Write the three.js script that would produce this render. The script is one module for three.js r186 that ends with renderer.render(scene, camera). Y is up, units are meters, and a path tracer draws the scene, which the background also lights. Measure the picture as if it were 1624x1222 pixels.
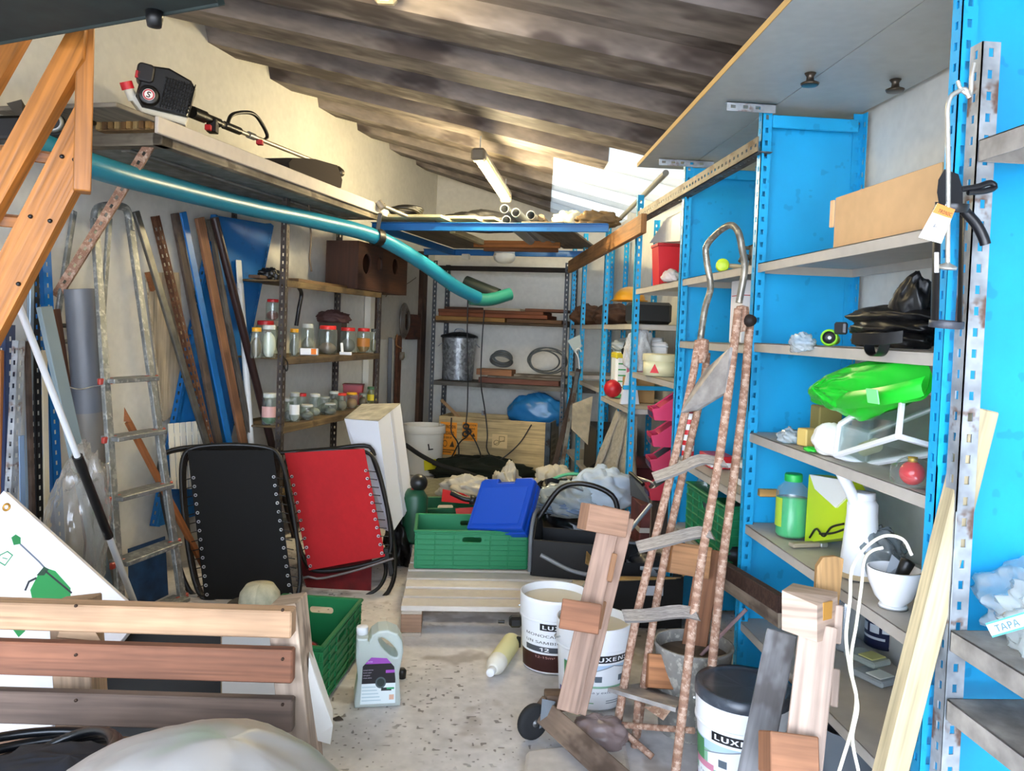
import * as THREE from 'three';
import { ConvexGeometry } from 'three/addons/geometries/ConvexGeometry.js';
import { ImprovedNoise } from 'three/addons/math/ImprovedNoise.js';
import { mergeGeometries, mergeVertices } from 'three/addons/utils/BufferGeometryUtils.js';
import { RectAreaLightUniformsLib } from 'three/addons/lights/RectAreaLightUniformsLib.js';
RectAreaLightUniformsLib.init();
const V = (x, y, z) => new THREE.Vector3(x, y, z), PI = Math.PI;

// ---------- camera, sky, sun, exposure ----------
const scene = new THREE.Scene();
const FOC = 1300, CX = 812, CY = 568;                       // focal length and lens centre in pixels of the 1624 x 1222 frame
const camera = new THREE.PerspectiveCamera(2 * Math.atan(611 / FOC) * 180 / PI, 1624 / 1222, 0.05, 200);
camera.position.set(0, 1.5, 0);
camera.rotation.set(-0.0349, -0.0735, 0.038, 'YXZ');
camera.setViewOffset(1624, 1222, 0, 611 - CY, 1624, 1222);
camera.updateMatrixWorld();
scene.add(camera);
const renderer = new THREE.WebGLRenderer({ antialias: true });
renderer.toneMapping = THREE.LinearToneMapping;
renderer.toneMappingExposure = 7.5;
renderer.shadowMap.enabled = true;
{ // hazy bright sky: paler towards the horizon
  const w = 64, h = 32, d = new Float32Array(w * h * 4);
  for (let j = 0; j < h; j++) for (let i = 0; i < w; i++) {
    const e = Math.max(0, Math.sin(((j + .5) / h - .5) * PI)), k = Math.pow(1 - e, 3), o = (j * w + i) * 4;
    d[o] = 1.0 + .9 * k; d[o + 1] = 1.25 + .87 * k; d[o + 2] = 1.65 + .85 * k; d[o + 3] = 1;
  }
  const t = new THREE.DataTexture(d, w, h, THREE.RGBAFormat, THREE.FloatType);
  t.mapping = THREE.EquirectangularReflectionMapping; t.magFilter = THREE.LinearFilter; t.needsUpdate = true;
  scene.background = t; scene.environment = t;
}
const sun = new THREE.DirectionalLight(0xfff3e0, 6);
sun.position.set(-9, 13, -7); sun.target.position.set(0, 0, 3);
sun.castShadow = true; sun.shadow.mapSize.set(2048, 2048);
Object.assign(sun.shadow.camera, { left: -14, right: 14, top: 14, bottom: -14, near: 1, far: 45 });
scene.add(sun, sun.target);

// ---------- where a pixel's ray meets a place in the room ----------
const rayDir = (x, y) => V((x - CX) / FOC, (CY - y) / FOC, -1).applyQuaternion(camera.quaternion);
const EYE = camera.position;
const A = (x, y, Z) => EYE.clone().addScaledVector(rayDir(x, y), Z);                       // at depth Z
const H = (x, y, h) => { const d = rayDir(x, y); return EYE.clone().addScaledVector(d, (h - EYE.y) / d.y); };   // on the level h
const onX = (x, y, X) => { const d = rayDir(x, y); return EYE.clone().addScaledVector(d, X / d.x); };
const onZ = (x, y, Z) => { const d = rayDir(x, y); return EYE.clone().addScaledVector(d, Z / d.z); };
// the long wall on one side stands 18 degrees off the shelving: u = out from that wall, v = out from the back wall
const TH = 18 * PI / 180, CO = V(-.23, 0, -9.377), NU = V(Math.cos(TH), 0, Math.sin(TH)), NV = V(-Math.sin(TH), 0, Math.cos(TH));
const L = (u, y, v) => CO.clone().addScaledVector(NU, u).addScaledVector(NV, v).setY(y);
const onU = (x, y, u) => { const d = rayDir(x, y); return EYE.clone().addScaledVector(d, (u - EYE.clone().sub(CO).dot(NU)) / d.dot(NU)); };
const onV = (x, y, v) => { const d = rayDir(x, y); return EYE.clone().addScaledVector(d, (v - EYE.clone().sub(CO).dot(NV)) / d.dot(NV)); };
const vOf = p => p.clone().sub(CO).dot(NV), uOf = p => p.clone().sub(CO).dot(NU);

// ---------- seeded chance, noise, textures ----------
let seed = 12345;
const rnd = (a = 0, b = 1) => { seed = (seed * 1664525 + 1013904223) >>> 0; return a + (b - a) * seed / 4294967296; };
const hash = (x, y, s) => { let h = (x * 374761393 + y * 668265263 + s * 974711) | 0; h = Math.imul(h ^ (h >>> 13), 1274126177); return ((h ^ (h >>> 16)) >>> 0) / 4294967296; };
function vn(x, y, px, py, s) {                                                            // tiling value noise
  const i = Math.floor(x), j = Math.floor(y), f = x - i, g = y - j, a = f * f * (3 - 2 * f), b = g * g * (3 - 2 * g), m = (n, p) => ((n % p) + p) % p;
  const q = (p, r) => hash(m(p, px), m(r, py), s);
  return (q(i, j) * (1 - a) + q(i + 1, j) * a) * (1 - b) + (q(i, j + 1) * (1 - a) + q(i + 1, j + 1) * a) * b;
}
const fbm = (x, y, px, py, s, n = 4) => { let t = 0, k = .5, w = 0; for (let o = 0; o < n; o++) { t += k * vn(x, y, px, py, s + o * 17); w += k; k *= .55; x *= 2; y *= 2; px *= 2; py *= 2; } return t / w; };
const clamp = (x, a = 0, b = 1) => Math.min(b, Math.max(a, x)), mix = (a, b, t) => a + (b - a) * t;
const sm = (a, b, x) => { const t = clamp((x - a) / (b - a)); return t * t * (3 - 2 * t); };
function tex(n, fn, metres, srgb = true) {
  const d = new Uint8Array(n * n * 4);
  for (let j = 0; j < n; j++) for (let i = 0; i < n; i++) { const c = fn(i / n, j / n), o = (j * n + i) * 4; for (let k = 0; k < 3; k++) d[o + k] = clamp(Array.isArray(c) ? c[k] : c) * 255; d[o + 3] = 255; }
  const t = new THREE.DataTexture(d, n, n); t.wrapS = t.wrapT = THREE.RepeatWrapping; t.magFilter = THREE.LinearFilter;
  t.repeat.set(1 / metres, 1 / metres); if (srgb) t.colorSpace = THREE.SRGBColorSpace; t.needsUpdate = true; return t;
}
const lerp3 = (a, b, t) => [mix(a[0], b[0], t), mix(a[1], b[1], t), mix(a[2], b[2], t)];
const T = {
  wood: tex(512, (x, y) => { const g = fbm(x * 3, y * 40, 3, 40, 3), b = fbm(x * 4, y * 6, 4, 6, 9), st = Math.pow(fbm(x * 2, y * 90, 2, 90, 21, 2), 3); return .62 + .3 * g + .22 * b - .25 * st; }, .8),
  worn: tex(512, (x, y) => { const g = fbm(x * 3, y * 50, 3, 50, 33), b = fbm(x * 5, y * 5, 5, 5, 39), d = sm(.55, .75, fbm(x * 7, y * 11, 7, 11, 44)); return lerp3([.72 + .35 * (g - .5) + .3 * (b - .5), .7 + .35 * (g - .5) + .3 * (b - .5), .68 + .34 * (g - .5) + .28 * (b - .5)], [.4, .36, .33], d * .6); }, .9),
  concrete: tex(1024, (x, y) => {
    const b = fbm(x * 5, y * 5, 5, 5, 5, 5), f = fbm(x * 60, y * 60, 60, 60, 6, 3), s = sm(.60, .72, fbm(x * 9, y * 9, 9, 9, 8, 4)), k = sm(.84, .9, vn(x * 140, y * 140, 140, 140, 77)) * sm(.45, .6, fbm(x * 4, y * 4, 4, 4, 71));
    const v = .93 + .26 * (b - .5) + .14 * (f - .5); let c = lerp3([v, v * .985, v * .97], [.6, .55, .5], s * .5); return lerp3(c, [.3, .28, .26], k * .5);
  }, 2.2),
  plaster: tex(512, (x, y) => { const b = fbm(x * 4, y * 4, 4, 4, 15, 5), f = fbm(x * 50, y * 50, 50, 50, 16, 2); return .9 + .1 * (b - .5) + .05 * (f - .5); }, 1.6),
  roof: tex(512, (x, y) => { const b = fbm(x * 3, y * 9, 3, 9, 51, 5), f = fbm(x * 14, y * 30, 14, 30, 52, 3), d = sm(.5, .72, fbm(x * 4, y * 7, 4, 7, 53, 4)); const v = .8 + .4 * (b - .5) + .25 * (f - .5); return lerp3([v, v * .97, v * .95], [.36, .32, .32], d * .7); }, 1.5),
  rust: tex(512, (x, y) => { const p = sm(.34, .66, fbm(x * 14, y * 14, 14, 14, 61, 4)), w = sm(.66, .74, fbm(x * 18, y * 18, 18, 18, 62, 3)), f = fbm(x * 60, y * 60, 60, 60, 63, 2); let c = lerp3([.52 + .14 * f, .41 + .1 * f, .35 + .08 * f], [.74, .64, .58], p); return lerp3(c, [.88, .83, .78], w * .55); }, .17),
  steel: tex(512, (x, y) => { const b = fbm(x * 9, y * 9, 9, 9, 71, 4), r = sm(.6, .74, fbm(x * 6, y * 6, 6, 6, 72, 5)); return lerp3([.72 + .4 * (b - .5), .73 + .4 * (b - .5), .74 + .4 * (b - .5)], [.42, .27, .2], r * .8); }, .5),
  paint: tex(512, (x, y) => { const b = fbm(x * 5, y * 5, 5, 5, 81, 4), r = sm(.74, .78, fbm(x * 18, y * 18, 18, 18, 82, 3)); const v = .93 + .12 * (b - .5); return lerp3([v, v, v], [.75, .78, .8], r * .5); }, .9),
  mottle: tex(256, (x, y) => .8 + .5 * (fbm(x * 8, y * 8, 8, 8, 91, 5) - .5), .5),
  weave: tex(256, (x, y) => .8 + .1 * Math.sin(x * 2 * PI * 32) * Math.sin(y * 2 * PI * 32) + .2 * (fbm(x * 6, y * 6, 6, 6, 95, 4) - .5), .16),
  splash: tex(512, (x, y) => { const w = sm(.5, .74, fbm(x * 26, y * 26, 26, 26, 101, 4)), b = fbm(x * 7, y * 7, 7, 7, 102, 4); const v = .66 + .3 * (b - .5); return lerp3([v, v, v * .99], [.88, .87, .84], w); }, .5),
  spangle: tex(512, (x, y) => { let m = 9, id = 0; const X = x * 14, Y = y * 14; for (let i = -1; i < 2; i++) for (let j = -1; j < 2; j++) { const cx = Math.floor(X) + i, cy = Math.floor(Y) + j, wx = ((cx % 14) + 14) % 14, wy = ((cy % 14) + 14) % 14, dx = cx + hash(wx, wy, 1) - X, dy = cy + hash(wx, wy, 2) - Y, q = dx * dx + dy * dy; if (q < m) { m = q; id = hash(wx, wy, 3); } } return .55 + .3 * id; }, .35),
};
// ---------- materials ----------
const mats = {};
function M(hex, o = {}) {
  const key = hex + JSON.stringify({ ...o, map: o.map && o.map.id, bumpMap: o.bumpMap && o.bumpMap.id });
  if (mats[key]) return mats[key];
  const { phys, ...rest } = o, C = phys || rest.transmission || rest.clearcoat || rest.sheen ? THREE.MeshPhysicalMaterial : THREE.MeshStandardMaterial;
  return mats[key] = new C({ color: hex, roughness: .7, ...rest });
}
const wood = (hex, o) => M(hex, { map: T.wood, bumpMap: T.wood, bumpScale: .0015, roughness: .75, ...o });
const worn = (hex, o) => M(hex, { map: T.worn, bumpMap: T.worn, bumpScale: .002, roughness: .85, ...o });
const plastic = (hex, o) => M(hex, { roughness: .42, ...o });
const metal = (hex, o) => M(hex, { metalness: .75, roughness: .45, ...o });
const film = (hex, o) => M(hex, { transmission: .35, thickness: 0, roughness: .45, side: THREE.DoubleSide, ...o });
const clear = M('#eef4f2', { transmission: 1, thickness: 0, roughness: .06, ior: 1.5 });
const BLUE = M('#1cb0ea', { map: T.paint, roughness: .4 }), BLUE2 = M('#0b6cb5', { map: T.paint, roughness: .45 }), GALV = M('#dfe3e6', { map: T.steel, metalness: .35, roughness: .45 }), STEEL = metal('#8d8f90', { map: T.steel, metalness: .5 }), RUSTY = M('#f0e4d8', { map: T.rust, roughness: .8 }),
  BLACK = plastic('#0d0d0e'), SHELF = M('#d2cbc0', { map: T.plaster, roughness: .7, metalness: .15 }), WHITE = plastic('#eceef0'), RUBBER = M('#1b1c1e', { roughness: .85 });

// ---------- geometry ----------
const UP = V(0, 1, 0);
function uvBox(g, len = 0) {                                  // uv in metres by the dominant side; u runs along axis len
  if (g.index) g = g.toNonIndexed();
  const p = g.attributes.position, n = p.count, uv = new Float32Array(n * 2), a = V(), b = V(), c = V(), ou = rnd(0, 3), ov = rnd(0, 3);
  for (let i = 0; i < n; i += 3) {
    a.fromBufferAttribute(p, i); b.fromBufferAttribute(p, i + 1); c.fromBufferAttribute(p, i + 2);
    const N = b.clone().sub(a).cross(c.clone().sub(a)), q = [Math.abs(N.x), Math.abs(N.y), Math.abs(N.z)], k = q.indexOf(Math.max(...q));
    let [s, t] = [[1, 2], [0, 2], [0, 1]][k]; if (t === len) [s, t] = [t, s];
    [a, b, c].forEach((w, m) => { const e = w.toArray(); uv[(i + m) * 2] = e[s] + ou; uv[(i + m) * 2 + 1] = e[t] + ov; });
  }
  g.setAttribute('uv', new THREE.BufferAttribute(uv, 2)); return g;
}
function cbox(w, h, d, c = .003) {                            // box with chamfered edges, centred
  c = Math.min(c, w / 2.5, h / 2.5, d / 2.5); const P = [];
  for (const x of [-1, 1]) for (const y of [-1, 1]) for (const z of [-1, 1]) { const X = w / 2, Y = h / 2, Z = d / 2; P.push(V(x * (X - c), y * (Y - c), z * Z), V(x * (X - c), y * Y, z * (Z - c)), V(x * X, y * (Y - c), z * (Z - c))); }
  const m = Math.max(w, h, d); return uvBox(new ConvexGeometry(P), m === w ? 0 : m === h ? 1 : 2);
}
const hull = (P, len = 0) => uvBox(new ConvexGeometry(P), len);
const mv = (g, x, y, z, rx = 0, ry = 0, rz = 0) => g.applyMatrix4(new THREE.Matrix4().compose(V(x, y, z), new THREE.Quaternion().setFromEuler(new THREE.Euler(rx, ry, rz)), V(1, 1, 1)));
const bx = (w, h, d, x, y, z, rx, ry, rz, c) => mv(cbox(w, h, d, c), x, y, z, rx, ry, rz);
function frameOf(p, q, side) {                                // matrix whose x axis runs from p to q, z towards side
  const x = q.clone().sub(p).normalize(), z = side.clone().addScaledVector(x, -side.dot(x)).normalize(), y = z.clone().cross(x);
  return new THREE.Matrix4().makeBasis(x, y, z).setPosition(p.clone().add(q).multiplyScalar(.5));
}
const toEye = (p, q) => EYE.clone().sub(p.clone().add(q).multiplyScalar(.5));
const bar = (p, q, w, t, side = toEye(p, q), c) => cbox(p.distanceTo(q), w, t, c).applyMatrix4(frameOf(p, q, side));     // w across the view, t towards side
function tube(pts, r, seg = 8, n, closed = false, curved = true) {
  let c; if (curved) c = new THREE.CatmullRomCurve3(pts, closed, 'centripetal'); else { c = new THREE.CurvePath(); for (let i = 1; i < pts.length; i++) c.add(new THREE.LineCurve3(pts[i - 1], pts[i])); }
  n = n || Math.max(2, (pts.length - 1) * 6); const g = new THREE.TubeGeometry(c, n, r, seg, closed), len = c.getLength(), uv = g.attributes.uv;
  for (let i = 0; i < uv.count; i++) uv.setXY(i, uv.getX(i) * len, uv.getY(i) * r * 6.28);
  if (closed) return g.toNonIndexed();
  const caps = [0, 1].map(k => { const P = [], d = c.getTangentAt(k).multiplyScalar(k ? 1 : -1), o = c.getPointAt(k); for (let i = 0; i < seg; i++) P.push(V().fromBufferAttribute(g.attributes.position, k * n * (seg + 1) + i)); const f = new THREE.BufferGeometry(), a = [], u = [], nn = []; for (let i = 0; i < seg; i++) { const s = P[i], e = P[(i + 1) % seg], up = s.clone().sub(o).cross(e.clone().sub(o)).dot(d) > 0; for (const w of up ? [o, s, e] : [o, e, s]) { a.push(w.x, w.y, w.z); u.push(0, 0); nn.push(d.x, d.y, d.z); } } f.setAttribute('position', new THREE.Float32BufferAttribute(a, 3)); f.setAttribute('normal', new THREE.Float32BufferAttribute(nn, 3)); f.setAttribute('uv', new THREE.Float32BufferAttribute(u, 2)); return f; });
  return merge([g, ...caps]);
}
const rod = (p, q, r, seg = 10) => tube([p, q], r, seg, 1, false, false);
function merge(gs) {
  gs = gs.flat().map(g => { g = g.index ? g.toNonIndexed() : g; for (const k of Object.keys(g.attributes)) if (!['position', 'normal', 'uv'].includes(k)) g.deleteAttribute(k); if (!g.attributes.normal) g.computeVertexNormals(); if (!g.attributes.uv) uvBox(g); return g; });
  return gs.length === 1 ? gs[0] : mergeGeometries(gs);
}
function lathe(pr, n = 24, pos, axis) {                       // pr: [radius, height] pairs; axis turns y towards it
  const g = new THREE.LatheGeometry(pr.map(p => new THREE.Vector2(p[0], p[1])), n), uv = g.attributes.uv, R = Math.max(...pr.map(p => p[0])), hs = pr.map(p => p[1]);
  for (let i = 0; i < uv.count; i++) uv.setXY(i, uv.getX(i) * R * 6.28, g.attributes.position.getY(i));
  if (axis) g.applyQuaternion(new THREE.Quaternion().setFromUnitVectors(UP, axis.clone().normalize()));
  if (pos) g.translate(pos.x, pos.y, pos.z);
  return g;
}
const ext = (pts, depth, bevel = 0, holes = []) => {
  const s = new THREE.Shape(pts.map(p => new THREE.Vector2(p[0], p[1]))); for (const h of holes) s.holes.push(new THREE.Path(h.map(p => new THREE.Vector2(p[0], p[1]))));
  const g = new THREE.ExtrudeGeometry(s, { depth: depth - 2 * bevel, bevelEnabled: bevel > 0, bevelSize: bevel, bevelThickness: bevel, bevelOffset: -bevel, bevelSegments: 2, curveSegments: 10 }); g.translate(0, 0, -depth / 2 + bevel); return g;
};
const rrect = (w, h, r, n = 5) => { const P = []; for (const [cx, cy, a] of [[w / 2 - r, h / 2 - r, 0], [-w / 2 + r, h / 2 - r, 1], [-w / 2 + r, -h / 2 + r, 2], [w / 2 - r, -h / 2 + r, 3]]) for (let i = 0; i <= n; i++) { const t = (a + i / n) * PI / 2; P.push([cx + r * Math.cos(t), cy + r * Math.sin(t)]); } return P; };
const noise = new ImprovedNoise();
function crumple(rx, ry, rz, s, amp = .25, f = 3, flat = .6, det = 24) {   // a heap of film or cloth with folds, resting flat
  let g = new THREE.SphereGeometry(1, det * 2, det); const p = g.attributes.position, v = V();
  for (let i = 0; i < p.count; i++) {
    v.fromBufferAttribute(p, i); let k = 1, a = 1;
    for (let o = 0; o < 3; o++) { const q = f * Math.pow(1.9, o), n = noise.noise(v.x * q + s * 7.1, v.y * q + s * 3.3, v.z * q + s); k += amp * a * (o < 1 ? n * 1.2 : .55 - 1.9 * Math.sqrt(n * n + .004)); a *= .5; }
    v.multiplyScalar(k); if (v.y < -flat) v.y = -flat + (v.y + flat) * .1; p.setXYZ(i, v.x * rx, (v.y + flat) * ry, v.z * rz);
  }
  g.computeVertexNormals(); return g;
}
function patch(fn, nu, nv, th = 0) {                          // surface fn(s,t) -> point, optional thickness along its normals
  const g = new THREE.PlaneGeometry(1, 1, nu, nv), p = g.attributes.position, uv = g.attributes.uv;
  for (let i = 0; i < p.count; i++) { const q = fn(uv.getX(i), uv.getY(i)); p.setXYZ(i, q.x, q.y, q.z); }
  g.computeVertexNormals(); if (!th) return g;
  const a = g.toNonIndexed(), b = g.clone(), n = g.attributes.normal, pb = b.attributes.position;
  for (let i = 0; i < pb.count; i++) pb.setXYZ(i, pb.getX(i) - n.getX(i) * th, pb.getY(i) - n.getY(i) * th, pb.getZ(i) - n.getZ(i) * th);
  const ix = [...b.index.array]; for (let i = 0; i < ix.length; i += 3) [ix[i], ix[i + 1]] = [ix[i + 1], ix[i]]; b.setIndex(ix); b.computeVertexNormals();
  const e = [], W = nu + 1, at = (m, k) => V().fromBufferAttribute(m.attributes.position, k), put = (k, l) => { const A1 = at(g, k), B1 = at(g, l), C1 = at(b, k), D1 = at(b, l); for (const w of [A1, C1, B1, B1, C1, D1]) e.push(w.x, w.y, w.z); };
  for (let i = 0; i < nu; i++) { put(i + 1, i); put(nv * W + i, nv * W + i + 1); } for (let j = 0; j < nv; j++) { put(j * W, (j + 1) * W); put((j + 1) * W + nu, j * W + nu); }
  const r = new THREE.BufferGeometry(); r.setAttribute('position', new THREE.Float32BufferAttribute(e, 3)); r.computeVertexNormals(); r.setAttribute('uv', new THREE.Float32BufferAttribute(new Float32Array(e.length / 3 * 2), 2));
  return merge([a, b, r]);
}
const bez = (a, b, c, t) => a.clone().multiplyScalar((1 - t) * (1 - t)).addScaledVector(b, 2 * t * (1 - t)).addScaledVector(c, t * t);

// ---------- things and parts ----------
const used = {};
const numbered = n => { const k = used[n] = (used[n] ?? -1) + 1; return k ? n + '_' + String(k).padStart(3, '0') : n; };
const shadowed = m => { m.castShadow = m.receiveShadow = true; return m; };
function thing(name, label, category, group, pos, ry = 0) {
  const o = new THREE.Group(); o.name = numbered(name); o.userData = { label, category }; if (group) o.userData.group = group;
  if (pos) { o.position.copy(pos); o.rotation.y = ry; o.userData.set = 1; } scene.add(o); return o;
}
function part(name, g, m, parent, label) { const o = shadowed(new THREE.Mesh(merge([g]), m)); o.name = name; if (label) o.userData.label = label; parent.add(o); return o; }
function lone(name, g, m, label, category, group) { const o = shadowed(new THREE.Mesh(merge([g]), m)); o.name = numbered(name); o.userData = { label, category }; if (group) o.userData.group = group; scene.add(o); return o; }
function struct(name, g, m, parent) { const o = shadowed(new THREE.Mesh(merge([g]), m)); o.name = name; if (!parent) o.userData.kind = 'structure'; (parent || scene).add(o); return o; }
function dup(o, label, pos, ry = 0, group) { const c = o.clone(); c.name = numbered(o.name.replace(/_\d{3}$/, '')); c.userData = { ...o.userData, label }; if (group) c.userData.group = group; if (pos) { c.position.copy(pos); c.rotation.y = ry; } scene.add(c); return c; }
function settle() {                                           // put every thing's origin at its base
  for (const o of scene.children) {
    if (!o.userData.label || o.userData.set || o.position.lengthSq() > 0) { delete o.userData.set; continue; }
    const b = new THREE.Box3().setFromObject(o), c = b.getCenter(V()); c.y = b.min.y;
    if (o.isMesh) o.geometry.translate(-c.x, -c.y, -c.z); else for (const k of o.children) k.position.sub(c);
    o.position.copy(c);
  }
}
function canvas(w, h, draw) { const c = document.createElement('canvas'); c.width = w; c.height = h; const x = c.getContext('2d'); draw(x, w, h); const t = new THREE.CanvasTexture(c); t.colorSpace = THREE.SRGBColorSpace; return t; }

// ---------- the setting ----------
struct('floor', bx(6.4, .2, 12, -.8, -.1, -4.6, 0, 0, 0, .001), M('#e3e2e3', { map: T.concrete, bumpMap: T.concrete, bumpScale: .003, roughness: .9 }));
struct('ground_outside', bx(40, .2, 30, 0, -.12, 16.45, 0, 0, 0, .001), M('#c2c2c4', { map: T.concrete, roughness: .95 }));
const PLA = M('#efece2', { map: T.plaster, bumpMap: T.plaster, bumpScale: .004, roughness: .92 });
const YR = 2.58, XW = 1.65, M3 = V(Math.cos(.0524), 0, Math.sin(.0524));
{
  const wl = bx(.2, 3.5, 12.2, -.1, 1.75, 5.4, 0, 0, 0, .001), wb = bx(3.4, 3.5, .2, 1.5, 1.75, -.1, 0, 0, 0, .001);
  for (const g of [wl, wb]) { g.rotateY(-TH); g.translate(CO.x, 0, CO.z); }
  struct('wall_left', wl, PLA); struct('wall_back', wb, PLA);
  struct('wall_right', bx(.2, 2.9, 12.2, XW + .1, 1.45, -4.2, 0, 0, 0, .001), PLA);
  struct('wall_front', [bx(1.2, 3.5, .2, -3.85, 1.75, .95, 0, 0, 0, .001), bx(.5, 3.5, .2, 1.75, 1.75, .95, 0, 0, 0, .001), bx(4.8, .9, .2, -.85, 3.1, .95, 0, 0, 0, .001)], PLA);
}
// roof of deep ribbed sheets running from the tall wall down to the shelving wall
const roofL = (v, h = 0) => L(-.1, 3.22 + h, v), roofPt = (v, t, h = 0) => { const a = roofL(v, h), s = (XW + .12 - a.x) / M3.x; const b = a.clone().addScaledVector(M3, s); b.y = YR + h; return a.lerp(b, t); };
{
  const ceil = new THREE.Group(); ceil.name = 'ceiling'; ceil.userData.kind = 'structure'; scene.add(ceil);
  const opaque = M('#a39c98', { map: T.roof, bumpMap: T.roof, bumpScale: .004, roughness: .85 }), light = M('#ccd6dc', { transmission: .11, thickness: 0, roughness: .9, side: THREE.DoubleSide, map: T.plaster });
  const P = .73, prof = [[0, 0], [.3, 0], [.34, .1], [.69, .1], [P, 0]];
  const shell = (v0, t0, t1, th) => {
    const gs = [], n = prof.length;
    for (let i = 0; i < n - 1; i++) {
      const [a, ha] = prof[i], [b, hb] = prof[i + 1], N = 12;
      for (let k = 0; k < N; k++) { const s0 = mix(t0, t1, k / N), s1 = mix(t0, t1, (k + 1) / N);
        const f = (h, flip) => { const q = [roofPt(v0 + a, s0, ha + h), roofPt(v0 + b, s0, hb + h), roofPt(v0 + b, s1, hb + h), roofPt(v0 + a, s1, ha + h)], o = flip ? [0, 1, 2, 0, 2, 3] : [0, 2, 1, 0, 3, 2], pos = [], uv = [], l = [[s0 * 3.5, v0 + a + ha], [s0 * 3.5, v0 + b + hb], [s1 * 3.5, v0 + b + hb], [s1 * 3.5, v0 + a + ha]]; for (const m of o) { pos.push(...q[m].toArray()); uv.push(...l[m]); } const g = new THREE.BufferGeometry(); g.setAttribute('position', new THREE.Float32BufferAttribute(pos, 3)); g.setAttribute('uv', new THREE.Float32BufferAttribute(uv, 2)); g.computeVertexNormals(); return g; };
        gs.push(f(0, true)); if (th) gs.push(f(th, false));
      }
    }
    return gs;
  };
  for (let k = 0; k < 16; k++) {
    const v0 = -.33 + k * P + .01, glow = k >= 1 && k <= 5, te = glow ? (k === 5 ? .78 : .66) : 1;
    struct('roof_sheet', shell(v0, 0, te, .02), opaque, ceil);
    if (glow) struct('skylight_sheet', shell(v0, te, 1, 0), light, ceil);
  }
}
// side doorway near the back corner: brown frame, pale leaf
{
  const d = new THREE.Group(); d.name = 'door_1'; d.userData.kind = 'structure'; scene.add(d);
  const q = (u, w, y0, y1, v0, v1) => { const g = bx(w, y1 - y0, v1 - v0, u + w / 2, (y0 + y1) / 2, (v0 + v1) / 2); g.rotateY(-TH); g.translate(CO.x, 0, CO.z); return g; };
  struct('door_frame', [q(.005, .07, .02, 2.3, .42, .56), q(.005, .07, .02, 2.3, 1.72, 1.78)], worn('#5b4131'), d);
  struct('door_leaf', q(.006, .035, .02, 1.36, .58, 1.1), M('#d9dcdc', { map: T.plaster }), d);
  struct('door_leaf', q(.006, .03, 1.36, 2.25, .58, 1.7), M('#b9b3a6', { map: T.plaster }), d);
  struct('door_rail', q(.04, .03, 1.36, 1.62, .58, .95), worn('#6b3b24'), d);
  struct('door_stile', q(.04, .03, .02, 1.4, 1.1, 1.2), worn('#7a4b32'), d);
  struct('door_leaf', q(.006, .03, .02, 1.36, 1.22, 1.7), M('#cfd0cc', { map: T.plaster }), d);
  struct('door_trim', q(.01, .06, .02, 2.3, 1.8, 1.9), M('#ddd9cb'), d);
}

// ---------- shelving along one wall ----------
function slot(len, w = .04, t = .003, hx = .012, hy = .02, pitch = .05) {   // slotted angle along y from 0; flanges face +z and -x
  const holes = [], n = Math.floor(len / pitch); for (let i = 0; i < n; i++) { const y = (i + .5) * pitch; holes.push([[w * .5 - hx / 2, y - hy / 2], [w * .5 + hx / 2, y - hy / 2], [w * .5 + hx / 2, y + hy / 2], [w * .5 - hx / 2, y + hy / 2]]); }
  const a = ext([[0, 0], [w, 0], [w, len], [0, len]], t, 0, holes); a.translate(0, 0, -t / 2);
  const b = a.clone(); b.rotateY(PI / 2); b.translate(t, 0, 0);
  return merge([a, b]);
}
const slotAt = (len, x, y, z, ry = 0, w, h) => { const g = slot(len, w, .003, ...(h || [])); g.rotateY(ry); g.translate(x, y, z); return g; };
const slotLine = (p, q, side, w = .05) => { const g = slot(p.distanceTo(q), w); g.rotateZ(-PI / 2); g.translate(-p.distanceTo(q) / 2, w / 2, 0); return g.applyMatrix4(frameOf(p, q, side)); };
const XF = 1.19, XB = 1.62, ZU = { A: -1.91, B: -3.19, C: -4.265, D: -5.37, E: -6.47, F: -7.6, G: -8.28 };
const shelfGeo = (z0, z1, y, h = .036) => [bx(XB - XF - .02, .004, z0 - z1, (XF + XB) / 2, y - .002, (z0 + z1) / 2, 0, 0, 0, .001), bx(.004, h, z0 - z1, XF + .012, y - h / 2, (z0 + z1) / 2, 0, 0, 0, .001), bx(.004, h, z0 - z1, XB - .012, y - h / 2, (z0 + z1) / 2, 0, 0, 0, .001), bx(XB - XF - .02, h, .004, (XF + XB) / 2, y - h / 2, z0 - .002, 0, 0, 0, .001), bx(XB - XF - .02, h, .004, (XF + XB) / 2, y - h / 2, z1 + .002, 0, 0, 0, .001)];
function bay(label, z0, z1, ys, panel, frontMat = BLUE) {                   // a bay from z0 back to the upright at z1
  const t = thing('shelving_unit', label, 'shelf', 'blue slotted shelving bays');
  part('post', slotAt(2.42, XF, 0, z1), frontMat, t); part('post', slotAt(2.42, XB, 0, z1 - .04, PI), BLUE, t);
  part('post_foot', bx(.05, .006, .05, XF + .02, .003, z1 - .02), BLUE, t);
  if (panel) { part('end_panel', [bx(XB - XF - .02, 2.36, .004, (XF + XB) / 2, 1.2, z1 - .044, 0, 0, 0, .001), bx(XB - XF - .08, .05, .01, (XF + XB) / 2, 2.36, z1 + .004)], panel, t); }
  for (const y of ys) { const [a, b, h] = Array.isArray(y) ? y : [y, y]; const g = merge(shelfGeo(z0 - .05, z1 - .038, 0)); if (a !== b) { const zc = (z0 + z1) / 2; g.translate(0, 0, -zc); g.rotateX(Math.atan2(b - a, z0 - z1)); g.translate(0, (a + b) / 2, zc); } else g.translate(0, a, 0); part('shelf', g, SHELF, t); }
  return t;
}
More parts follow.
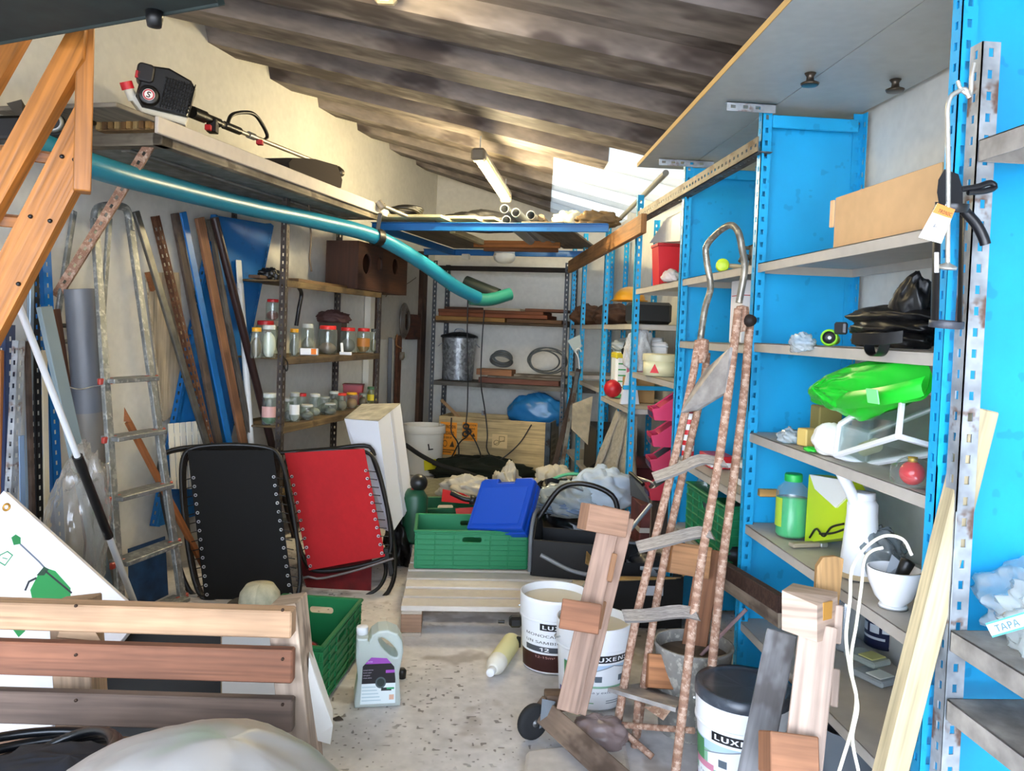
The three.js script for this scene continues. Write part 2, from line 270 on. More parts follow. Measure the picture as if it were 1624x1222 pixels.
const YA = [1.80, 1.485, 1.125, .755, .36, .06];
bay('blue shelving bay with a cardboard box and green bag, ending at the tall panelled upright', ZU.A, ZU.B, YA, BLUE);
bay('blue shelving bay behind the rusty hand truck, holding a green crate', ZU.B, ZU.C, [1.80, 1.475, .86, .5], BLUE);
bay('blue open shelving bay with red stacking bins and a cream tin', ZU.C, ZU.D, [1.80, 1.25, .3], null);
bay('blue open shelving bay with a striped canister, beyond the red bins', ZU.D, ZU.E, [1.57, 1.0, .3], null);
bay('narrow blue shelving bay with brown sacks, second from the far wall', ZU.E, ZU.F, [1.57, 1.05, .3], null);
bay('shallow blue shelving bay tucked into the far corner', ZU.F, ZU.G, [1.57, 1.1, .3], null);
{ // the bay the camera stands beside: galvanised post, blue end panel
  const z1 = ZU.A, t = thing('shelving_unit', 'nearest shelving bay with a galvanised slotted post and plain blue end panel', 'shelf', 'blue slotted shelving bays');
  part('post', slotAt(2.42, XF, 0, z1), BLUE, t); part('post', slotAt(2.42, XB, 0, z1 - .04, PI), BLUE, t);
  part('end_panel', bx(XB - XF - .02, 2.4, .004, (XF + XB) / 2, 1.2, z1 - .044, 0, 0, 0, .001), BLUE, t);
  part('post', slotAt(2.2, XF + .012, .01, z1 + .066, 0, .045), GALV, t, 'galvanised slotted post');
  for (const y of [1.98, .83, .665]) part('shelf', merge(shelfGeo(-.75, z1 + .075, y, .05)), M('#b9b2aa', { map: T.mottle, roughness: .75 }), t);
  part('post', slotAt(2.2, XF + .012, .01, -.78, 0, .045), GALV, t, 'galvanised slotted post');
}
{ // grey doors laid across the top of the bays
  const fl = M('#c6c8c2', { map: T.plaster, roughness: .45 }), edge = M('#c9a668');
  const s0 = H(1462, 4, 2.43), s1 = H(1252, 152, 2.43), a0 = H(1255, 0, 2.43), a1 = H(1010, 265, 2.43);
  const line = (p, q, z) => p.x + (q.x - p.x) * (z - p.z) / (q.z - p.z), zn = -.9, zf = a1.z;
  const board = (xa0, xa1, xb0, xb1) => hull([[xa0, zn], [xa1, zf], [xb0, zn], [xb1, zf]].flatMap(([x, z]) => [V(x, 2.43, z), V(x, 2.452, z)]), 2);
  const d1 = thing('cupboard_door', 'grey cupboard door with a pale edge, laid over the shelf tops', 'door panel', 'doors laid on the shelving');
  const d2 = thing('cupboard_door', 'grey cupboard door laid on top of the shelving against the wall', 'door panel', 'doors laid on the shelving');
  const xa0 = line(a0, a1, zn), xa1 = a1.x, xs0 = line(s0, s1, zn), xs1 = line(s0, s1, zf);
  part('panel', board(xa0 + .004, xa1 + .004, xs0 - .002, xs1 - .002), fl, d1); part('edge_band', board(xa0, xa1, xa0 + .003, xa1 + .003), edge, d1);
  part('panel', board(xs0 + .002, xs1 + .002, 1.62, 1.62), fl, d2);
  for (const [x, y, d] of [[1285, 122, d1], [1420, 132, d2]]) { const p = H(x, y, 2.415); part('knob', lathe([[0, -.03], [.028, -.03], [.032, -.022], [.014, -.014], [.012, .0], [.02, .012], [0, .013]], 20, p), metal('#5d5348', { roughness: .35 }), d); }
}
{
  const p = H(1150, 172, 2.415);
  lone('slotted_angle', slotLine(V(p.x - .02, 2.402, ZU.B + .03), V(XF + .04, 2.402, ZU.B + .03), V(0, 0, 1), .035), GALV, 'short galvanised slotted strip sticking out from the top of the panelled upright', 'metal strip');
  lone('slotted_angle', slotLine(V(1.04, 2.402, ZU.C + .03), V(XF + .14, 2.402, ZU.C + .03), V(0, 0, 1), .035), GALV, 'short galvanised slotted strip under the far end of the grey doors', 'metal strip');
  lone('slotted_angle', slotLine(V(1.165, 2.262, -3.16), V(1.165, 2.262, -5.25), V(-1, 0, 0), .06), M('#8b7f74', { map: T.steel, roughness: .6, metalness: .4 }), 'long grimy slotted bar bolted along the shelf tops', 'metal bar');
  lone('wooden_beam', bar(V(1.15, 2.185, -5.0), V(1.15, 2.15, -8.2), .12, .035, V(-1, 0, 0)), wood('#b07a45'), 'rough brown timber beam running along the shelf tops to the far wall', 'beam');
}

// ---------- helpers for things traced at their own depth ----------
const poly = (pts, Z, t) => { const P = pts.map(([x, y]) => A(x, y, Z)); const n = P[1].clone().sub(P[0]).cross(P[2].clone().sub(P[0])).normalize(); if (n.dot(EYE.clone().sub(P[0])) > 0) n.negate(); return hull([...P, ...P.map(p => p.clone().addScaledVector(n, t))]); };
const slab = (P, t, len = 0) => { const n = P[1].clone().sub(P[0]).cross(P[2].clone().sub(P[0])).normalize(); if (n.dot(EYE.clone().sub(P[0])) > 0) n.negate(); return hull([...P, ...P.map(p => p.clone().addScaledVector(n, t))], len); };
const toFloor = (p, q, y = .004) => p.clone().lerp(q, (p.y - y) / (p.y - q.y));
const lean = (x1, y1, u1, x2, y2, u2) => { const p = onU(x1, y1, u1), q = onU(x2, y2, u2); return [p, toFloor(p, q)]; };
const lg = g => { g.rotateY(-TH); g.translate(CO.x, 0, CO.z); return g; };                // geometry given in (u, y, v) of the tall wall
const lbox = (u0, u1, y0, y1, v0, v1, c) => lg(bx(u1 - u0, y1 - y0, v1 - v0, (u0 + u1) / 2, (y0 + y1) / 2, (v0 + v1) / 2, 0, 0, 0, c));
const seg = (pts, r, n = 8) => tube(pts, r, n);

// ---------- overhead panel and wooden stair near the entrance ----------
{
  const t = thing('overhead_panel', 'dark green raised panel hanging above the orange wooden stair', 'overhead panel');
  const a = H(-260, 113, 2.3), b = H(345, 5, 2.3), P = [a, b, V(b.x + .12, 2.3, -.5), V(a.x, 2.3, -.5)];
  part('panel', hull([...P, ...P.map(p => p.clone().setY(2.36))]), M('#1d2b28', { map: T.mottle, roughness: .8 }), t);
  part('rail', bar(a.clone().setY(2.33), b.clone().setY(2.33), .07, .03), M('#22322f', { map: T.mottle }), t);
  const k = H(245, 24, 2.29); part('bolt', lathe([[0, -.03], [.018, -.03], [.022, -.01], [.022, .012], [0, .012]], 12, k), BLACK, t);
}
{
  const t = thing('wooden_stair', 'orange varnished wooden stair with black bolts under the green panel', 'staircase'), W = wood('#c67d34', { roughness: .4 }), Z = 2.5, along = A(0, 400, Z).sub(A(121, 163, Z)).normalize(), across = V(-along.y, along.x, 0), grain = g => { const p = g.attributes.position, u = g.attributes.uv, v = V(); for (let i = 0; i < p.count; i++) { v.fromBufferAttribute(p, i); u.setXY(i, v.dot(along), v.dot(across) + v.z); } return g; };
  part('stringer', grain(poly([[121, 163], [126, 170], [124, 290], [-400, 1285], [-430, 1240]], Z, .04)), W, t);
  part('handrail', grain(poly([[105, 51], [134, 44], [130, 92], [-60, 432], [-60, 350]], Z - .03, .045)), W, t);
  part('handrail', grain(poly([[-60, 60], [42, 52], [-60, 232], [-90, 225]], Z + .5, .045)), W, t);
  part('post', bar(A(136, 36, Z + .02), A(130, 305, Z + .02), .05, .07), W, t);
  for (const [x, y, w] of [[20, 352, 150], [70, 250, 110], [-40, 458, 150], [-90, 560, 150], [-150, 680, 150]]) { const p = A(x, y, Z + .06), q = A(x - 30, y - 8, Z + .75); part('tread', bar(p, q, .2, .035, UP), W, t); }
  for (const [x, y] of [[98, 248], [118, 253], [48, 343], [79, 350], [29, 450], [-8, 449]]) { const p = A(x, y, Z - .003); part('bolt', lathe([[0, .006], [.005, .005], [.007, 0], [.007, -.012], [0, -.012]], 10, p, V(-.1, 0, 1)), BLACK, t); }
}
// ---------- loft board on the tall wall ----------
const LY = 2.385;
{
  const t = thing('loft_platform', 'white edged boarded platform fixed high on the cream wall', 'platform');
  part('board', lbox(.003, .655, LY - .02, LY, 3.06, 5.9), wood('#8e8474'), t);
  part('edge_board', lbox(.655, .675, LY - .07, LY + .004, 3.0, 5.66), M('#ddd2c6', { map: T.plaster }), t);
  part('end_board', lbox(.35, .65, LY - .055, LY - .022, 5.6, 5.66), worn('#b08a55'), t);
  for (let i = 0; i < 9; i++) part('chipped_block', lbox(.36 + i * .032, .385 + i * .032, LY - .05 - rnd(0, .004), LY - .002, 5.64, 5.672 + rnd(0, .008)), worn(['#d8b878', '#8a6434', '#c49a58'][i % 3]), t);
  part('under_panel', lbox(.02, .62, LY - .1, LY - .085, 3.2, 5.55), M('#8f9592', { map: T.mottle }), t);
  part('under_frame', [lbox(.6, .65, LY - .11, LY - .02, 3.15, 5.6), lbox(.02, .65, LY - .11, LY - .02, 5.52, 5.6), lbox(.02, .65, LY - .11, LY - .02, 3.15, 3.23)], worn('#b3aa97'), t);
  part('under_batten', lbox(.35, .4, LY - .115, LY - .1, 3.3, 5.5), worn('#9a9c98'), t);
  part('brace', slotLine(onU(250, 208, .6), onU(88, 470, .02), V(.5, .3, 1), .045), RUSTY, t, 'rusty slotted diagonal brace');
}
{ // string trimmer on the platform
  const t = thing('string_trimmer', 'black petrol string trimmer with red cap and white tank lying on the platform', 'garden trimmer');
  const c = onU(262, 150, .45), K = g => { g.scale(.88, .88, .88); g.rotateZ(-.14); g.rotateY(.32); g.translate(c.x, c.y - .005, c.z); return g; };
  const blk = plastic('#141415', { roughness: .35 });
  part('engine_housing', K(ext([[-.14, -.06], [-.1, -.11], [.13, -.1], [.15, .06], [.12, .1], [0, .135], [-.1, .12], [-.13, .07]], .17, .012)), blk, t);
  const fins = []; for (let i = 0; i < 11; i++) fins.push(K(bx(.006, .17, .02, -.005 + i * .0145, -.005, .09, 0, 0, -.06, .002))); for (let i = 0; i < 8; i++) fins.push(K(bx(.15, .005, .02, .065, -.075 + i * .021, .088, 0, 0, -.06, .001)));
  part('cooling_grille', fins, plastic('#08080a', { roughness: .3 }), t);
  part('air_filter_cover', K(mv(ext(rrect(.09, .1, .025), .12, .01), -.11, .07, .05)), plastic('#191517'), t);
  part('choke_lever', K(bx(.025, .04, .02, -.145, .05, .1)), plastic('#b5121f'), t);
  const cov = part('starter_cover', K(lathe([[0, .03], [.045, .03], [.055, .018], [.058, 0], [.058, -.03]], 24, V(-.075, -.045, .085), V(0, 0, 1))), blk, t);
  const et = canvas(128, 128, (x) => { x.fillStyle = '#f2eeee'; x.fillRect(0, 0, 128, 128); x.strokeStyle = '#c22336'; x.lineWidth = 14; x.beginPath(); x.arc(64, 64, 52, 0, 7); x.stroke(); x.lineWidth = 13; x.strokeStyle = '#33151a'; x.beginPath(); x.moveTo(84, 44); x.bezierCurveTo(60, 24, 38, 48, 62, 62); x.bezierCurveTo(92, 78, 66, 104, 42, 84); x.stroke(); });
  const disc = new THREE.CircleGeometry(.031, 24); disc.translate(-.075, -.045, .1165); part('emblem', K(disc), M('#ffffff', { map: et, roughness: .4 }), cov);
  part('fuel_tank', K(ext([[-.17, -.07], [-.15, -.09], [-.1, -.135], [.13, -.145], [.14, -.1], [-.02, -.1], [-.1, -.05], [-.135, -.04]], .12, .012)), plastic('#e6e2d4'), t);
  part('filler_neck', K(rod(V(-.15, -.075, .03), V(-.185, -.02, .05), .027)), plastic('#e6e2d4'), t);
  part('fuel_cap', K(rod(V(-.182, -.03, .05), V(-.2, .004, .058), .033, 14)), plastic('#d9202f'), t);
  const s0 = onU(310, 180, .5), s1 = onU(520, 264, .5), at = k => s0.clone().lerp(s1, k);
  part('shaft', rod(s0, s1, .013), metal('#b5ac9c'), t);
  part('clutch_housing', rod(s0.clone().lerp(s1, -.02), at(.05), .032), blk, t);
  part('throttle_grip', [rod(at(.05), at(.14), .024), rod(at(.17), at(.27), .022), bx(.05, .07, .06, at(.1).x, at(.1).y - .03, at(.1).z)], blk, t);
  part('throttle_trigger', bx(.03, .03, .03, at(.085).x, at(.085).y - .05, at(.085).z + .03), plastic('#c01a22'), t);
  const b = (x, y) => onU(x, y, .5); part('loop_handle', seg([b(360, 200), b(366, 184), b(388, 178), b(404, 182), b(415, 196), b(424, 216), b(419, 222), b(405, 219)], .011), BLACK, t);
  part('handle_clamp', rod(at(.33), at(.37), .02), metal('#8a8a8a'), t); part('clamp_knob', bx(.035, .03, .04, at(.42).x, at(.42).y - .02, at(.42).z + .02), plastic('#b81624'), t);
  const gp = [[458, 258], [465, 250], [500, 252], [535, 262], [543, 285], [541, 298], [515, 290], [460, 270]].map(p => onU(p[0], p[1], .52)), gq = gp.map(p => p.clone().addScaledVector(NU, -.2));
  part('debris_guard', hull([...gp, ...gq]), M('#2a2320', { roughness: 1 }), t);
  part('gear_head', lathe([[0, -.03], [.03, -.025], [.03, .02], [.015, .04], [0, .04]], 14, onU(538, 272, .5), V(.6, -.5, .3)), metal('#5b554c'), t);
}
{
  const t = thing('electric_hedge_cutter', 'black power tool with a silver ring lying on the platform behind the stair', 'power tool'), c = onU(84, 196, .35);
  part('body', [mv(ext(rrect(.3, .1, .03), .12, .015), c.x - .1, c.y - .03, c.z, 0, .3, .15)], BLACK, t);
  part('collar', lathe([[.03, 0], [.042, .0], [.042, .02], [.03, .02]], 18, c.clone().add(V(.02, -.005, .04)), V(.2, 0, 1)), metal('#a5a7a5'), t);
  part('blade_guard', bar(c.clone().add(V(.05, -.01, 0)), onU(205, 182, .3), .035, .02), BLACK, t);
  part('fin', hull([c.clone().add(V(-.18, .07, .02)), c.clone().add(V(-.12, .09, .02)), c.clone().add(V(-.1, -.02, .04)), c.clone().add(V(-.1, .02, -.04))]), M('#4a443c'), t);
}
{ // sagging green pipe
  const P = [[40, 222, 3.2], [150, 264, 3.55], [280, 300, 4.2], [400, 329, 4.9], [500, 350, 5.5], [600, 377, 6.0], [670, 417, 6.35], [725, 456, 6.7], [757, 472, 6.9]].map(p => A(...p));
  const t = thing('drainage_pipe', 'long sagging teal green plastic pipe slung beneath the platform', 'pipe'), m = plastic('#1c7c98', { roughness: .36 });
  part('pipe', tube(P, .056, 10, 90), m, t); part('elbow', tube([[745, 473, 6.9], [775, 475, 6.95], [809, 466, 7.05]].map(p => A(...p)), .054, 16, 12), plastic('#1f6f63'), t);
  part('socket', tube([[738, 447, 7.15], [765, 458, 7.1], [790, 468, 7.05]].map(p => A(...p)), .058, 16, 8), plastic('#1d2624'), t);
  part('strap', lathe([[.058, -.03], [.066, -.03], [.066, .03], [.058, .03]], 14, A(598, 376, 5.99), P[5].clone().sub(P[4])), BLACK, t);
  part('strap', bar(A(598, 370, 5.95), A(603, 338, 5.95), .03, .006), BLACK, t);
}
// ---------- blue framed loft at the far end ----------
const BY = 2.26;
{
  const t = thing('blue_loft', 'blue steel framed loft across the far end under the tube light', 'loft');
  for (const [v, u0, u1] of [[2.9, .5, 2.34], [.9, .2, 1.9]]) { part('beam', lbox(u0, u1, BY - .03, BY + .03, v - .012, v + .012), BLUE2, t); part('beam_lip', lbox(u0, u1, BY + .024, BY + .03, v + .01, v + .035), BLUE2, t); }
  part('side_rail', lbox(.5, .53, BY - .03, BY + .03, .9, 2.9), BLUE2, t);
  part('board', lbox(.55, 1.0, BY + .03, BY + .05, 1.0, 2.86), wood('#7a6d5a'), t); part('board', lbox(1.68, 2.0, BY + .03, BY + .05, 1.1, 2.86), wood('#7f7161'), t);
  part('slat', lbox(1.0, 1.05, BY - .0, BY + .045, 1.0, 2.5), wood('#d8c594'), t); part('crossbar', lbox(.95, 1.75, BY - .02, BY + .04, 1.62, 1.66), wood('#a8672c'), t); part('crossbar', lbox(1.0, 1.7, BY - .04, BY + .02, 1.45, 1.5), wood('#7a4a26'), t);
}
{
  for (const [x, y, x2, y2, l] of [[800, 331, 852, 378, 'topmost grey pipe of the bundle poking up from the blue loft'], [818, 337, 868, 384, 'grey pipe with a wide dark mouth in the loft bundle'], [842, 341, 884, 385, 'grey pipe beside the pale one in the loft bundle'], [803, 349, 846, 386, 'low grey pipe tucked beneath the loft bundle']]) { const p = A(x, y, 6.25), q = A(x2, y2, 7.5), d = q.clone().sub(p), len = d.length(); lone('grey_pipe', lathe([[.03, 0], [.036, 0], [.036, len], [.03, len], [.03, 0]], 18, p, d), plastic('#8f9190', { roughness: .5 }), l, 'pipe', 'pipes in the loft bundle'); }
  lone('wooden_pole', rod(A(858, 345, 6.35), A(893, 385, 7.5), .028), wood('#a58e72'), 'pale round pole at the edge of the grey pipe bundle', 'pole');
  const Wb = wood('#e9dfae'), bt = (u0, u1, y, v0, v1, l) => lone('white_board', lbox(u0, u1, y, y + .022, v0, v1), Wb, l, 'board', 'boards on the blue loft');
  bt(.5, 1.1, BY + .055, 2.55, 3.02, 'broad cream board overhanging the front of the blue loft'); bt(.62, 1.3, BY + .078, 2.3, 2.8, 'cream board lying second in the loft stack'); bt(.8, 1.4, BY + .1, 1.9, 2.6, 'short cream board on top of the loft stack');
  const c = A(640, 333, 6.4); lone('hose_coil', [0, 1, 2].map(i => { const g = new THREE.TorusGeometry(.13 - i * .012, .014, 8, 28); g.rotateX(PI / 2 - .25 + i * .08); g.translate(c.x + .02 * i, c.y - .03 + i * .018, c.z); return g; }), BLACK, 'black coiled hose lying on the cream boards', 'hose');
  lone('spray_lance', [rod(A(604, 325, 6.0), A(650, 345, 6.2), .016), rod(A(600, 320, 6), A(608, 330, 6), .028)], metal('#9a948a'), 'metal lance with a black joint lying by the coiled hose', 'lance');
  const tp = A(760, 356, 6.9); { const g = crumple(.32, .1, .22, 4, .2, 2); g.translate(tp.x, tp.y - .05, tp.z); lone('black_sheet', g, M('#131316', { roughness: .6 }), 'bunched black sheet lying beside the grey pipe bundle', 'sheet'); }
  { const g = crumple(.14, .08, .14, 9, .25, 3), p = A(905, 358, 6.3); g.translate(p.x, p.y - .02, p.z); lone('paper_heap', g, M('#ded9bd'), 'small heap of pale paper on the loft by the timber beam', 'paper'); }
  { const g = crumple(.16, .07, .1, 11, .3, 3), p = A(948, 355, 6.1); g.translate(p.x, p.y - .02, p.z); lone('dry_twigs', g, M('#6b5433'), 'brown dry twigs heaped at the loft corner', 'twigs'); }
  const t = thing('ceiling_lamp', 'round white glass lamp under the blue loft', 'lamp'), p = A(800, 403, 7.9);
  part('lamp_base', lathe([[0, .03], [.1, .03], [.1, 0], [0, 0]], 24, p), WHITE, t); part('lamp_shade', lathe([[0, -.09], [.06, -.085], [.1, -.055], [.108, -.02], [.1, .005]], 28, p), M('#f2ecd8', { roughness: .3 }), t);
  lone('junction_box', mv(cbox(.08, .055, .05, .006), ...onV(739, 407, .938).toArray(), 0, -TH), plastic('#d9d3bf'), 'small square junction box beside the round lamp', 'box');
}
// ---------- tube lights ----------
function tubeLight(label, p, q, power) {
  const t = thing('tube_light', label, 'light'), d = q.clone().sub(p), len = d.length(), up = V(0, 1, 0).addScaledVector(d, -d.y / (len * len)).normalize();
  const off = (k, h) => p.clone().addScaledVector(d, k).addScaledVector(up, h);
  part('lamp_body', bar(off(0, .02), off(1, .02), .09, .045, up, .012), plastic('#8d8473'), t);
  part('lamp_diffuser', bar(off(.06, -.02), off(.985, -.02), .075, .05, up, .02), M('#fff6d8', { emissive: '#ffe9a8', emissiveIntensity: 1.1, roughness: .4 }), t);
  part('end_cap', bar(off(-.01, -.005), off(.06, -.005), .098, .085, up, .015), plastic('#6f675a'), t); part('end_cap', bar(off(.97, -.005), off(1, -.005), .09, .08, up, .01), plastic('#6f675a'), t);
  part('hook', rod(off(.05, .04), off(.05, .14), .004), GALV, t); part('hook', rod(off(.95, .04), off(.95, .14), .004), GALV, t);
  for (const k of [.2, .5, .8]) { const l = new THREE.PointLight('#ffeab8', power, 0, 2); l.position.copy(off(k, -.075)); l.castShadow = true; l.shadow.radius = 2.5; scene.add(l); }
}
tubeLight('lit tube light hanging from the ribbed roof over the blue loft', A(758, 243, 5.6), A(803, 313, 6.7), .5);
tubeLight('tube light high over the middle of the shed, just its end in view', A(613, -9, 3.55), A(560, -130, 2.7), .1);

// ---------- things leaning on the tall wall ----------
{
  const G = 'lengths of material leaning on the tall wall';
  const ln = (name, cat, label, c, w, t, m, side) => { const [p, q] = lean(...c); return lone(name, bar(p, q, w, t, side || NU), m, label, cat, G); };
  const sl = (label, c, w, m) => { const [p, q] = lean(...c); return lone('slotted_post', slotLine(q, p, NU, w), m, label, 'post', G); };
  ln('grey_trunking', 'trunking', 'wide flat grey plastic trunking leaning behind the aluminium pole', [70, 486, .3, 152, 860, .5], .07, .025, plastic('#6f7f86', { roughness: .55 }));
  sl('bright blue slotted post standing behind the grey trunking', [73, 385, .05, 88, 690, .07], .055, BLUE2);
  sl('black slotted strip standing beside the blue post', [57, 425, .06, 62, 690, .08], .035, M('#17181b'));
  ln('metal_profile', 'profile', 'pale blue grey profile under the stair edge', [49, 438, .07, 46, 700, .09], .025, .02, metal('#8fa2b3'));
  sl('navy slotted post at the edge beneath the stair', [17, 515, .16, 15, 800, .18], .05, M('#1c2c4c', { roughness: .5 }));
  sl('dull galvanised slotted post beside the navy one', [35, 540, .2, 22, 800, .22], .035, GALV);
  ln('wooden_lath', 'lath', 'greyish brown lath between galvanised post and black strip', [43, 540, .18, 51, 800, .2], .025, .018, worn('#7a665a'));
  ln('wooden_lath', 'lath', 'slim orange lath at the very edge under the stair', [2, 555, .15, 1, 700, .15], .02, .015, wood('#a8662c'));
  ln('steel_strip', 'strip', 'light blue steel strip standing low beside the lath', [34, 690, .24, 36, 800, .25], .03, .004, M('#7d97b8', { metalness: .3 }));
  ln('cream_strip', 'strip', 'short cream strip tucked between two blue posts', [70, 555, .1, 72, 675, .12], .033, .01, M('#c9bfa6'));
  ln('brown_board', 'board', 'reddish brown board edge behind the grey pipe', [88, 490, .06, 113, 665, .1], .05, .015, wood('#6d4630'));
  { const p = onU(126, 458, .14), q = onU(141, 662, .16), t = thing('grey_pipe', 'wide grey drain pipe standing upright in a clear sleeve by the ladder', 'pipe'), d = q.clone().sub(p), n = d.length(); part('pipe', lathe([[.062, 0], [.068, 0], [.068, n], [.062, n], [.062, 0]], 28, p, d), plastic('#63666c', { roughness: .38 }), t);
    const f = toFloor(p, q), d2 = f.clone().sub(q); part('sleeve', lathe([[.07, -.03], [.074, .05], [.06, .2], [.075, .35], [.05, .55], [.08, d2.length() - .01]], 18, q, d2), film('#9b958c', { transmission: .55 }), t); }
  lone('tie_wire', tube([onU(108, 613, .26), onU(125, 617, .27), onU(150, 612, .26), onU(185, 606, .34)], .003, 5), metal('#b8b8b8'), 'thin wire tied around the wide grey pipe', 'wire');
  // telescopic pole
  const t = thing('telescopic_pole', 'aluminium pole with a black grip leaning across the stair foot', 'pole'), p = A(28, 480, 2.75), q = toFloor(p, A(213, 955, 3.7)), k = f => p.clone().lerp(q, f), al = M('#e6e9ec', { metalness: .35, roughness: .35 });
  part('upper_tube', rod(p, k(.42), .012, 14), al, t); part('grip', rod(k(.4), k(.63), .018, 14), BLACK, t); part('collar', rod(k(.38), k(.42), .02, 14), BLACK, t); part('lower_tube', rod(k(.62), q, .014, 14), al, t); part('tip', lathe([[0, 0], [.008, .01], [.013, .05]], 12, p.clone().addScaledVector(q.clone().sub(p).normalize(), -.05), q.clone().sub(p)), al, t);
}
{ // paint-spattered step ladder
  const t = thing('step_ladder', 'paint spattered aluminium step ladder with red step caps against the white wall', 'ladder'), al = metal('#b9bcbb', { map: T.splash, roughness: .5, metalness: .45 });
  const lt = onU(150, 348, .16), lb = toFloor(lt, onU(185, 868, .55)), rt = onU(205, 348, .16), rb = toFloor(rt, onU(272, 830, .55));
  const f = (a, b, k) => a.clone().lerp(b, k);
  part('rail', bar(lt, lb, .045, .022, NU), al, t); part('rail', bar(rt, rb, .045, .022, NU), al, t);
  part('top_bow', tube([f(lt, lb, .03), lt, onU(154, 331, .16), onU(178, 326, .16), onU(200, 331, .16), rt, f(rt, rb, .03)], .02, 10, 40), al, t);
  const byY = (a, b, y) => f(a, b, (a.y - y) / (a.y - b.y)), y0 = uy => onU(200, uy, .35).y;
  for (const y of [601, 686, 770, 858, 940]) { const Y = y0(y), a = byY(lt, lb, Y), b = byY(rt, rb, Y); part('step', bar(a, b, .1, .022, UP), al, t); for (const e of [a, b]) part('step_cap', mv(cbox(.018, .03, .09, .004), e.x, e.y - .002, e.z, 0, -TH), plastic('#a8382c'), t); }
  const bl = L(.04, 2.0, vOf(lt)), bb = L(.06, .004, vOf(lb) + .02), br = L(.04, 2.0, vOf(rt)), bB = L(.06, .004, vOf(rb) - .02);
  part('rear_leg', bar(bl, bb, .03, .018, NU), al, t); part('rear_leg', bar(br, bB, .03, .018, NU), al, t);
  for (const y of [518, 541]) { const Y = onU(200, y, .06).y; part('rear_rung', rod(byY(bl, bb, Y), byY(br, bB, Y), .011), y === 518 ? M('#33312e') : al, t); }
}
{
  const G = 'lengths of material leaning on the tall wall';
  const ln = (name, cat, label, c, w, t, m) => { const [p, q] = lean(...c); return lone(name, bar(p, q, w, t, NU), m, label, cat, G); };
  ln('metal_profile', 'profile', 'dull silver profile leaning to the ladder side of the rusty post', [215, 335, .06, 328, 704, .2], .045, .02, metal('#8d8a83', { map: T.steel }));
  { const [p, q] = lean(250, 342, .07, 336, 700, .2); lone('slotted_post', slotLine(q, p, NU, .035), M('#8a6b50', { map: T.rust, roughness: .8 }), 'rusty brown slotted post leaning beside the silver profile', 'post', G); }
  ln('grey_plank', 'plank', 'weathered grey brown plank leaning next to the blue strip', [277, 338, .08, 347, 704, .19], .06, .02, worn('#6a5c52'));
  ln('blue_strip', 'strip', 'blue painted steel strip leaning between two planks', [290, 336, .1, 364, 704, .2], .055, .012, BLUE2);
  ln('brown_plank', 'plank', 'warm brown plank leaning just past the blue strip', [316, 345, .1, 386, 704, .2], .075, .022, wood('#9a6a48'));
  ln('grey_plank', 'plank', 'narrow grey lath tight against the warm brown plank', [331, 348, .07, 400, 710, .2], .03, .03, worn('#8a8378'));
  { const [p, q] = lean(340, 345, .14, 430, 700, .28); lone('brown_tube', rod(p, q, .026, 12), plastic('#2b1a17', { roughness: .3 }), 'glossy dark brown tube leaning before the blue panel', 'tube', G); }
  { const [p, q] = lean(378, 412, .1, 398, 700, .2), t = thing('white_tube', 'slim white plastic tube with a flattened end behind the dark brown tube', 'tube'); part('tube', rod(p.clone().lerp(q, .08), q, .022, 14), plastic('#d9d9d4'), t); part('flat_end', bar(p, p.clone().lerp(q, .1), .06, .012, NU, .005), plastic('#d9d9d4'), t); }
  { const t = thing('shelf_upright', 'blue slotted-edge steel panel leaning askew behind the planks', 'panel'), P = [[346, 342], [432, 356], [372, 655], [286, 650]].map(p => onU(p[0], p[1], .08)), e = (a, b) => P[a].clone().lerp(P[b], 0);
    const bl = [toFloor(P[0], P[3], .3), toFloor(P[1], P[2], .28)]; part('panel', slab([P[0], P[1], bl[1], bl[0]], .004), BLUE2, t);
    part('edge_strip', slotLine(bl[1], P[1], NU, .04), BLUE2, t); part('edge_strip', slotLine(bl[0], P[0], NU, .04), BLUE2, t); }
  lone('chipboard_panel', slab([[232, 432], [284, 432], [302, 640], [260, 668]].map(p => onU(p[0], p[1], .035)), .012), wood('#cbb89a'), 'pale chipboard offcut leaning on the wall by the ladder', 'panel');
  lone('wood_scrap', slab([[234, 432], [246, 430], [253, 455], [243, 462]].map(p => onU(p[0], p[1], .06)), .02), wood('#9a5a2a'), 'small orange brown scrap at the corner of the chipboard offcut', 'scrap');
  { const [p, q] = lean(203, 668, .28, 254, 765, .34), d = p.clone().sub(q).normalize(), tip = onU(197, 645, .27), t = thing('wooden_stake', 'pointed brown wooden stake leaning before the ladder', 'stake'); part('shaft', bar(p, q, .032, .025, NU), wood('#a5612f'), t); const w = V(.016, 0, 0), z = V(0, 0, .0125); part('point', hull([tip, ...[[1, 1], [1, -1], [-1, 1], [-1, -1]].map(([a, b]) => p.clone().addScaledVector(w, a).addScaledVector(z, b))]), wood('#a5612f'), t); }
  { const t = thing('slatted_panel', 'white slatted plastic panel peeping over the black folding lounger', 'panel'); for (let i = 0; i < 7; i++) { const x = 268 + i * 9.4; part('slat', slab([[x, 672 - i * .9], [x + 7, 671 - i * .9], [x + 12, 775], [x + 5, 775]].map(p => onU(p[0], p[1], .13)), .008), M('#e9e6da'), t); } for (const y of [690, 760]) part('cross_slat', bar(onU(268, y, .12), onU(334, y - 6, .12), .02, .006, NU), M('#d9d5c6'), t); }
  { const g = crumple(.13, .48, .1, 21, .16, 3.2, .95, 40), p = onU(92, 880, .5); g.rotateZ(-.12); g.translate(p.x, .01, p.z); lone('plastic_wrap', g, film('#e9e5de', { transmission: .88, roughness: .12 }), 'tall bundle of clear crinkled plastic wrap standing by the pole grip', 'plastic wrap'); }
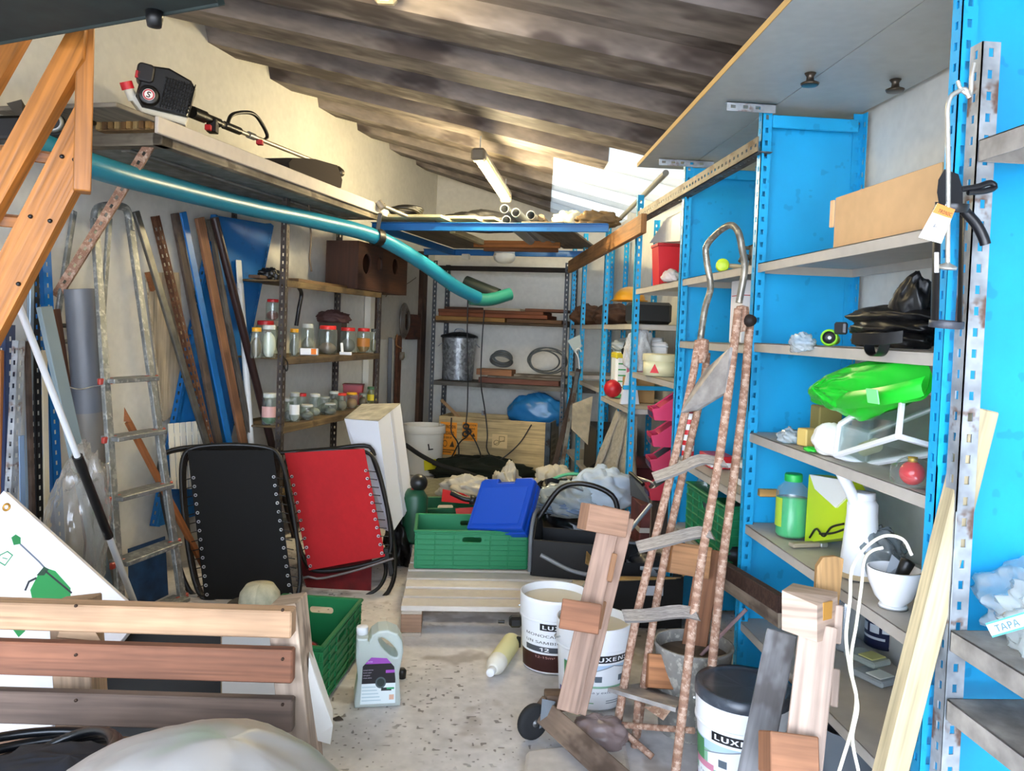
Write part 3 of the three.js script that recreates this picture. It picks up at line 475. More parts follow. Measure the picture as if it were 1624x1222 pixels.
  lone('blue_sheet', slab([onU(204, 870, .3), onU(262, 850, .3), onU(268, 958, .32), onU(206, 958, .32)], .006), M('#27507d', { map: T.mottle }), 'dull blue sheet standing low behind the ladder foot', 'sheet');
}
// ---------- jar rack along the tall wall ----------
const RU = .43, RV0 = 2.5, RV1 = 4.08, RY = [.815, 1.262, 1.765];
{
  const t = thing('jar_rack', 'brown slotted-post rack of rough shelves holding glass jars', 'rack'), pm = M('#6b5f58', { map: T.steel, metalness: .35, roughness: .6 }), sh = worn('#8a7550');
  const sp = (u, v, ry) => { const g = slot(2.5, .04); g.rotateY(ry); g.translate(u, .0, v); part('post', lg(g), pm, t); };
  sp(RU, RV1, PI / 2); sp(RU, RV0, PI); sp(.03, RV1, 0); sp(.03, RV0 + .02, -PI / 2);
  RY.forEach((y, i) => { part('shelf', lbox(.02, RU - .004, y - .012, y, RV0 + .01, RV1 - .01), sh, t); part('shelf_lip', lbox(RU - .006, RU + .004, y - .045, y - .001, RV0 + .02, RV1 - .02), i === 1 ? worn('#7a6a52') : sh, t); });
  part('shelf', lbox(.02, RU, .36, .38, RV0 + .01, RV1 - .01), sh, t);
}
const jarGlass = M('#eaf2ee', { transmission: .92, thickness: 0, roughness: .08, ior: 1.45 });
function jar(name, label, p, r, h, lidCol, fill, fillH, sticker, cat = 'jar') {
  const t = thing(name, label, cat, 'glass jars on the rack', p);
  part('glass_body', lathe([[0, .001], [r * .85, .001], [r, r * .2], [r, h * .78], [r * .93, h * .86], [r * .78, h * .9]], 20), jarGlass, t);
  if (lidCol) { part('lid', lathe([[0, h], [r * .8, h], [r * .86, h - .006], [r * .86, h * .86], [r * .8, h * .86]], 20), plastic(lidCol), t); }
  if (fill) { part('contents', mv(crumple(r * .88, fillH * .55, r * .88, p.x * 9, .1, 5, .95, 10), 0, .006, 0), M(fill, { roughness: .6, metalness: fill === '#7d7c78' ? .5 : 0 }), t); }
  if (sticker) { const g = new THREE.CylinderGeometry(r * 1.01, r * 1.01, h * .34, 16, 1, true, PI - 1.1, 2.2); g.rotateY(PI + .1); g.translate(0, h * .42, 0); part('sticker', g, M(sticker, { roughness: .5 }), t); }
  return t;
}
{
  // [x, width px, top px, u, lid, contents, fill share, sticker, label]
  const up = [[406, 17, 519, .34, '#e0a21c', '#6a5a44', .6, 0, 'jar with a yellow lid at the near end of the middle rack shelf'], [426, 23, 515, .36, '#cfd2cc', '#e4e0d2', .7, 0, 'tall jar of white pieces beside the slotted rack post'], [444, 13, 517, .2, '#58705a', '#3c4a3a', .7, 0, 'dark green filled jar half hidden by the slotted rack post'], [420, 30, 508, .14, '#b81c20', '#7a3b34', .7, 0, 'wide red lidded jar carrying another red lidded jar on top'], [466, 15, 521, .34, '#e0a21c', '#8a8a86', .6, 0, 'second yellow lidded jar of the middle rack shelf'], [487, 20, 513, .3, '#b9bcb4', '#84817a', .5, 0, 'plain lidded jar with long screws behind the silver packet'], [519, 30, 516, .28, '#e02c28', '#7c6a5c', .35, 0, 'large jar with a broad red lid beside the white bracket'], [551, 26, 519, .28, '#d92a26', '#7d7c78', .5, 0, 'red lidded jar of grey hardware, middle one of the three red lids'], [576, 22, 520, .28, '#d92a26', '#b98a3a', .55, '#d58a3c', 'red lidded jar with an orange sticker'], [592, 11, 521, .3, '#4a4d4c', '#9a8f6a', .5, 0, 'slim jar with a dark grey lid at the far rack post']];
  for (const [x, w, yt, u, lid, fill, k, st, label] of up) { const b = onU(x, 560, u); b.y = RY[1]; const Z = -b.clone().sub(EYE).applyQuaternion(camera.quaternion.clone().invert()).z, top = onU(x, yt, u); jar('glass_jar', label, b, w * Z / FOC / 2, top.y - b.y, lid, fill, (top.y - b.y) * k, st); }
  { const b = onU(432, 508, .14); jar('glass_jar', 'red lidded jar standing on top of another red lidded jar', V(b.x, onU(420, 508, .14).y, b.z), .046, .15, '#cc1f22', '#8c5448', .06); }
  const lo = [[428, 20, 632, .3, '#c9cfc8', '#3f6b40', .4, '#d9a9a0', 'jar with a pink and green sticker on the lower rack shelf'], [458, 13, 640, .3, '#c8c8c4', '#7d7c78', .4, 0, 'small jar just past the rack post on the lower shelf'], [468, 14, 631, .35, '#a9aca8', '#b7b4a8', .4, '#f1efe8', 'jar with a white sticker on the lower rack shelf'], [479, 13, 632, .22, '#d51f22', '#8c8c86', .5, 0, 'jar with a small red lid among the lower rack jars'], [487, 18, 650, .36, '#b4b7b2', '#6f6d66', .45, 0, 'squat jar with a plain lid ahead of the red lidded one'], [500, 15, 626, .3, '#c6c9c4', '#a3a6a0', .3, 0, 'tall clear jar in the middle of the lower rack shelf'], [514, 17, 637, .28, '#90958e', '#5f6258', .5, 0, 'jar of dark bits beside the tall clear jar'], [530, 14, 622, .24, '#c2c6bf', '#8a8c80', .5, 0, 'tall jar standing behind the lower row'], [524, 16, 648, .36, '#b0b3ac', '#6b6a60', .5, 0, 'squat jar at the shelf lip under the tall one'], [543, 13, 625, .3, '#d7351f', '#8a7f70', .5, 0, 'jar with an orange red lid next to a yellow lid'], [558, 16, 624, .3, '#e6a81e', '#a5774a', .55, 0, 'jar with a yellow lid on the lower rack shelf'], [576, 12, 632, .3, '#6d7370', '#5a4a3c', .6, 0, 'small dark jar between yellow and green lids'], [590, 14, 615, .3, '#3f6b46', '#7c7a48', .8, '#d8c52c', 'jar with a green lid and yellow sticker at the rack end']];
  for (const [x, w0, y0, u, lid, fill, k, st, label] of lo) { const w = w0 * 1.22, yt = y0 - (y0 > 628 ? 9 : 2), b0 = onU(x, yt, u), b = b0.clone().setY(RY[0]); const Z = -b.clone().sub(EYE).applyQuaternion(camera.quaternion.clone().invert()).z; jar('glass_jar', label, b, w * Z / FOC / 2, Math.max(.08, b0.y - b.y), lid, fill, Math.max(.08, b0.y - b.y) * k, st); }
  const sp = onU(490, 561, .4); sp.y = RY[1] + .032;
  { const t = thing('packet', 'silver packet with an orange square lying before the jars', 'packet'); const g = cbox(.13, .055, .02, .006); g.rotateX(-.2); g.rotateY(.28); g.translate(sp.x, sp.y, sp.z); part('wrapper', g, metal('#c9cdd3', { roughness: .35 }), t); const o = cbox(.035, .04, .004, .001); o.translate(.03, 0, .0105); o.rotateX(-.2); o.rotateY(.28); o.translate(sp.x, sp.y, sp.z); part('print', o, M('#e07a28'), t); }
  { const p = onU(543, 562, .4).setY(RY[1]), t = thing('plastic_bracket', 'white plastic bracket lying in front of the red lidded jars', 'bracket'); part('arm', bar(p.clone().add(V(-.02, .012, 0)), p.clone().add(V(.07, .012, .02)), .02, .022, UP), WHITE, t); part('upright', bar(p.clone().add(V(0, .012, 0)), p.clone().add(V(-.01, .09, -.01)), .02, .015), WHITE, t); }
  { const b = onU(528, 516, .12), g = crumple(.13, .06, .09, 31, .25, 3); g.translate(b.x, RY[1] + .24, b.z); lone('dried_bundle', g, M('#4a2f2c'), 'dark reddish dried bundle piled behind the red lidded jars', 'bundle'); const h = bx(.2, .24, .1, 0, .12, 0); h.rotateY(-TH); h.translate(b.x, RY[1], b.z); lone('wire_basket', h, M('#5b5348', { map: T.weave }), 'dull woven box carrying the dried bundle', 'basket'); }
  { const p = onU(560, 640, .16).setY(RY[0]), t = thing('red_tin', 'dark red open tin behind the yellow lidded jar', 'tin'); const g = ext([[-.07, 0], [.07, 0], [.085, .17], [-.085, .17]], .1, .006); g.rotateY(-TH + .3); g.translate(p.x, p.y + .0, p.z); part('body', g, plastic('#a3161f'), t); const r = bx(.175, .012, .11, 0, .17, 0); r.rotateY(-TH + .3); r.translate(p.x, p.y, p.z); part('rim', r, plastic('#7d0f17'), t); }
  lone('black_hose', tube([onU(472, 452, .38), onU(478, 466, .36), onU(474, 490, .35), onU(470, 516, .33)], .014, 8), BLACK, 'short black hose hanging from the top rack shelf', 'hose');
  lone('twine', tube([onU(490, 325, .44), onU(493, 380, .45), onU(491, 410, .46), onU(494, 430, .45)], .006, 6), M('#6b5a45'), 'knotted brown twine dangling before the top rack shelf', 'twine');
  lone('small_hook', tube([onU(449, 565, .45), onU(456, 575, .45), onU(455, 588, .45), onU(450, 580, .45)], .005, 6), BLACK, 'small black hook and ring hanging on the rack post', 'hook');
  for (const [x0, x1, l, s] of [[541, 588, 'brown wooden crate with round cutouts on the top rack shelf', 0], [582, 622, 'darker crate with a round cutout at the end of the top rack shelf', 1]]) {
    const a = onU(x0, 455, .3), b = onU(x1, 458, .3), w = a.distanceTo(b), h = .37, t = thing('wooden_crate', l, 'crate', 'crates on the rack top'), K = g => { g.rotateY(PI / 2 - TH - (s ? 0 : 0)); g.translate((a.x + b.x) / 2, RY[2] + h / 2 + .003, (a.z + b.z) / 2); return g; };
    const hole = (cx, cy, r) => Array.from({ length: 20 }, (_, i) => [cx + r * Math.cos(i * PI / 10), cy + r * Math.sin(i * PI / 10)]);
    const wm = wood(s ? '#5a3418' : '#47281a'), f = ext([[-w / 2, -h / 2], [w / 2, -h / 2], [w / 2, h / 2], [-w / 2, h / 2]], .014, 0, s ? [hole(0, .05, .07)] : [hole(-.12, .02, .08), hole(.13, .04, .06)]);
    f.translate(0, 0, .13); part('front_panel', K(f), wm, t); part('back_panel', K(bx(w, h, .012, 0, 0, -.13)), wm, t); part('side_panel', K(bx(.012, h, .25, -w / 2 + .006, 0, 0)), wm, t); part('side_panel', K(bx(.012, h, .25, w / 2 - .006, 0, 0)), wm, t); part('base_panel', K(bx(w - .03, .012, .24, 0, -h / 2 + .008, 0)), wm, t); part('top_panel', K(bx(w - .03, .012, .24, 0, h / 2 - .008, 0)), wm, t);
  }
  for (const [x0, x1, y, l, m] of [[465, 560, 436, 'rough pale board lying on the top rack shelf', '#8a6a48'], [430, 492, 428, 'brown lath lying at the near end of the top rack shelf', '#5e4430']]) { const a = onU(x0, y, .36).setY(RY[2] + (m === '#8a6a48' ? .013 : .013)), b = onU(x1, y + 8, .3).setY(a.y); if (m !== '#8a6a48') { a.addScaledVector(NU, -.12); b.addScaledVector(NU, -.12); } lone('loose_board', bar(a, b, .08, .022, UP), wood(m), l, 'board', 'boards on the rack top'); }
  { const p = onU(427, 432, .25).setY(RY[2]), g = crumple(.07, .05, .06, 44, .3, 3); g.translate(p.x, p.y, p.z); lone('black_cloth', g, BLACK, 'small black crumpled cloth at the near end of the top rack shelf', 'cloth'); }
}

// ---------- rack on the far wall ----------
const fp = (x, y, v) => onV(x, y, v);
{
  const t = thing('far_rack', 'grey slotted-post rack of worn boards along the far white wall', 'rack'), pm = M('#6d7176', { map: T.steel, metalness: .4, roughness: .55 });
  const sp = (u, v, ry, len = 2.2) => { const g = slot(len, .045); g.rotateY(ry); g.translate(u, 0, v); part('post', lg(g), pm, t); };
  sp(.2, .6, 0); sp(.2, .06, PI / 2); sp(1.66, .6, PI); sp(1.66, .06, PI);
  part('shelf', lbox(.22, 1.64, 1.548, 1.572, .05, .58), worn('#6f5a42'), t); part('shelf', lbox(.22, 1.98, .907, .93, .05, .59), M('#77766f', { map: T.worn }), t); part('shelf_lip', lbox(.22, 1.98, .885, .93, .592, .597), M('#77766f', { map: T.worn }), t);
  part('header', lbox(.2, 1.66, 2.1, 2.15, .55, .59), worn('#33271c'), t);
}
{
  const mk = (l, u0, u1, y, v0, v1, h, c) => lone('stacked_board', lbox(u0, u1, y, y + h, v0, v1), wood(c), l, 'board', 'boards stacked on the far rack');
  let y = 1.573;
  mk('mustard brown board at the bottom of the far rack stack', .24, 1.0, y, .1, .6, .045, '#a77b3c'); mk('dark board beside the mustard one at the bottom of the far rack stack', 1.02, 1.6, y, .12, .6, .04, '#6d4a2a');
  mk('reddish brown board in the middle of the far rack stack', .28, 1.45, y + .046, .1, .62, .04, '#8a4a28'); mk('wide chestnut board near the top of the far rack stack', .26, 1.4, y + .087, .12, .58, .035, '#7b4526'); mk('cream board on top of the far rack stack', .75, 1.15, y + .123, .2, .55, .025, '#cfc1a4'); mk('dark brown board on top of the far rack stack', .3, .73, y + .123, .2, .5, .025, '#523322'); mk('short chestnut board on top of the stack by the blue post', 1.2, 1.62, y + .123, .2, .55, .03, '#7a4a2e');
}
{
  const c = fp(726, 604, .34).setY(.931), t = thing('metal_bin', 'galvanised lidded metal bin standing on the far rack', 'bin'), g = M('#d3d9de', { map: T.spangle, metalness: .6, roughness: .36 });
  part('body', lathe([[0, .002], [.155, .002], [.16, .012], [.188, .46], [.196, .465], [.196, .475], [.185, .475], [.152, .02], [0, .015]], 36, c), g, t);
  part('lid', lathe([[.0, .525], [.08, .518], [.15, .5], [.2, .485], [.205, .465], [.199, .46]], 36, c), M('#5c6165', { map: T.spangle, metalness: .7, roughness: .45 }), t);
  part('lid_handle', tube([c.clone().add(V(-.06, .515, 0)), c.clone().add(V(-.04, .55, 0)), c.clone().add(V(.04, .55, 0)), c.clone().add(V(.06, .515, 0))], .007, 8), GALV, t);
  for (const s of [-1, 1]) part('side_handle', tube([V(s * .183, .4, .05), V(s * .215, .37, .05), V(s * .215, .37, -.05), V(s * .183, .4, -.05)].map(p => p.add(c)), .006, 6), GALV, t);
}
{
  const y = .932, ua = uOf(fp(757, 590, .5)); lone('red_plank', lbox(ua + .02, 1.58, y, y + .055, .36, .52), wood('#7c4c3c'), 'reddish plank lying lowest on the far rack beside the metal bin', 'plank'); lone('grey_plank', lbox(ua + .12, 1.6, y + .056, y + .08, .34, .53), worn('#8a8378'), 'grey plank lying on the reddish plank of the far rack', 'plank'); lone('grey_plank', lbox(ua + .4, 1.64, y + .081, y + .105, .3, .51), worn('#9b948a'), 'upper grey plank carrying the cable loops on the far rack', 'plank');
  lone('wooden_block', lbox(ua, ua + .385, y + .081, y + .145, .36, .54), wood('#a8734e'), 'short orange brown board under the small hose ring', 'board');
  const ring = (x, yy, v, R, r, tilt, sq) => { const g = new THREE.TorusGeometry(R, r, 8, 40); g.scale(1, sq, 1); g.rotateX(tilt); g.rotateY(-TH); const p = fp(x, yy, v); g.translate(p.x, p.y, p.z); return g; };
  lone('hose_ring', [ring(795, 572, .45, .115, .014, .85, .8), ring(795, 569, .45, .11, .013, .75, .8), ring(797, 566, .45, .1, .012, .6, .8)], plastic('#4d5254'), 'small coil of grey hose on the orange brown board', 'hose');
  lone('cable_loops', [ring(866, 571, .4, .19, .0095, .25, .72), ring(868, 574, .42, .2, .0095, .12, .62), ring(862, 572, .38, .17, .0095, .4, .7), ring(870, 572, .44, .195, .008, 0, .7)], plastic('#4c5254'), 'wide loops of grey cable standing on the far rack', 'cable');
}
{ // wooden crate with orange stickers
  const v0 = .28, v1 = .78, u0 = .38, u1 = 1.56, h = .58, t = thing('plywood_crate', 'pale plywood crate with orange stickers standing beneath the far rack', 'crate'), W = wood('#d9bf8c');
  const st = canvas(256, 320, x => { x.fillStyle = '#e8941e'; x.fillRect(0, 0, 256, 320); x.fillStyle = '#3a2408'; x.font = 'bold 44px sans-serif'; for (let i = 0; i < 2; i++) { x.fillText(['ATENCION', 'CUIDADO'][i], 18, 60 + i * 62, 220); } x.font = 'bold 26px sans-serif'; x.fillText('THIS SIDE UP', 22, 160, 210); x.beginPath(); x.arc(80, 210, 30, 0, 7); x.lineWidth = 7; x.strokeStyle = '#3a2408'; x.stroke(); x.beginPath(); x.moveTo(150, 240); x.lineTo(195, 180); x.lineTo(225, 240); x.fill(); x.fillRect(20, 268, 216, 8); x.fillRect(20, 288, 160, 8); });
  part('front_panel', lbox(u0, u1, .01, h, v1 - .012, v1), W, t); part('back_panel', lbox(u0, u1, .01, h, v0, v0 + .012), W, t); part('side_panel', lbox(u0, u0 + .012, .01, h, v0 + .013, v1 - .013), W, t);
  const s = part('side_panel', lbox(u1 - .012, u1, .01, h, v0 + .013, v1 - .013), wood('#a59a86'), t), txt = canvas(256, 256, x => { x.clearRect(0, 0, 256, 256); x.fillStyle = 'rgba(150,140,120,1)'; x.fillRect(0, 0, 256, 256); x.fillStyle = '#4a463e'; x.font = 'bold 34px sans-serif'; ['FRAGILE', 'LUMBER', 'FOR USE', 'HANDLE', 'NO. 42'].forEach((q, i) => x.fillText(q, 30, 52 + i * 42)); });
  const pg = new THREE.PlaneGeometry(.4, .36); pg.rotateY(PI / 2); pg.translate(u1 + .001, .3, (v0 + v1) / 2); part('print', lg(pg), M('#ffffff', { map: txt, roughness: .8 }), s);
  part('base_panel', lbox(u0 + .013, u1 - .013, .002, .014, v0 + .013, v1 - .013), W, t);
  part('corner_strip', [lbox(u1 - .05, u1 + .002, .01, h, v1, v1 + .003), lbox(u1, u1 + .003, .01, h, v1 - .05, v1)], M('#5b6a78', { map: T.steel, metalness: .4 }), t);
  for (const [a, b, c, d] of [[.02, .2, .18, .52], [.26, .42, .34, .53]]) { const g = new THREE.PlaneGeometry(b - a, d - c); g.translate(u0 + (a + b) / 2, (c + d) / 2, v1 + .002); part('sticker', lg(g), M('#ffffff', { map: st, roughness: .6 }), t, 'orange warning sticker'); }
  const mk = canvas(128, 128, x => { x.fillStyle = '#d9bf8c'; x.fillRect(0, 0, 128, 128); x.strokeStyle = '#7d6a45'; x.lineWidth = 5; x.strokeRect(60, 20, 44, 44); x.beginPath(); x.arc(38, 80, 22, 0, 7); x.stroke(); x.beginPath(); x.moveTo(16, 100); x.lineTo(100, 54); x.stroke(); }); { const g = new THREE.PlaneGeometry(.16, .14); g.translate(u0 + .66, .36, v1 + .0015); part('stamp', lg(g), M('#ffffff', { map: mk, roughness: .8 }), t); }
  for (const u of [.7, 1.1, 1.35]) part('clip', lbox(u, u + .04, h - .02, h + .03, v0 + .012, v0 + .018), GALV, t);
  { const g = crumple(.3, .2, .14, 51, .14, 2, .9); g.rotateY(-TH); const p = L(1.33, .4, .42); g.translate(p.x, .46, p.z); lone('blue_bag', g, film('#2a7fc2', { transmission: .25, roughness: .3 }), 'glossy blue plastic bag bulging from the plywood crate', 'bag'); }
  lone('wooden_stick', bar(fp(700, 634, .5), fp(735, 668, .55), .035, .03), wood('#c49a6c'), 'pale stick poking up from the plywood crate', 'stick');
  const cab = (l, pts, v = .84) => lone('hanging_cable', tube(pts.map(p => fp(p[0], p[1], p[2] ?? v)), .007, 6), BLACK, l, 'cable', 'dark cables by the plywood crate');
  cab('dark cable hanging straight past the metal bin to a knot', [[742, 470, .7], [741, 540, .7], [742, 600, .72], [741, 650, .8], [739, 680, .84], [742, 690, .85], [730, 700, .84], [716, 725, .86]]);
  cab('dark cable hanging past the hose ring down the crate front', [[768, 492, .7], [764, 550, .7], [763, 610, .72], [769, 650, .82], [773, 690, .84], [772, 712, .86], [784, 732, .9]]);
  cab('dark cable arching from the crate rim to the heap', [[843, 673, .8], [826, 700, .82], [808, 718, .84], [792, 730, .88]]);
  cab('thin dark cable crossing the orange stickers', [[716, 662, .8], [716, 685, .82], [726, 702, .83], [728, 730, .86]]); cab('dark cable curving from the knot across the pale crate front', [[741, 682, .85], [752, 696, .84], [762, 720, .85], [764, 735, .88]]);
  lone('cable_knot', [[739, 676], [743, 684], [738, 688]].map(([x, y]) => { const g = new THREE.TorusGeometry(.025, .009, 6, 14), p = fp(x, y, .86); g.translate(p.x, p.y, p.z); return g; }), BLACK, 'knotted loops where the dark cables meet over the stickers', 'cable');
}
{ // door wall extras
  const c = onU(641, 508, .08), t = thing('cable_reel', 'coil of old cable hanging on the brown door rail', 'coil'); part('coil', [0, 1, 2, 3].map(i => { const g = new THREE.TorusGeometry(.13 - i * .013, .014, 8, 30); g.scale(.8, 1.25, 1); g.rotateY(PI / 2 - TH); g.translate(c.x + i * .008, c.y, c.z); return g; }), plastic('#4c463f'), t); part('plug', lathe([[0, 0], [.03, .0], [.034, .05], [.02, .08], [0, .08]], 14, onU(637, 558, .08), V(0, -1, 0)), plastic('#5d564c'), t); part('tail', tube([onU(630, 530, .08), onU(628, 545, .09), onU(637, 552, .09)], .007, 6), M('#8a5a34'), t);
  lone('thin_wire', tube([onU(612, 470, .1), onU(625, 455, .1), onU(645, 450, .1), onU(660, 440, .1)], .004, 5), M('#5a5048'), 'thin wire strung across the pale door', 'wire');
  lone('black_strip', bar(onU(619, 535, .1), onU(617, 640, .1), .04, .012), BLACK, 'black strip hanging against the white door trim', 'strip');
  const b = H(671, 745, 0).add(V(0, 0, .18)), u = thing('white_bucket', 'tall white drum with a yellow label beside the plywood crate', 'bucket');
  part('body', lathe([[0, .002], [.18, .002], [.19, .012], [.205, .44], [.22, .445], [.22, .5], [.2, .5], [.185, .02], [0, .015]], 36, b), M('#e9e7dd', { roughness: .45 }), u); part('rim_ring', lathe([[.207, .42], [.222, .42], [.222, .445], [.207, .445]], 36, b), M('#dedbd0', { roughness: .45 }), u);
  part('contents', lathe([[0, .45], [.198, .45]], 24, b), M('#a89a78'), u); const p = A(687, 725, 8.18); part('label', mv(cbox(.13, .1, .004, .001), b.x + .08, .12, b.z + .192, 0, .4, .1), M('#e6df2c'), u, 'yellow label'); part('mark', [mv(cbox(.012, .06, .004, .001), b.x + .06, .3, b.z + .2, 0, .3, .2), mv(cbox(.05, .012, .004, .001), b.x + .08, .275, b.z + .197, 0, .3, .1)], BLACK, u);
  lone('black_hose', tube([A(643, 705, 7.9), A(668, 722, 7.85), A(700, 738, 7.8), A(735, 748, 7.7), A(760, 757, 7.5)], .022, 8), RUBBER, 'thick black hose draped in front of the tall white drum', 'hose');
  { const g = crumple(.55, .14, .26, 61, .3, 3, .5); const q = H(765, 752, .0); g.translate(q.x, -.01, q.z + .1); lone('green_net_heap', g, M('#172419', { map: T.weave, roughness: .9 }), 'dark green crumpled netting heaped before the plywood crate', 'netting'); }
  lone('grey_mat', slab([[650, 762], [725, 755], [735, 778], [652, 786]].map(q => H(q[0], q[1], .1)), .06), M('#a9a58c', { map: T.weave }), 'grey green folded mat lying before the white drum', 'mat'); { const q = H(668, 800, 0); lone('low_box', mv(cbox(.42, .08, .5, .01), q.x + .1, .042, q.z - .35, 0, .1), M('#3c3a34', { map: T.mottle }), 'low dark box under the folded mat', 'box'); }
}
// ---------- pale tall carton ----------
{
  const t = thing('white_carton', 'tall plain white carton leaning beside the jar rack', 'carton'), Q = [A(545, 665, 5.2), A(600, 668, 5.05), A(655, 815, 4.95), A(600, 838, 5.05)];
  const f = [[546, 664, 5.25], [600, 668, 5.05], [635, 640, 5.45], [574, 641, 5.55]].map(p => A(...p)), b = [[590, 830, 5.0], [622, 845, 4.8], [655, 795, 5.2], [625, 800, 5.4]].map(p => A(...p));
  b.forEach(p => { }); part('body', hull([...f, ...b], 1), M('#dddfe4', { roughness: .6 }), t); part('top_flap', slab([f[0], f[1], f[2], f[3]].map(p => p.clone().add(V(0, .004, 0))), .003), M('#cfc9b6', { map: T.mottle, roughness: .7 }), t); part('tape', slab([f[1].clone().lerp(f[2], .5), f[1].clone().lerp(f[2], .62), b[1].clone().lerp(b[2], .62), b[1].clone().lerp(b[2], .5)].map(p => p.clone().add(V(.003, 0, .004))), .002), M('#c9cbd2', { roughness: .4 }), t);
}
// ---------- folding loungers ----------
function lounger(label, P, fabric, frame, o = {}) {              // P: px corners + depth, clockwise from top
  const t = thing('folding_lounger', label, 'lounger', o.group), C = P.map(p => A(...p)), mid = (a, b, k) => C[a].clone().lerp(C[b], k), back = C[1].clone().sub(C[0]).cross(C[3].clone().sub(C[0])).normalize(); if (back.dot(EYE.clone().sub(C[0])) > 0) back.negate();
  const loop = k => { const r = [], n = 4; for (let i = 0; i < n; i++) { r.push(mid(i, (i + 1) % n, .08), mid(i, (i + 1) % n, .92)); } return r.map(p => p.addScaledVector(back, k)); };
  for (const k of o.loops || [.02, .07, .12]) part('frame_tube', tube(loop(k), .0125, 8, 90, true), frame, t);
  const f = o.fabric || [.06, .94, .03, 1], S = (s, v) => C[0].clone().lerp(C[1], s).lerp(C[3].clone().lerp(C[2], s), v);
  if (fabric) {
    part('fabric', patch((s, v) => S(mix(f[0], f[1], s), mix(f[3], f[2], v)).addScaledVector(back, -.004 + .025 * Math.sin(v * PI) * Math.sin(s * PI)), 14, 14, .004), fabric, t);
    const ey = [], lc = []; for (let i = 0; i < (o.n || 14); i++) for (const s of [0, 1]) { const v = mix(.2, .97, i / ((o.n || 14) - 1)), e = S(s ? f[1] - .03 : f[0] + .03, v).addScaledVector(back, -.012), g = new THREE.TorusGeometry(.007, .0026, 6, 10); g.translate(e.x, e.y, e.z); part('eyelet', g, metal('#c9ccd0'), t); part('lace', rod(e, S(s ? .995 : .005, v + .012).addScaledVector(back, .005), .0028, 6), BLACK, t); }
  }
  return t;
}
const LG = 'folded loungers leaning on the tall wall';
lounger('bare black framed folding lounger sandwiched behind the black fabric one', [[250, 717, 4.58], [420, 712, 4.85], [452, 940, 4.62], [300, 946, 4.45]], null, BLACK, { group: LG, loops: [0, .045] });
lounger('folding lounger with black fabric and laced eyelets, nearest of the folded ones', [[286, 712, 4.56], [443, 711, 4.68], [478, 950, 4.37], [313, 950, 4.36]], M('#060606', { roughness: .9 }), BLACK, { group: LG, fabric: [.07, .93, .01, 1] });
{
  const r = M('#c2161e', { map: T.plaster, roughness: .85 }), t = lounger('folding lounger with faded red fabric leaning beyond the black one', [[448, 722, 4.9], [590, 714, 4.9], [622, 880, 4.62], [486, 905, 4.62]], r, BLACK, { group: LG, n: 11, fabric: [.03, .92, -.02, 1], loops: [.02] });
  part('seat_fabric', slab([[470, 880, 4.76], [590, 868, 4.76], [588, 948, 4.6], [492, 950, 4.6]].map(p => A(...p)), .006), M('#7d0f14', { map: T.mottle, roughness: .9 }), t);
  part('crossbar', tube([A(470, 920, 4.5), A(490, 914, 4.5), A(502, 917, 4.5), A(560, 905, 4.5), A(624, 885, 4.5)], .007, 8), metal('#7a7472'), t);
  part('rear_frame', tube([A(588, 716, 4.98), A(606, 770, 4.9), A(626, 880, 4.7), A(622, 925, 4.6), A(606, 948, 4.55), A(570, 954, 4.5)], .013, 8), BLACK, t); part('rear_frame', tube([A(600, 860, 4.75), A(612, 905, 4.66), A(602, 930, 4.6), A(580, 945, 4.56)], .011, 8), BLACK, t);
  part('frame_back', tube([A(445, 718, 4.95), A(520, 712, 5), A(586, 708, 5), A(594, 722, 4.98)], .013, 8), BLACK, t); part('hinge', [0, 1].map(i => mv(cbox(.03, .09, .03, .004), ...A(614 + i * 6, 880 + i * 20, 4.64).toArray(), 0, 0, .2)), BLACK, t);
}
lone('black_bundle', (() => { const g = crumple(.09, .16, .14, 71, .3, 3, .9), p = H(632, 900, 0); g.translate(p.x, 0, p.z - .1); return g; })(), BLACK, 'dark bundle wedged between the red lounger and the wooden pallet', 'bundle');
// ---------- pallets ----------
{
  const t = thing('wooden_pallet', 'dusty pallet lying flat on the floor carrying a green crate', 'pallet', 'wooden pallets'), x0 = -.2, x1 = .7, z0 = -3.935, z1 = -5.1, P = wood('#d9c8b4'), n = 8, DK = ['#e6dccf', '#ddd2c4', '#ece3d8'].map(c => M(c, { map: T.plaster, bumpMap: T.wood, bumpScale: .003, roughness: .9 }));
  for (let i = 0; i < n; i++) { const w = .118, z = z0 - w / 2 - i * (z0 - z1 - w) / (n - 1); part('deck_board', bx(x1 - x0 + rnd(-.008, .008), .026, w, (x0 + x1) / 2, .136 + rnd(-.002, .002), z, 0, rnd(-.004, .004)), DK[i % 3], t); }
  for (const x of [x0 + .05, x1 - .05]) { part('bottom_board', bx(.1, .018, z0 - z1, x, .0095, (z0 + z1) / 2), P, t); part('stringer_board', bx(.1, .016, z0 - z1 - .01, x, .1145, (z0 + z1) / 2), P, t); for (const z of [z0 - .07, (z0 + z1) / 2, z1 + .07]) part('block', bx(.1, .088, .13, x, .0625, z), wood('#b08a6e'), t); }
  part('bottom_board', bx(x1 - x0, .018, .1, (x0 + x1) / 2, .0285 - .0095, z0 - .4), P, t);
}
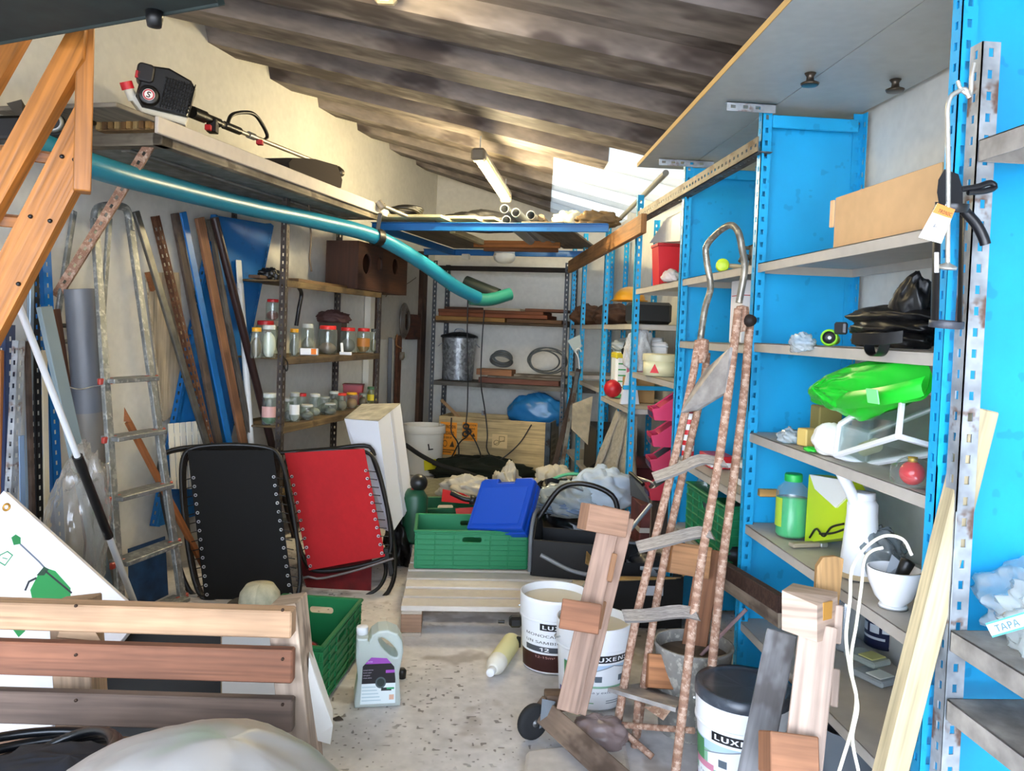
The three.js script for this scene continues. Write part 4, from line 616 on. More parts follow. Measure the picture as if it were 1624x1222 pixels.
{
  const t = thing('wooden_pallet', 'pallet standing on its long edge, reddish boards facing the entrance', 'pallet', 'wooden pallets'), Z = 2.1;
  const rows = [[957, 1000, '#bd9672'], [1020, 1073, '#9a6448'], [1098, 1150, '#7a6456'], [1172, 1200, '#8f6a50'], [1245, 1290, '#8a6850']];
  const PL = (x, y, dz) => A(x, y + (x - 200) * .02, Z + dz);
  rows.forEach(([a, b, c], i) => { const p = PL(-300, (a + b) / 2 - 6, 0), q = PL(466, (a + b) / 2 + 2, 0), d = i ? .034 : .05; part('deck_board', bar(p, q, (b - a) / FOC * Z, d, V(0, .0, 1), .004), wood(c), t); });
  const back = [[-160, 0], [112, 0], [462, 0]]; 
  for (const x of [-160, 112]) { const p = A(x + 8, 948, Z + .16), q = A(x + 28, 1290, Z + .12); part('stringer', bar(p, q, .1, .1, V(0, 0, 1)), wood('#b99a7c'), t); part('wedge', hull([A(x - 22, 1010, Z + .06), A(x + 8, 950, Z + .08), A(x + 48, 1016, Z + .06), A(x - 22, 1012, Z + .14), A(x + 8, 952, Z + .16), A(x + 48, 1016, Z + .14)]), wood('#d8b088'), t); }
  part('stringer', bar(A(456, 950, Z + .125), A(490, 1300, Z + .08), .075, .16, V(0, 0, 1)), worn('#dcc6b2'), t);
  for (const y of [962, 1040, 1112]) for (const x of [-150, 120, 448]) part('nail', lathe([[0, .002], [.004, .001], [.004, -.004]], 8, PL(x, y, -.044), V(0, .1, 1)), metal('#4a3a30'), t);
  { const p = A(505, 1050, Z + .18), q = A(512, 1130, Z + .2); const P = [[490, 1040, .1], [500, 1075, .1], [528, 1150, .12], [524, 1180, .14], [497, 1172, .12], [488, 1090, .1]].map(a => A(a[0], a[1], Z + a[2])); lone('white_cloth', hull([...P, ...P.map(v => v.clone().add(V(-.02, -.02, -.14)))]), film('#e6e3dc', { transmission: .2, roughness: .8 }), 'white sheet of plastic trailing behind the end of the upright pallet', 'plastic sheet'); }
}
{ // things glimpsed through and around the upright pallet
  const Z = 2.8; const b = thing('black_case', 'black box seen through the gaps of the upright pallet', 'case'); part('body', hull([[80, 1000, 3.0], [350, 1002, 3.0], [350, 1240, 2.8], [80, 1240, 2.8], [100, 990, 3.5], [350, 990, 3.5], [350, 1200, 3.4], [100, 1200, 3.4]].map(p => A(...p))), plastic('#0c0b0b', { roughness: .6 }), b); part('seam', bar(A(90, 1110, 2.88), A(345, 1108, 2.88), .01, .01), BLACK, b);
  const w = thing('white_carton', 'white box with a dark stripe behind the end of the upright pallet', 'carton'); part('body', hull([[352, 1010, 2.85], [450, 1000, 2.85], [465, 1190, 2.7], [352, 1190, 2.7], [365, 1000, 3.2], [460, 995, 3.2], [465, 1150, 3.1], [360, 1150, 3.1]].map(p => A(...p))), M('#d8d8d6', { roughness: .55 }), w); part('flap', slab([[345, 1000, 2.82], [360, 985, 2.95], [455, 985, 2.95], [452, 1006, 2.82]].map(p => A(...p)), .006), M('#cdc9c2'), w);
  { const t = thing('straw_hat', 'pale straw hat resting behind the top pallet board', 'hat'), p = A(412, 946, 3.6); part('crown', lathe([[0, .06], [.06, .055], [.085, .02], [.09, -.02]], 24, p), M('#e6dfbd', { map: T.weave }), t); part('brim', lathe([[.088, -.022], [.14, -.03], [.14, -.034], [.08, -.03]], 24, p), M('#4b453a', { map: T.weave }), t); part('stand', lathe([[0, -p.y + .003], [.07, -p.y + .003], [.05, -.02], [0, -.02]], 12, p), BLACK, t); }
  { // carton with the sprayer print
    const t = thing('printed_carton', 'flat white carton printed with a green sprayer, leaning behind the upright pallet', 'carton');
    const o = A(6, 778, 3.1), X = A(192, 946, 2.95).sub(o), len = X.length(); X.normalize(); const Nn = V(.1, .15, 1).normalize(), Yd = Nn.clone().cross(X).normalize(), N2 = X.clone().cross(Yd); const m = new THREE.Matrix4().makeBasis(X, Yd, N2).setPosition(o);
    const W = .75, Hh = .62, g = bx(W, Hh, .03, W / 2, -Hh / 2, -.016); part('board', g.applyMatrix4(m), M('#ebe9ec', { roughness: .55 }), t);
    const pr = canvas(768, 640, x => { x.fillStyle = '#f1eff2'; x.fillRect(0, 0, 768, 640); x.save(); x.scale(768 / W, 640 / Hh);
      const inv = m.clone().invert(), nrm = N2, at2 = (px, py) => { const d = rayDir(px, py), s = o.clone().sub(EYE).dot(nrm) / d.dot(nrm), q = EYE.clone().addScaledVector(d, s).applyMatrix4(inv); return [q.x, -q.y]; };
      const path = (pts, col, lw) => { x.beginPath(); pts.forEach((p, i) => { const q = at2(...p); i ? x.lineTo(...q) : x.moveTo(...q); }); if (lw) { x.lineWidth = lw; x.strokeStyle = col; x.stroke(); } else { x.closePath(); x.fillStyle = col; x.fill(); } };
      path([[32, 862], [62, 890], [82, 912]], '#5d6470', .006); path([[18, 852], [25, 847], [33, 852], [33, 862], [22, 864]], '#177a3c'); path([[62, 908], [72, 900], [88, 905], [112, 932], [112, 990], [60, 990], [48, 935]], '#128a3f'); path([[58, 912], [70, 898], [78, 902], [70, 912]], '#0d3a20'); path([[58, 916], [46, 922], [40, 936]], '#11151a', .008); path([[72, 905], [114, 940]], '#15181c', .006);
      path([[0, 880], [12, 874], [20, 880], [8, 896], [-2, 890], [0, 880]], '#2c8a55', .004); path([[4, 884], [12, 886]], '#2c8a55', .003); path([[0, 960], [20, 985], [35, 1005]], '#128a3f', .03); path([[-30, 900], [10, 915]], '#d7e4da', .004); x.restore(); });
    const f = new THREE.PlaneGeometry(W, Hh); f.translate(W / 2, -Hh / 2, .0005); part('print', f.applyMatrix4(m), M('#ffffff', { map: pr, roughness: .5 }), t);
    const c = A(11, 804, 3.08); part('grommet', lathe([[.008, 0], [.015, 0], [.016, .004], [.012, .006], [.008, .004]], 18, c, N2), metal('#b98a3a', { roughness: .3 }), t);
  }
}
{ // sack in the foreground
  const t = thing('white_sack', 'big crumpled white plastic sack lying before the upright pallet', 'sack'), C = A(395, 1330, 1.55);
  const pr = tex(256, (x, y) => { const g = sm(.55, .75, fbm(x * 3, y * 3, 3, 3, 201, 4)), o = sm(.62, .78, fbm(x * 3, y * 4, 3, 4, 207, 4)); let c = [.87, .86, .85]; c = lerp3(c, [.72, .82, .7], g * .6); return lerp3(c, [.86, .74, .66], o * .6); }, 1);
  let g = crumple(.43, .3, .3, 83, .05, 1.6, .95, 40); const p = g.attributes.position; for (let i = 0; i < p.count; i++) { const x = p.getX(i), y = p.getY(i); p.setY(i, y * (1 - .3 * sm(-.02, .42, x)) ); } g.computeVertexNormals();
  const top = A(330, 1128, 1.62); g.translate(top.x + .05, top.y - .61, top.z + .05); part('body', g, film('#bdbab7', { map: pr, transmission: .12, roughness: .4 }), t);
  const k = thing('lower_carton', 'brown carton under the crumpled white sack', 'carton'); const by = top.y - .625; part('body', mv(cbox(.62, Math.max(.1, by - .005), .5, .006), top.x + .04, by / 2 + .003, top.z + .05), M('#a98a62'), k); part('tape', mv(cbox(.06, Math.max(.1, by - .004), .505, .002), top.x + .04, by / 2 + .0035, top.z + .05), M('#b79d78'), k);
}
{
  const t = thing('black_cable_coil', 'thick coil of black cable lying before the upright pallet', 'cable'); for (let i = 0; i < 6; i++) { const c = A(30, 1225 + i * 5, 1.72), g = new THREE.TorusGeometry(.2 - i * .012, .011, 8, 40); g.rotateX(PI / 2 - .15 - i * .05); g.rotateY(i * .4); g.translate(c.x + .01 * i, c.y + .02, c.z); part('turn', g, plastic('#0c0d10', { roughness: .3 }), t); }
  const g = crumple(.26, .09, .16, 91, .15, 2.4, .8), p = A(110, 1225, 1.7); g.translate(p.x, p.y - .13, p.z); lone('navy_cloth', g, M('#20222c', { map: T.weave, roughness: .9 }), 'dark navy cloth lying under the black cable coil', 'cloth');
  const q = A(60, 1260, 1.75); const b = thing('storage_box', 'dark tub carrying the black cable coil and navy cloth', 'tub'); part('body', mv(cbox(.7, q.y - .12, .4, .02), q.x, (q.y - .12) / 2 + .003, q.z), plastic('#1a1a1d'), b); part('rim', mv(cbox(.74, .03, .44, .01), q.x, q.y - .12, q.z), plastic('#222226'), b);
}
// ---------- slatted plastic crates ----------
function crate(label, pos, ry, w, d, h, col, group) {
  const t = thing('plastic_crate', label, 'crate', group, pos, ry), m = plastic(col, { roughness: .5 }), th = .012;
  const wall = (len, hole) => { const H0 = hole ? [rrect(.11, .03, .014).map(([x, y]) => [x, y + h * .28])] : []; const gs = [ext([[-len / 2, -h / 2 + .005], [len / 2, -h / 2 + .005], [len / 2, h / 2], [-len / 2, h / 2]], .006, 0, H0)]; const n = 7; for (let i = 0; i < n; i++) { const y = -h / 2 + .02 + i * (h - .04) / (n - 1); if (hole && Math.abs(y - h * .28) < .022) { gs.push(bx(len / 2 - .07, .008, .012, -len / 4 - .035, y, .004, 0, 0, 0, .002), bx(len / 2 - .07, .008, .012, len / 4 + .035, y, .004, 0, 0, 0, .002)); } else gs.push(bx(len, .008, .012, 0, y, .004, 0, 0, 0, .002)); } const k = Math.round(len / .1); for (let i = 0; i <= k; i++) { const x = -len / 2 + .008 + i * (len - .016) / k; if (Math.abs(x) > .065) gs.push(bx(.007, h * .92, .01, x, 0, .004, 0, 0, 0, .002)); } return merge(gs); };
  for (const [len, x, z, r] of [[w, 0, d / 2 - .006, 0], [w, 0, -d / 2 + .006, PI], [d, w / 2 - .006, 0, PI / 2], [d, -w / 2 + .006, 0, -PI / 2]]) part('side_wall', mv(wall(len, true), x, h / 2, z, 0, r), m, t);
  part('rim', [bx(w + .012, .012, .02, 0, h, d / 2, 0, 0, 0, .004), bx(w + .012, .012, .02, 0, h, -d / 2, 0, 0, 0, .004), bx(.02, .012, d + .012, w / 2, h, 0, 0, 0, 0, .004), bx(.02, .012, d + .012, -w / 2, h, 0, 0, 0, 0, .004)], m, t);
  part('base', bx(w - .01, .008, d - .01, 0, .006, 0), m, t); return t;
}
const CG = 'green slatted crates', GR = '#157a4c';
crate('green slatted crate on the flat pallet with a blue case leaning in it', V(.145, .152, -4.74), .02, .63, .4, .215, GR, CG);
{
  const t = thing('blue_case', 'bright blue plastic tool case leaning in the green crate', 'tool case'), f = [[771, 760, 4.86], [844, 751, 4.72], [824, 842, 4.52], [740, 836, 4.66]].map(p => A(...p)), n = V(.12, .35, 1).normalize(), m = plastic('#0d45b0', { roughness: .38 });
  const cx = f.reduce((a, p) => a.add(p), V(0, 0, 0)).multiplyScalar(.25), X = f[1].clone().sub(f[0]).add(f[2].clone().sub(f[3])).normalize(), Yv = f[0].clone().sub(f[3]), N = X.clone().cross(Yv).normalize(), Y = N.clone().cross(X), k = new THREE.Matrix4().makeBasis(X, Y, N).setPosition(cx);
  const w = .355, h = Yv.length() * 1.04, sh = [[-w / 2 + .01, -h / 2], [w / 2 - .0, -h / 2], [w / 2 + .0, h / 2 - .02], [w / 2 - .02, h / 2], [.05, h / 2], [.045, h / 2 - .03], [-.055, h / 2 - .03], [-.06, h / 2], [-w / 2 + .02, h / 2], [-w / 2, h / 2 - .02], [-w / 2, -h / 2 + .01]];
  const a = ext(sh, .05, .012); a.translate(0, 0, -.025); const b = ext(sh, .05, .012); b.translate(0, 0, -.077); part('front_shell', a.applyMatrix4(k), m, t); part('back_shell', b.applyMatrix4(k), m, t); part('carry_handle', mv(cbox(.13, .022, .03, .008), -.005, h / 2 - .008, -.051).applyMatrix4(k), m, t); part('raised_panel', mv(cbox(w - .06, h - .1, .004, .0015), 0, -.02, .001).applyMatrix4(k), plastic('#0f49b6', { roughness: .45 }), t); 
}
const CB = (() => { const f = H(573, 952, .25), n = H(511, 1028, .25), d = n.clone().sub(f), l = d.length(); d.normalize(); const s = V(-d.z, 0, d.x).multiplyScalar(-1); if (s.x > 0) s.negate(); return { n: l, r: Math.atan2(d.x, d.z), c: f.clone().lerp(n, .5).addScaledVector(s, .18).setY(.003) }; })();
crate('green slatted crate half hidden by the upright pallet, holding red tools', CB.c, CB.r, .36, CB.n, .25, '#12743f', CG);
{
  const p = CB.c; lone('red_drill', [mv(cbox(.18, .07, .06, .02), p.x, .1, p.z, 0, .5), mv(cbox(.05, .15, .05, .015), p.x + .06, .09, p.z + .02, 0, .5, .3)], plastic('#b51a1c'), 'red and black power tool lying in the half hidden green crate', 'power tool'); { const g = crumple(.1, .1, .12, 13, .25, 3, .7); g.translate(p.x - .02, .02, p.z + .06); lone('black_rag', g, BLACK, 'black rag stuffed in the half hidden green crate', 'rag'); }
}
crate('green slatted crate on the floor behind the flat pallet', A(712, 812, 5.6).setY(.003), .15, .5, .36, .3, '#11633c', CG);
{
  const p = A(715, 790, 5.55), t = thing('red_strimmer', 'red and black garden tool lying over the rear green crate', 'garden tool'); part('body', hull([[702, 775, 5.4], [735, 782, 5.35], [760, 800, 5.3], [700, 795, 5.4], [705, 780, 5.6], [760, 795, 5.5]].map(q => A(...q))), plastic('#c3231f'), t); part('grip', tube([A(716, 781, 5.3), A(735, 790, 5.27), A(750, 793, 5.27)], .018, 10), BLACK, t); part('grip_end', lathe([[0, -.02], [.03, -.02], [.03, .02], [0, .02]], 12, A(750, 793, 5.27), V(1, -.2, 0)), BLACK, t);
  part('lower_body', hull([[722, 806, 5.3], [758, 803, 5.3], [757, 815, 5.28], [724, 817, 5.28], [722, 806, 5.45], [758, 815, 5.45]].map(q => A(...q))), plastic('#b01d1c'), t);
  const w = thing('garden_pump', 'dark green canister with a black round cap at the corner of the pallet', 'canister'), c = A(656, 860, 5.15); part('body', lathe([[0, 0], [.075, 0], [.08, .02], [.08, .28], [.05, .33], [0, .33]], 20, c.setY(.15)), plastic('#184b33'), w); part('cap', new THREE.SphereGeometry(.055, 18, 12).translate(c.x + .02, .52, c.z), BLACK, w); part('neck', rod(c.clone().setY(.47), c.clone().add(V(.02, .37, 0)), .03), plastic('#a12020'), w); part('foot', lathe([[0, -.147], [.07, -.147], [.07, 0], [0, 0]], 16, c), BLACK, w);
}
// jug and bottle on the floor
{
  const c = H(598, 1112, 0), t = thing('screenwash_jug', 'translucent jug of green liquid with a purple and black label', 'jug', null, c.clone().setY(.002), .12), s = .00305 * .8;
  const pl = M('#dfe9e4', { roughness: .35, transmission: .45, thickness: 0 }), out = [[-.088, 0], [.088, 0], [.09, .02], [.08, .13], [.088, .175], [.094, .215], [.09, .255], [.07, .288], [.03, .305], [-.005, .303], [-.03, .285], [-.04, .262], [-.045, .265], [-.045, .275], [-.088, .275], [-.09, .2], [-.08, .12], [-.092, .02]];
  const hole = Array.from({ length: 16 }, (_, i) => { const a = i * PI / 8; return [.034 + .036 * Math.cos(a) - .014 * Math.sin(a), .236 + .034 * Math.sin(a) - .02 * Math.cos(a)]; });
  part('body', ext(out, .11, .008, [hole]), pl, t); part('liquid', ext([[-.078, .012], [.078, .012], [.078, .06], [.07, .13], [.076, .168], [-.076, .168], [-.07, .12], [-.08, .03]], .09, .006), M('#6b8f84', { roughness: .3 }), t);
  part('cap', lathe([[0, .305], [.021, .305], [.023, .3], [.023, .272], [0, .272]], 20, V(-.067, 0, 0)), WHITE, t);
  const lt = canvas(512, 640, x => { x.fillStyle = '#e9eef0'; x.fillRect(0, 0, 512, 640); x.fillStyle = '#9a48b0'; x.fillRect(0, 0, 512, 110); x.fillStyle = '#141017'; x.fillRect(0, 90, 512, 270); x.fillStyle = '#caa0d8'; x.font = 'bold 34px sans-serif'; x.fillText('auto', 90, 70); x.font = '22px sans-serif'; x.fillStyle = '#cfc3d6'; ['Lavaparabrisas', 'Screen wash', 'Lave-glace', 'Limpa-vidros'].forEach((q, i) => x.fillText(q, 30, 180 + i * 36)); x.fillStyle = '#a04ab8'; x.fillRect(360, 180, 130, 40); x.fillStyle = '#e3eef0'; x.fillRect(0, 360, 512, 280); x.fillStyle = '#b9cfd6'; for (let i = 0; i < 5; i++) x.fillRect(20, 400 + i * 46, 200 + i * 20, 14); x.fillStyle = '#4c5a5e'; x.beginPath(); x.arc(290, 350, 78, 0, 7); x.fill(); x.fillStyle = '#23302f'; x.beginPath(); x.arc(290, 350, 56, 0, 7); x.fill(); x.fillStyle = '#1c2426'; x.fillRect(300, 420, 150, 44); x.fillStyle = '#2fa36a'; x.fillRect(380, 420, 110, 26); x.fillStyle = '#e0b49a'; x.fillRect(420, 520, 70, 70); });
  const sh = new THREE.Shape([[-.068, .015], [.068, .015], [.066, .11], [.06, .16], [.03, .195], [-.03, .2], [-.062, .165], [-.064, .1]].map(p => new THREE.Vector2(...p))), g = new THREE.ShapeGeometry(sh), uv = g.attributes.uv; for (let i = 0; i < uv.count; i++) uv.setXY(i, (uv.getX(i) + .068) / .136, (uv.getY(i) - .015) / .185); g.translate(0, 0, .0558); part('label', g, M('#ffffff', { map: lt, roughness: .45 }), t);
  const b = H(637, 1075, .0); lone('black_stopper', lathe([[0, 0], [.018, 0], [.02, .03], [.012, .04], [0, .04]], 14, b.clone().setY(.003)), BLACK, 'small black stopper on the floor behind the jug', 'stopper');
  const q = H(533, 1140, 0), d = hull([V(-.02, 0, 0), V(.03, 0, .01), V(.01, .012, 0), V(0, 0, .02), V(.015, .004, -.01)]); d.translate(q.x, .002, q.z); lone('debris_chip', d, M('#3a332c'), 'small dark chip lying on the dusty floor near the trailing sheet', 'debris');
}
{
  const a = H(778, 1064, .05), b = H(810, 1018, .05), d = b.clone().sub(a).setY(0), n = d.length(), t = thing('spray_bottle', 'white and cream bottle lying on the dusty floor', 'bottle'), o = a.clone().setY(.045);
  part('body', lathe([[0, .03], [.02, .03], [.025, .04], [.04, .07], [.043, .09], [.043, n + .02], [.036, n + .03], [0, n + .03]], 24, o, d), plastic('#e9e6d9'), t); part('cap', lathe([[0, -.012], [.016, -.01], [.018, 0], [.018, .035], [0, .035]], 18, o, d), WHITE, t); part('label', lathe([[.0435, .12], [.0438, .12], [.0438, n + .015], [.0435, n + .015]], 24, o, d), M('#e8e2a8', { roughness: .5 }), t); part('print', mv(cbox(.02, .05, .01, .002), ...b.clone().add(V(.035, .01, .02)).toArray(), 0, -.6), BLACK, t);
}

// ---------- the heap in the middle ----------
const heap = (name, label, cat, x, y, Z, rx, ry, rz, s, m, o = {}) => { const p = A(x, y, Z), g = crumple(rx, ry, rz, s, o.amp ?? .22, o.f ?? 2.6, .7, o.det ?? 26); if (o.turn) g.rotateY(o.turn); g.translate(p.x, o.y ?? Math.max(.004, p.y - ry * .7), p.z); return lone(name, g, m, label, cat, o.group); };
const FW = film('#c4beae', { transmission: .25, roughness: .45 });
heap('white_bag', 'rounded white plastic bag lying behind the red garden tool', 'bag', 742, 776, 5.9, .19, .1, .15, 3, FW, { amp: .28 });
heap('pointed_bag', 'white plastic bag pulled to a peak before the plywood crate', 'bag', 803, 768, 6.3, .13, .24, .12, 17, FW, { amp: .35, y: .02 });
heap('torn_paper', 'torn cream paper sack rising behind the blue case', 'paper sack', 880, 768, 6.2, .16, .14, .13, 25, M('#beb7a4', { roughness: .8 }), { amp: .3, f: 3 });
const drape = (name, label, cat, P, folds, amp, m) => { const C = P.map(p => A(...p)); return lone(name, patch((s, v) => { const q = C[0].clone().lerp(C[1], s).lerp(C[3].clone().lerp(C[2], s), v); const k = amp * (.25 + .75 * v) * (Math.sin(s * folds + 1.5 * noise.noise(s * 3, v * 2, folds)) + .6 * noise.noise(s * 6, v * 4, folds)); q.z += k; q.x += .3 * k * v; q.y += .25 * amp * noise.noise(s * 5, v * 7, 2); return q; }, 48, 20, .004), m, label, cat); };
drape('canvas_cloth', 'hanging tan canvas cloth draped by the blue posts', 'cloth', [[978, 650, 6.0], [1012, 660, 5.75], [1012, 775, 5.5], [925, 778, 5.7]], 17, .05, M('#bdb3a0', { map: T.weave, roughness: .9, side: THREE.DoubleSide }));
heap('pale_cloth', 'pale blue and white crumpled cloth beneath the canvas', 'cloth', 958, 778, 5.4, .2, .15, .16, 41, M('#bccbd8', { roughness: .8 }), { amp: .26 });
heap('clear_wrap', 'clear plastic wrap spilling between the white container and cloth', 'plastic wrap', 905, 795, 5.35, .2, .12, .14, 45, film('#dbe6ea', { transmission: .6, roughness: .2 }), { amp: .3, f: 3.4 });
heap('black_sack', 'big glossy black bin sack behind the tool tote', 'sack', 905, 838, 5.5, .36, .3, .2, 49, plastic('#0b0d12', { roughness: .22 }), { amp: .2, f: 3.5, y: .004 });
heap('film_scrap', 'glinting blue white plastic film lying over the black sack', 'plastic film', 905, 803, 5.35, .26, .05, .13, 53, film('#9fb6d6', { transmission: .55, roughness: .12 }), { amp: .4, f: 4 });
lone('black_tray', hull([[935, 740, 6.0], [962, 720, 6.1], [968, 745, 6.1], [930, 765, 6.0], [935, 745, 6.2], [962, 722, 6.3]].map(p => A(...p))), BLACK, 'black plastic board poking up before the tan canvas', 'board');
{ const t = thing('white_container', 'pale squared plastic container lying in the heap under the green hose', 'container'), P = [[905, 762, 5.6], [925, 758, 5.65], [918, 790, 5.5], [890, 790, 5.5]].map(p => A(...p)); part('body', hull([...P, ...P.map(p => p.clone().add(V(.12, .02, -.15)))]), plastic('#dfe0cf'), t); part('lid', slab(P.map(p => p.clone().add(V(0, .0, .004))), .008), plastic('#e8e8da'), t); }
lone('green_hose', tube([A(860, 772, 5.5), A(880, 758, 5.5), A(908, 751, 5.5), A(935, 757, 5.5), A(950, 768, 5.5)], .011, 8), plastic('#4fae7c'), 'pale green hose arching over the heap', 'hose');
lone('grey_wire', tube([A(868, 798, 5.2), A(885, 780, 5.2), A(905, 772, 5.2), A(925, 778, 5.2)], .006, 6), M('#5c6065'), 'thin grey wire looped over the heap below the green hose', 'wire');
{ // open black tote with a tube handle
  const t = thing('tool_tote', 'open black tool tote with a tubular handle beside the flat pallet', 'tool tote'), B = plastic('#17181b', { roughness: .35 }), c = H(918, 915, .15), K = g => { g.rotateY(-.28); g.translate(c.x, .152, c.z - .1); return g; };
  const W = .46, D = .3, Hh = .2;
  part('base', K(bx(W, .012, D, 0, .006, 0)), B, t); for (const s of [-1, 1]) { part('side_wall', K(bx(W, Hh, .012, 0, Hh / 2, s * D / 2, -s * .08 * 0)), B, t); part('end_wall', K(ext([[-D / 2, 0], [D / 2, 0], [D / 2, Hh], [D / 4, Hh + .1], [-D / 4, Hh + .1], [-D / 2, Hh]], .014).rotateY(PI / 2).translate(s * W / 2, 0, 0)), B, t); part('end_rim', K(tube([V(s * (W / 2 + .01), .02, D / 2), V(s * (W / 2 + .01), Hh + .02, D / 2), V(s * (W / 2 + .01), Hh + .11, D / 4), V(s * (W / 2 + .01), Hh + .11, -D / 4), V(s * (W / 2 + .01), Hh, -D / 2)], .012, 8)), plastic('#6a6e73'), t); }
  part('handle', K(tube([V(-W / 2, Hh + .08, .02), V(-.1, Hh + .27, 0), V(.02, Hh + .3, 0), V(W / 2 - .04, Hh + .24, 0), V(W / 2, Hh + .08, 0)], .015, 8)), BLACK, t); part('divider', K(rod(V(-W / 2 + .03, .17, .1), V(W / 2, .13, .1), .02)), plastic('#55585c'), t); part('strap', K(tube([V(-W / 2 + .05, .12, .16), V(0, .05, .165), V(W / 2 - .05, .03, .162)], .012, 6)), plastic('#8a8d90'), t);
}
{ const t = thing('black_canister', 'round black appliance shell with a white tag behind the brace of wooden blocks', 'appliance'), c = H(990, 960, 0), z = c.z - .12; part('shell', mv(ext([[-.13, 0], [.13, 0], [.13, .2], [.1, .3], [.04, .34], [-.04, .34], [-.1, .3], [-.13, .2]], .2, .02), c.x, .004, z), plastic('#121316', { roughness: .3 }), t); part('trim', tube([V(c.x - .135, .01, z + .1), V(c.x - .135, .2, z + .1), V(c.x - .1, .305, z + .1), V(c.x - .03, .345, z + .1), V(c.x + .05, .345, z + .1)], .008, 6), plastic('#6f757a'), t); part('tag', hull([V(.0, .2, 0), V(.03, .23, .004), V(.06, .21, 0), V(.035, .16, .004), V(.0, .2, .008), V(.06, .21, .008)]).translate(c.x - .01, 0, z + .104), M('#e8e8da'), t); part('cord', tube([V(c.x + .02, .17, z + .108), V(c.x + .0, .13, z + .11), V(c.x - .02, .1, z + .11)], .003, 5), M('#dcdcd0'), t); }
{ const [p, q] = [A(1032, 800, 4.6), A(968, 878, 4.35)], t = thing('light_pole', 'thin pale aluminium pole with a black tip slanting over the heap', 'pole'); part('tube', rod(p, q, .012), metal('#c9d3e0'), t); const d = q.clone().sub(p); part('tip', rod(q, q.clone().addScaledVector(d, .22), .02), BLACK, t); part('lower_tube', rod(q.clone().addScaledVector(d, .2), toFloor(p, q), .01), metal('#9aa3ad'), t); }
// metal bars leaning by the far corner
{
  const mk = (l, x, y, Z, x2, y2, Z2, w, m) => { const p = A(x, y, Z), q = A(x2, y2, Z2); return lone('leaning_bar', bar(p, toFloor(p, q), w, .025), m, l, 'bar', 'bars by the far blue posts'); };
  mk('dark brown bar leaning at the far blue post', 918, 585, 7.4, 880, 735, 7.0, .045, worn('#4a3a34')); mk('grey steel bar leaning just ahead of the dark brown one', 916, 590, 7.2, 892, 735, 6.8, .035, STEEL); lone('round_hook', tube([A(919, 585, 7.2), A(917, 566, 7.2), A(913, 556, 7.2), A(918, 552, 7.2), A(922, 558, 7.2)], .008, 6), metal('#c8c8c4'), 'silver hook on top of the leaning bars', 'hook');
  const sh = (l, pts, m) => lone('trowel_plate', slab(pts.map(p => A(...p)), .006), m, l, 'plate', 'sheet offcuts by the far blue posts');
  sh('dull grey triangular sheet hanging between the far blue posts', [[900, 540, 7.2], [920, 530, 7.2], [922, 550, 7.2], [912, 560, 7.2]], metal('#7d8074')); sh('tan pointed sheet standing between the far blue posts', [[908, 640, 6.6], [940, 628, 6.6], [932, 705, 6.4], [906, 680, 6.5]], M('#9d937f', { map: T.mottle }));
}
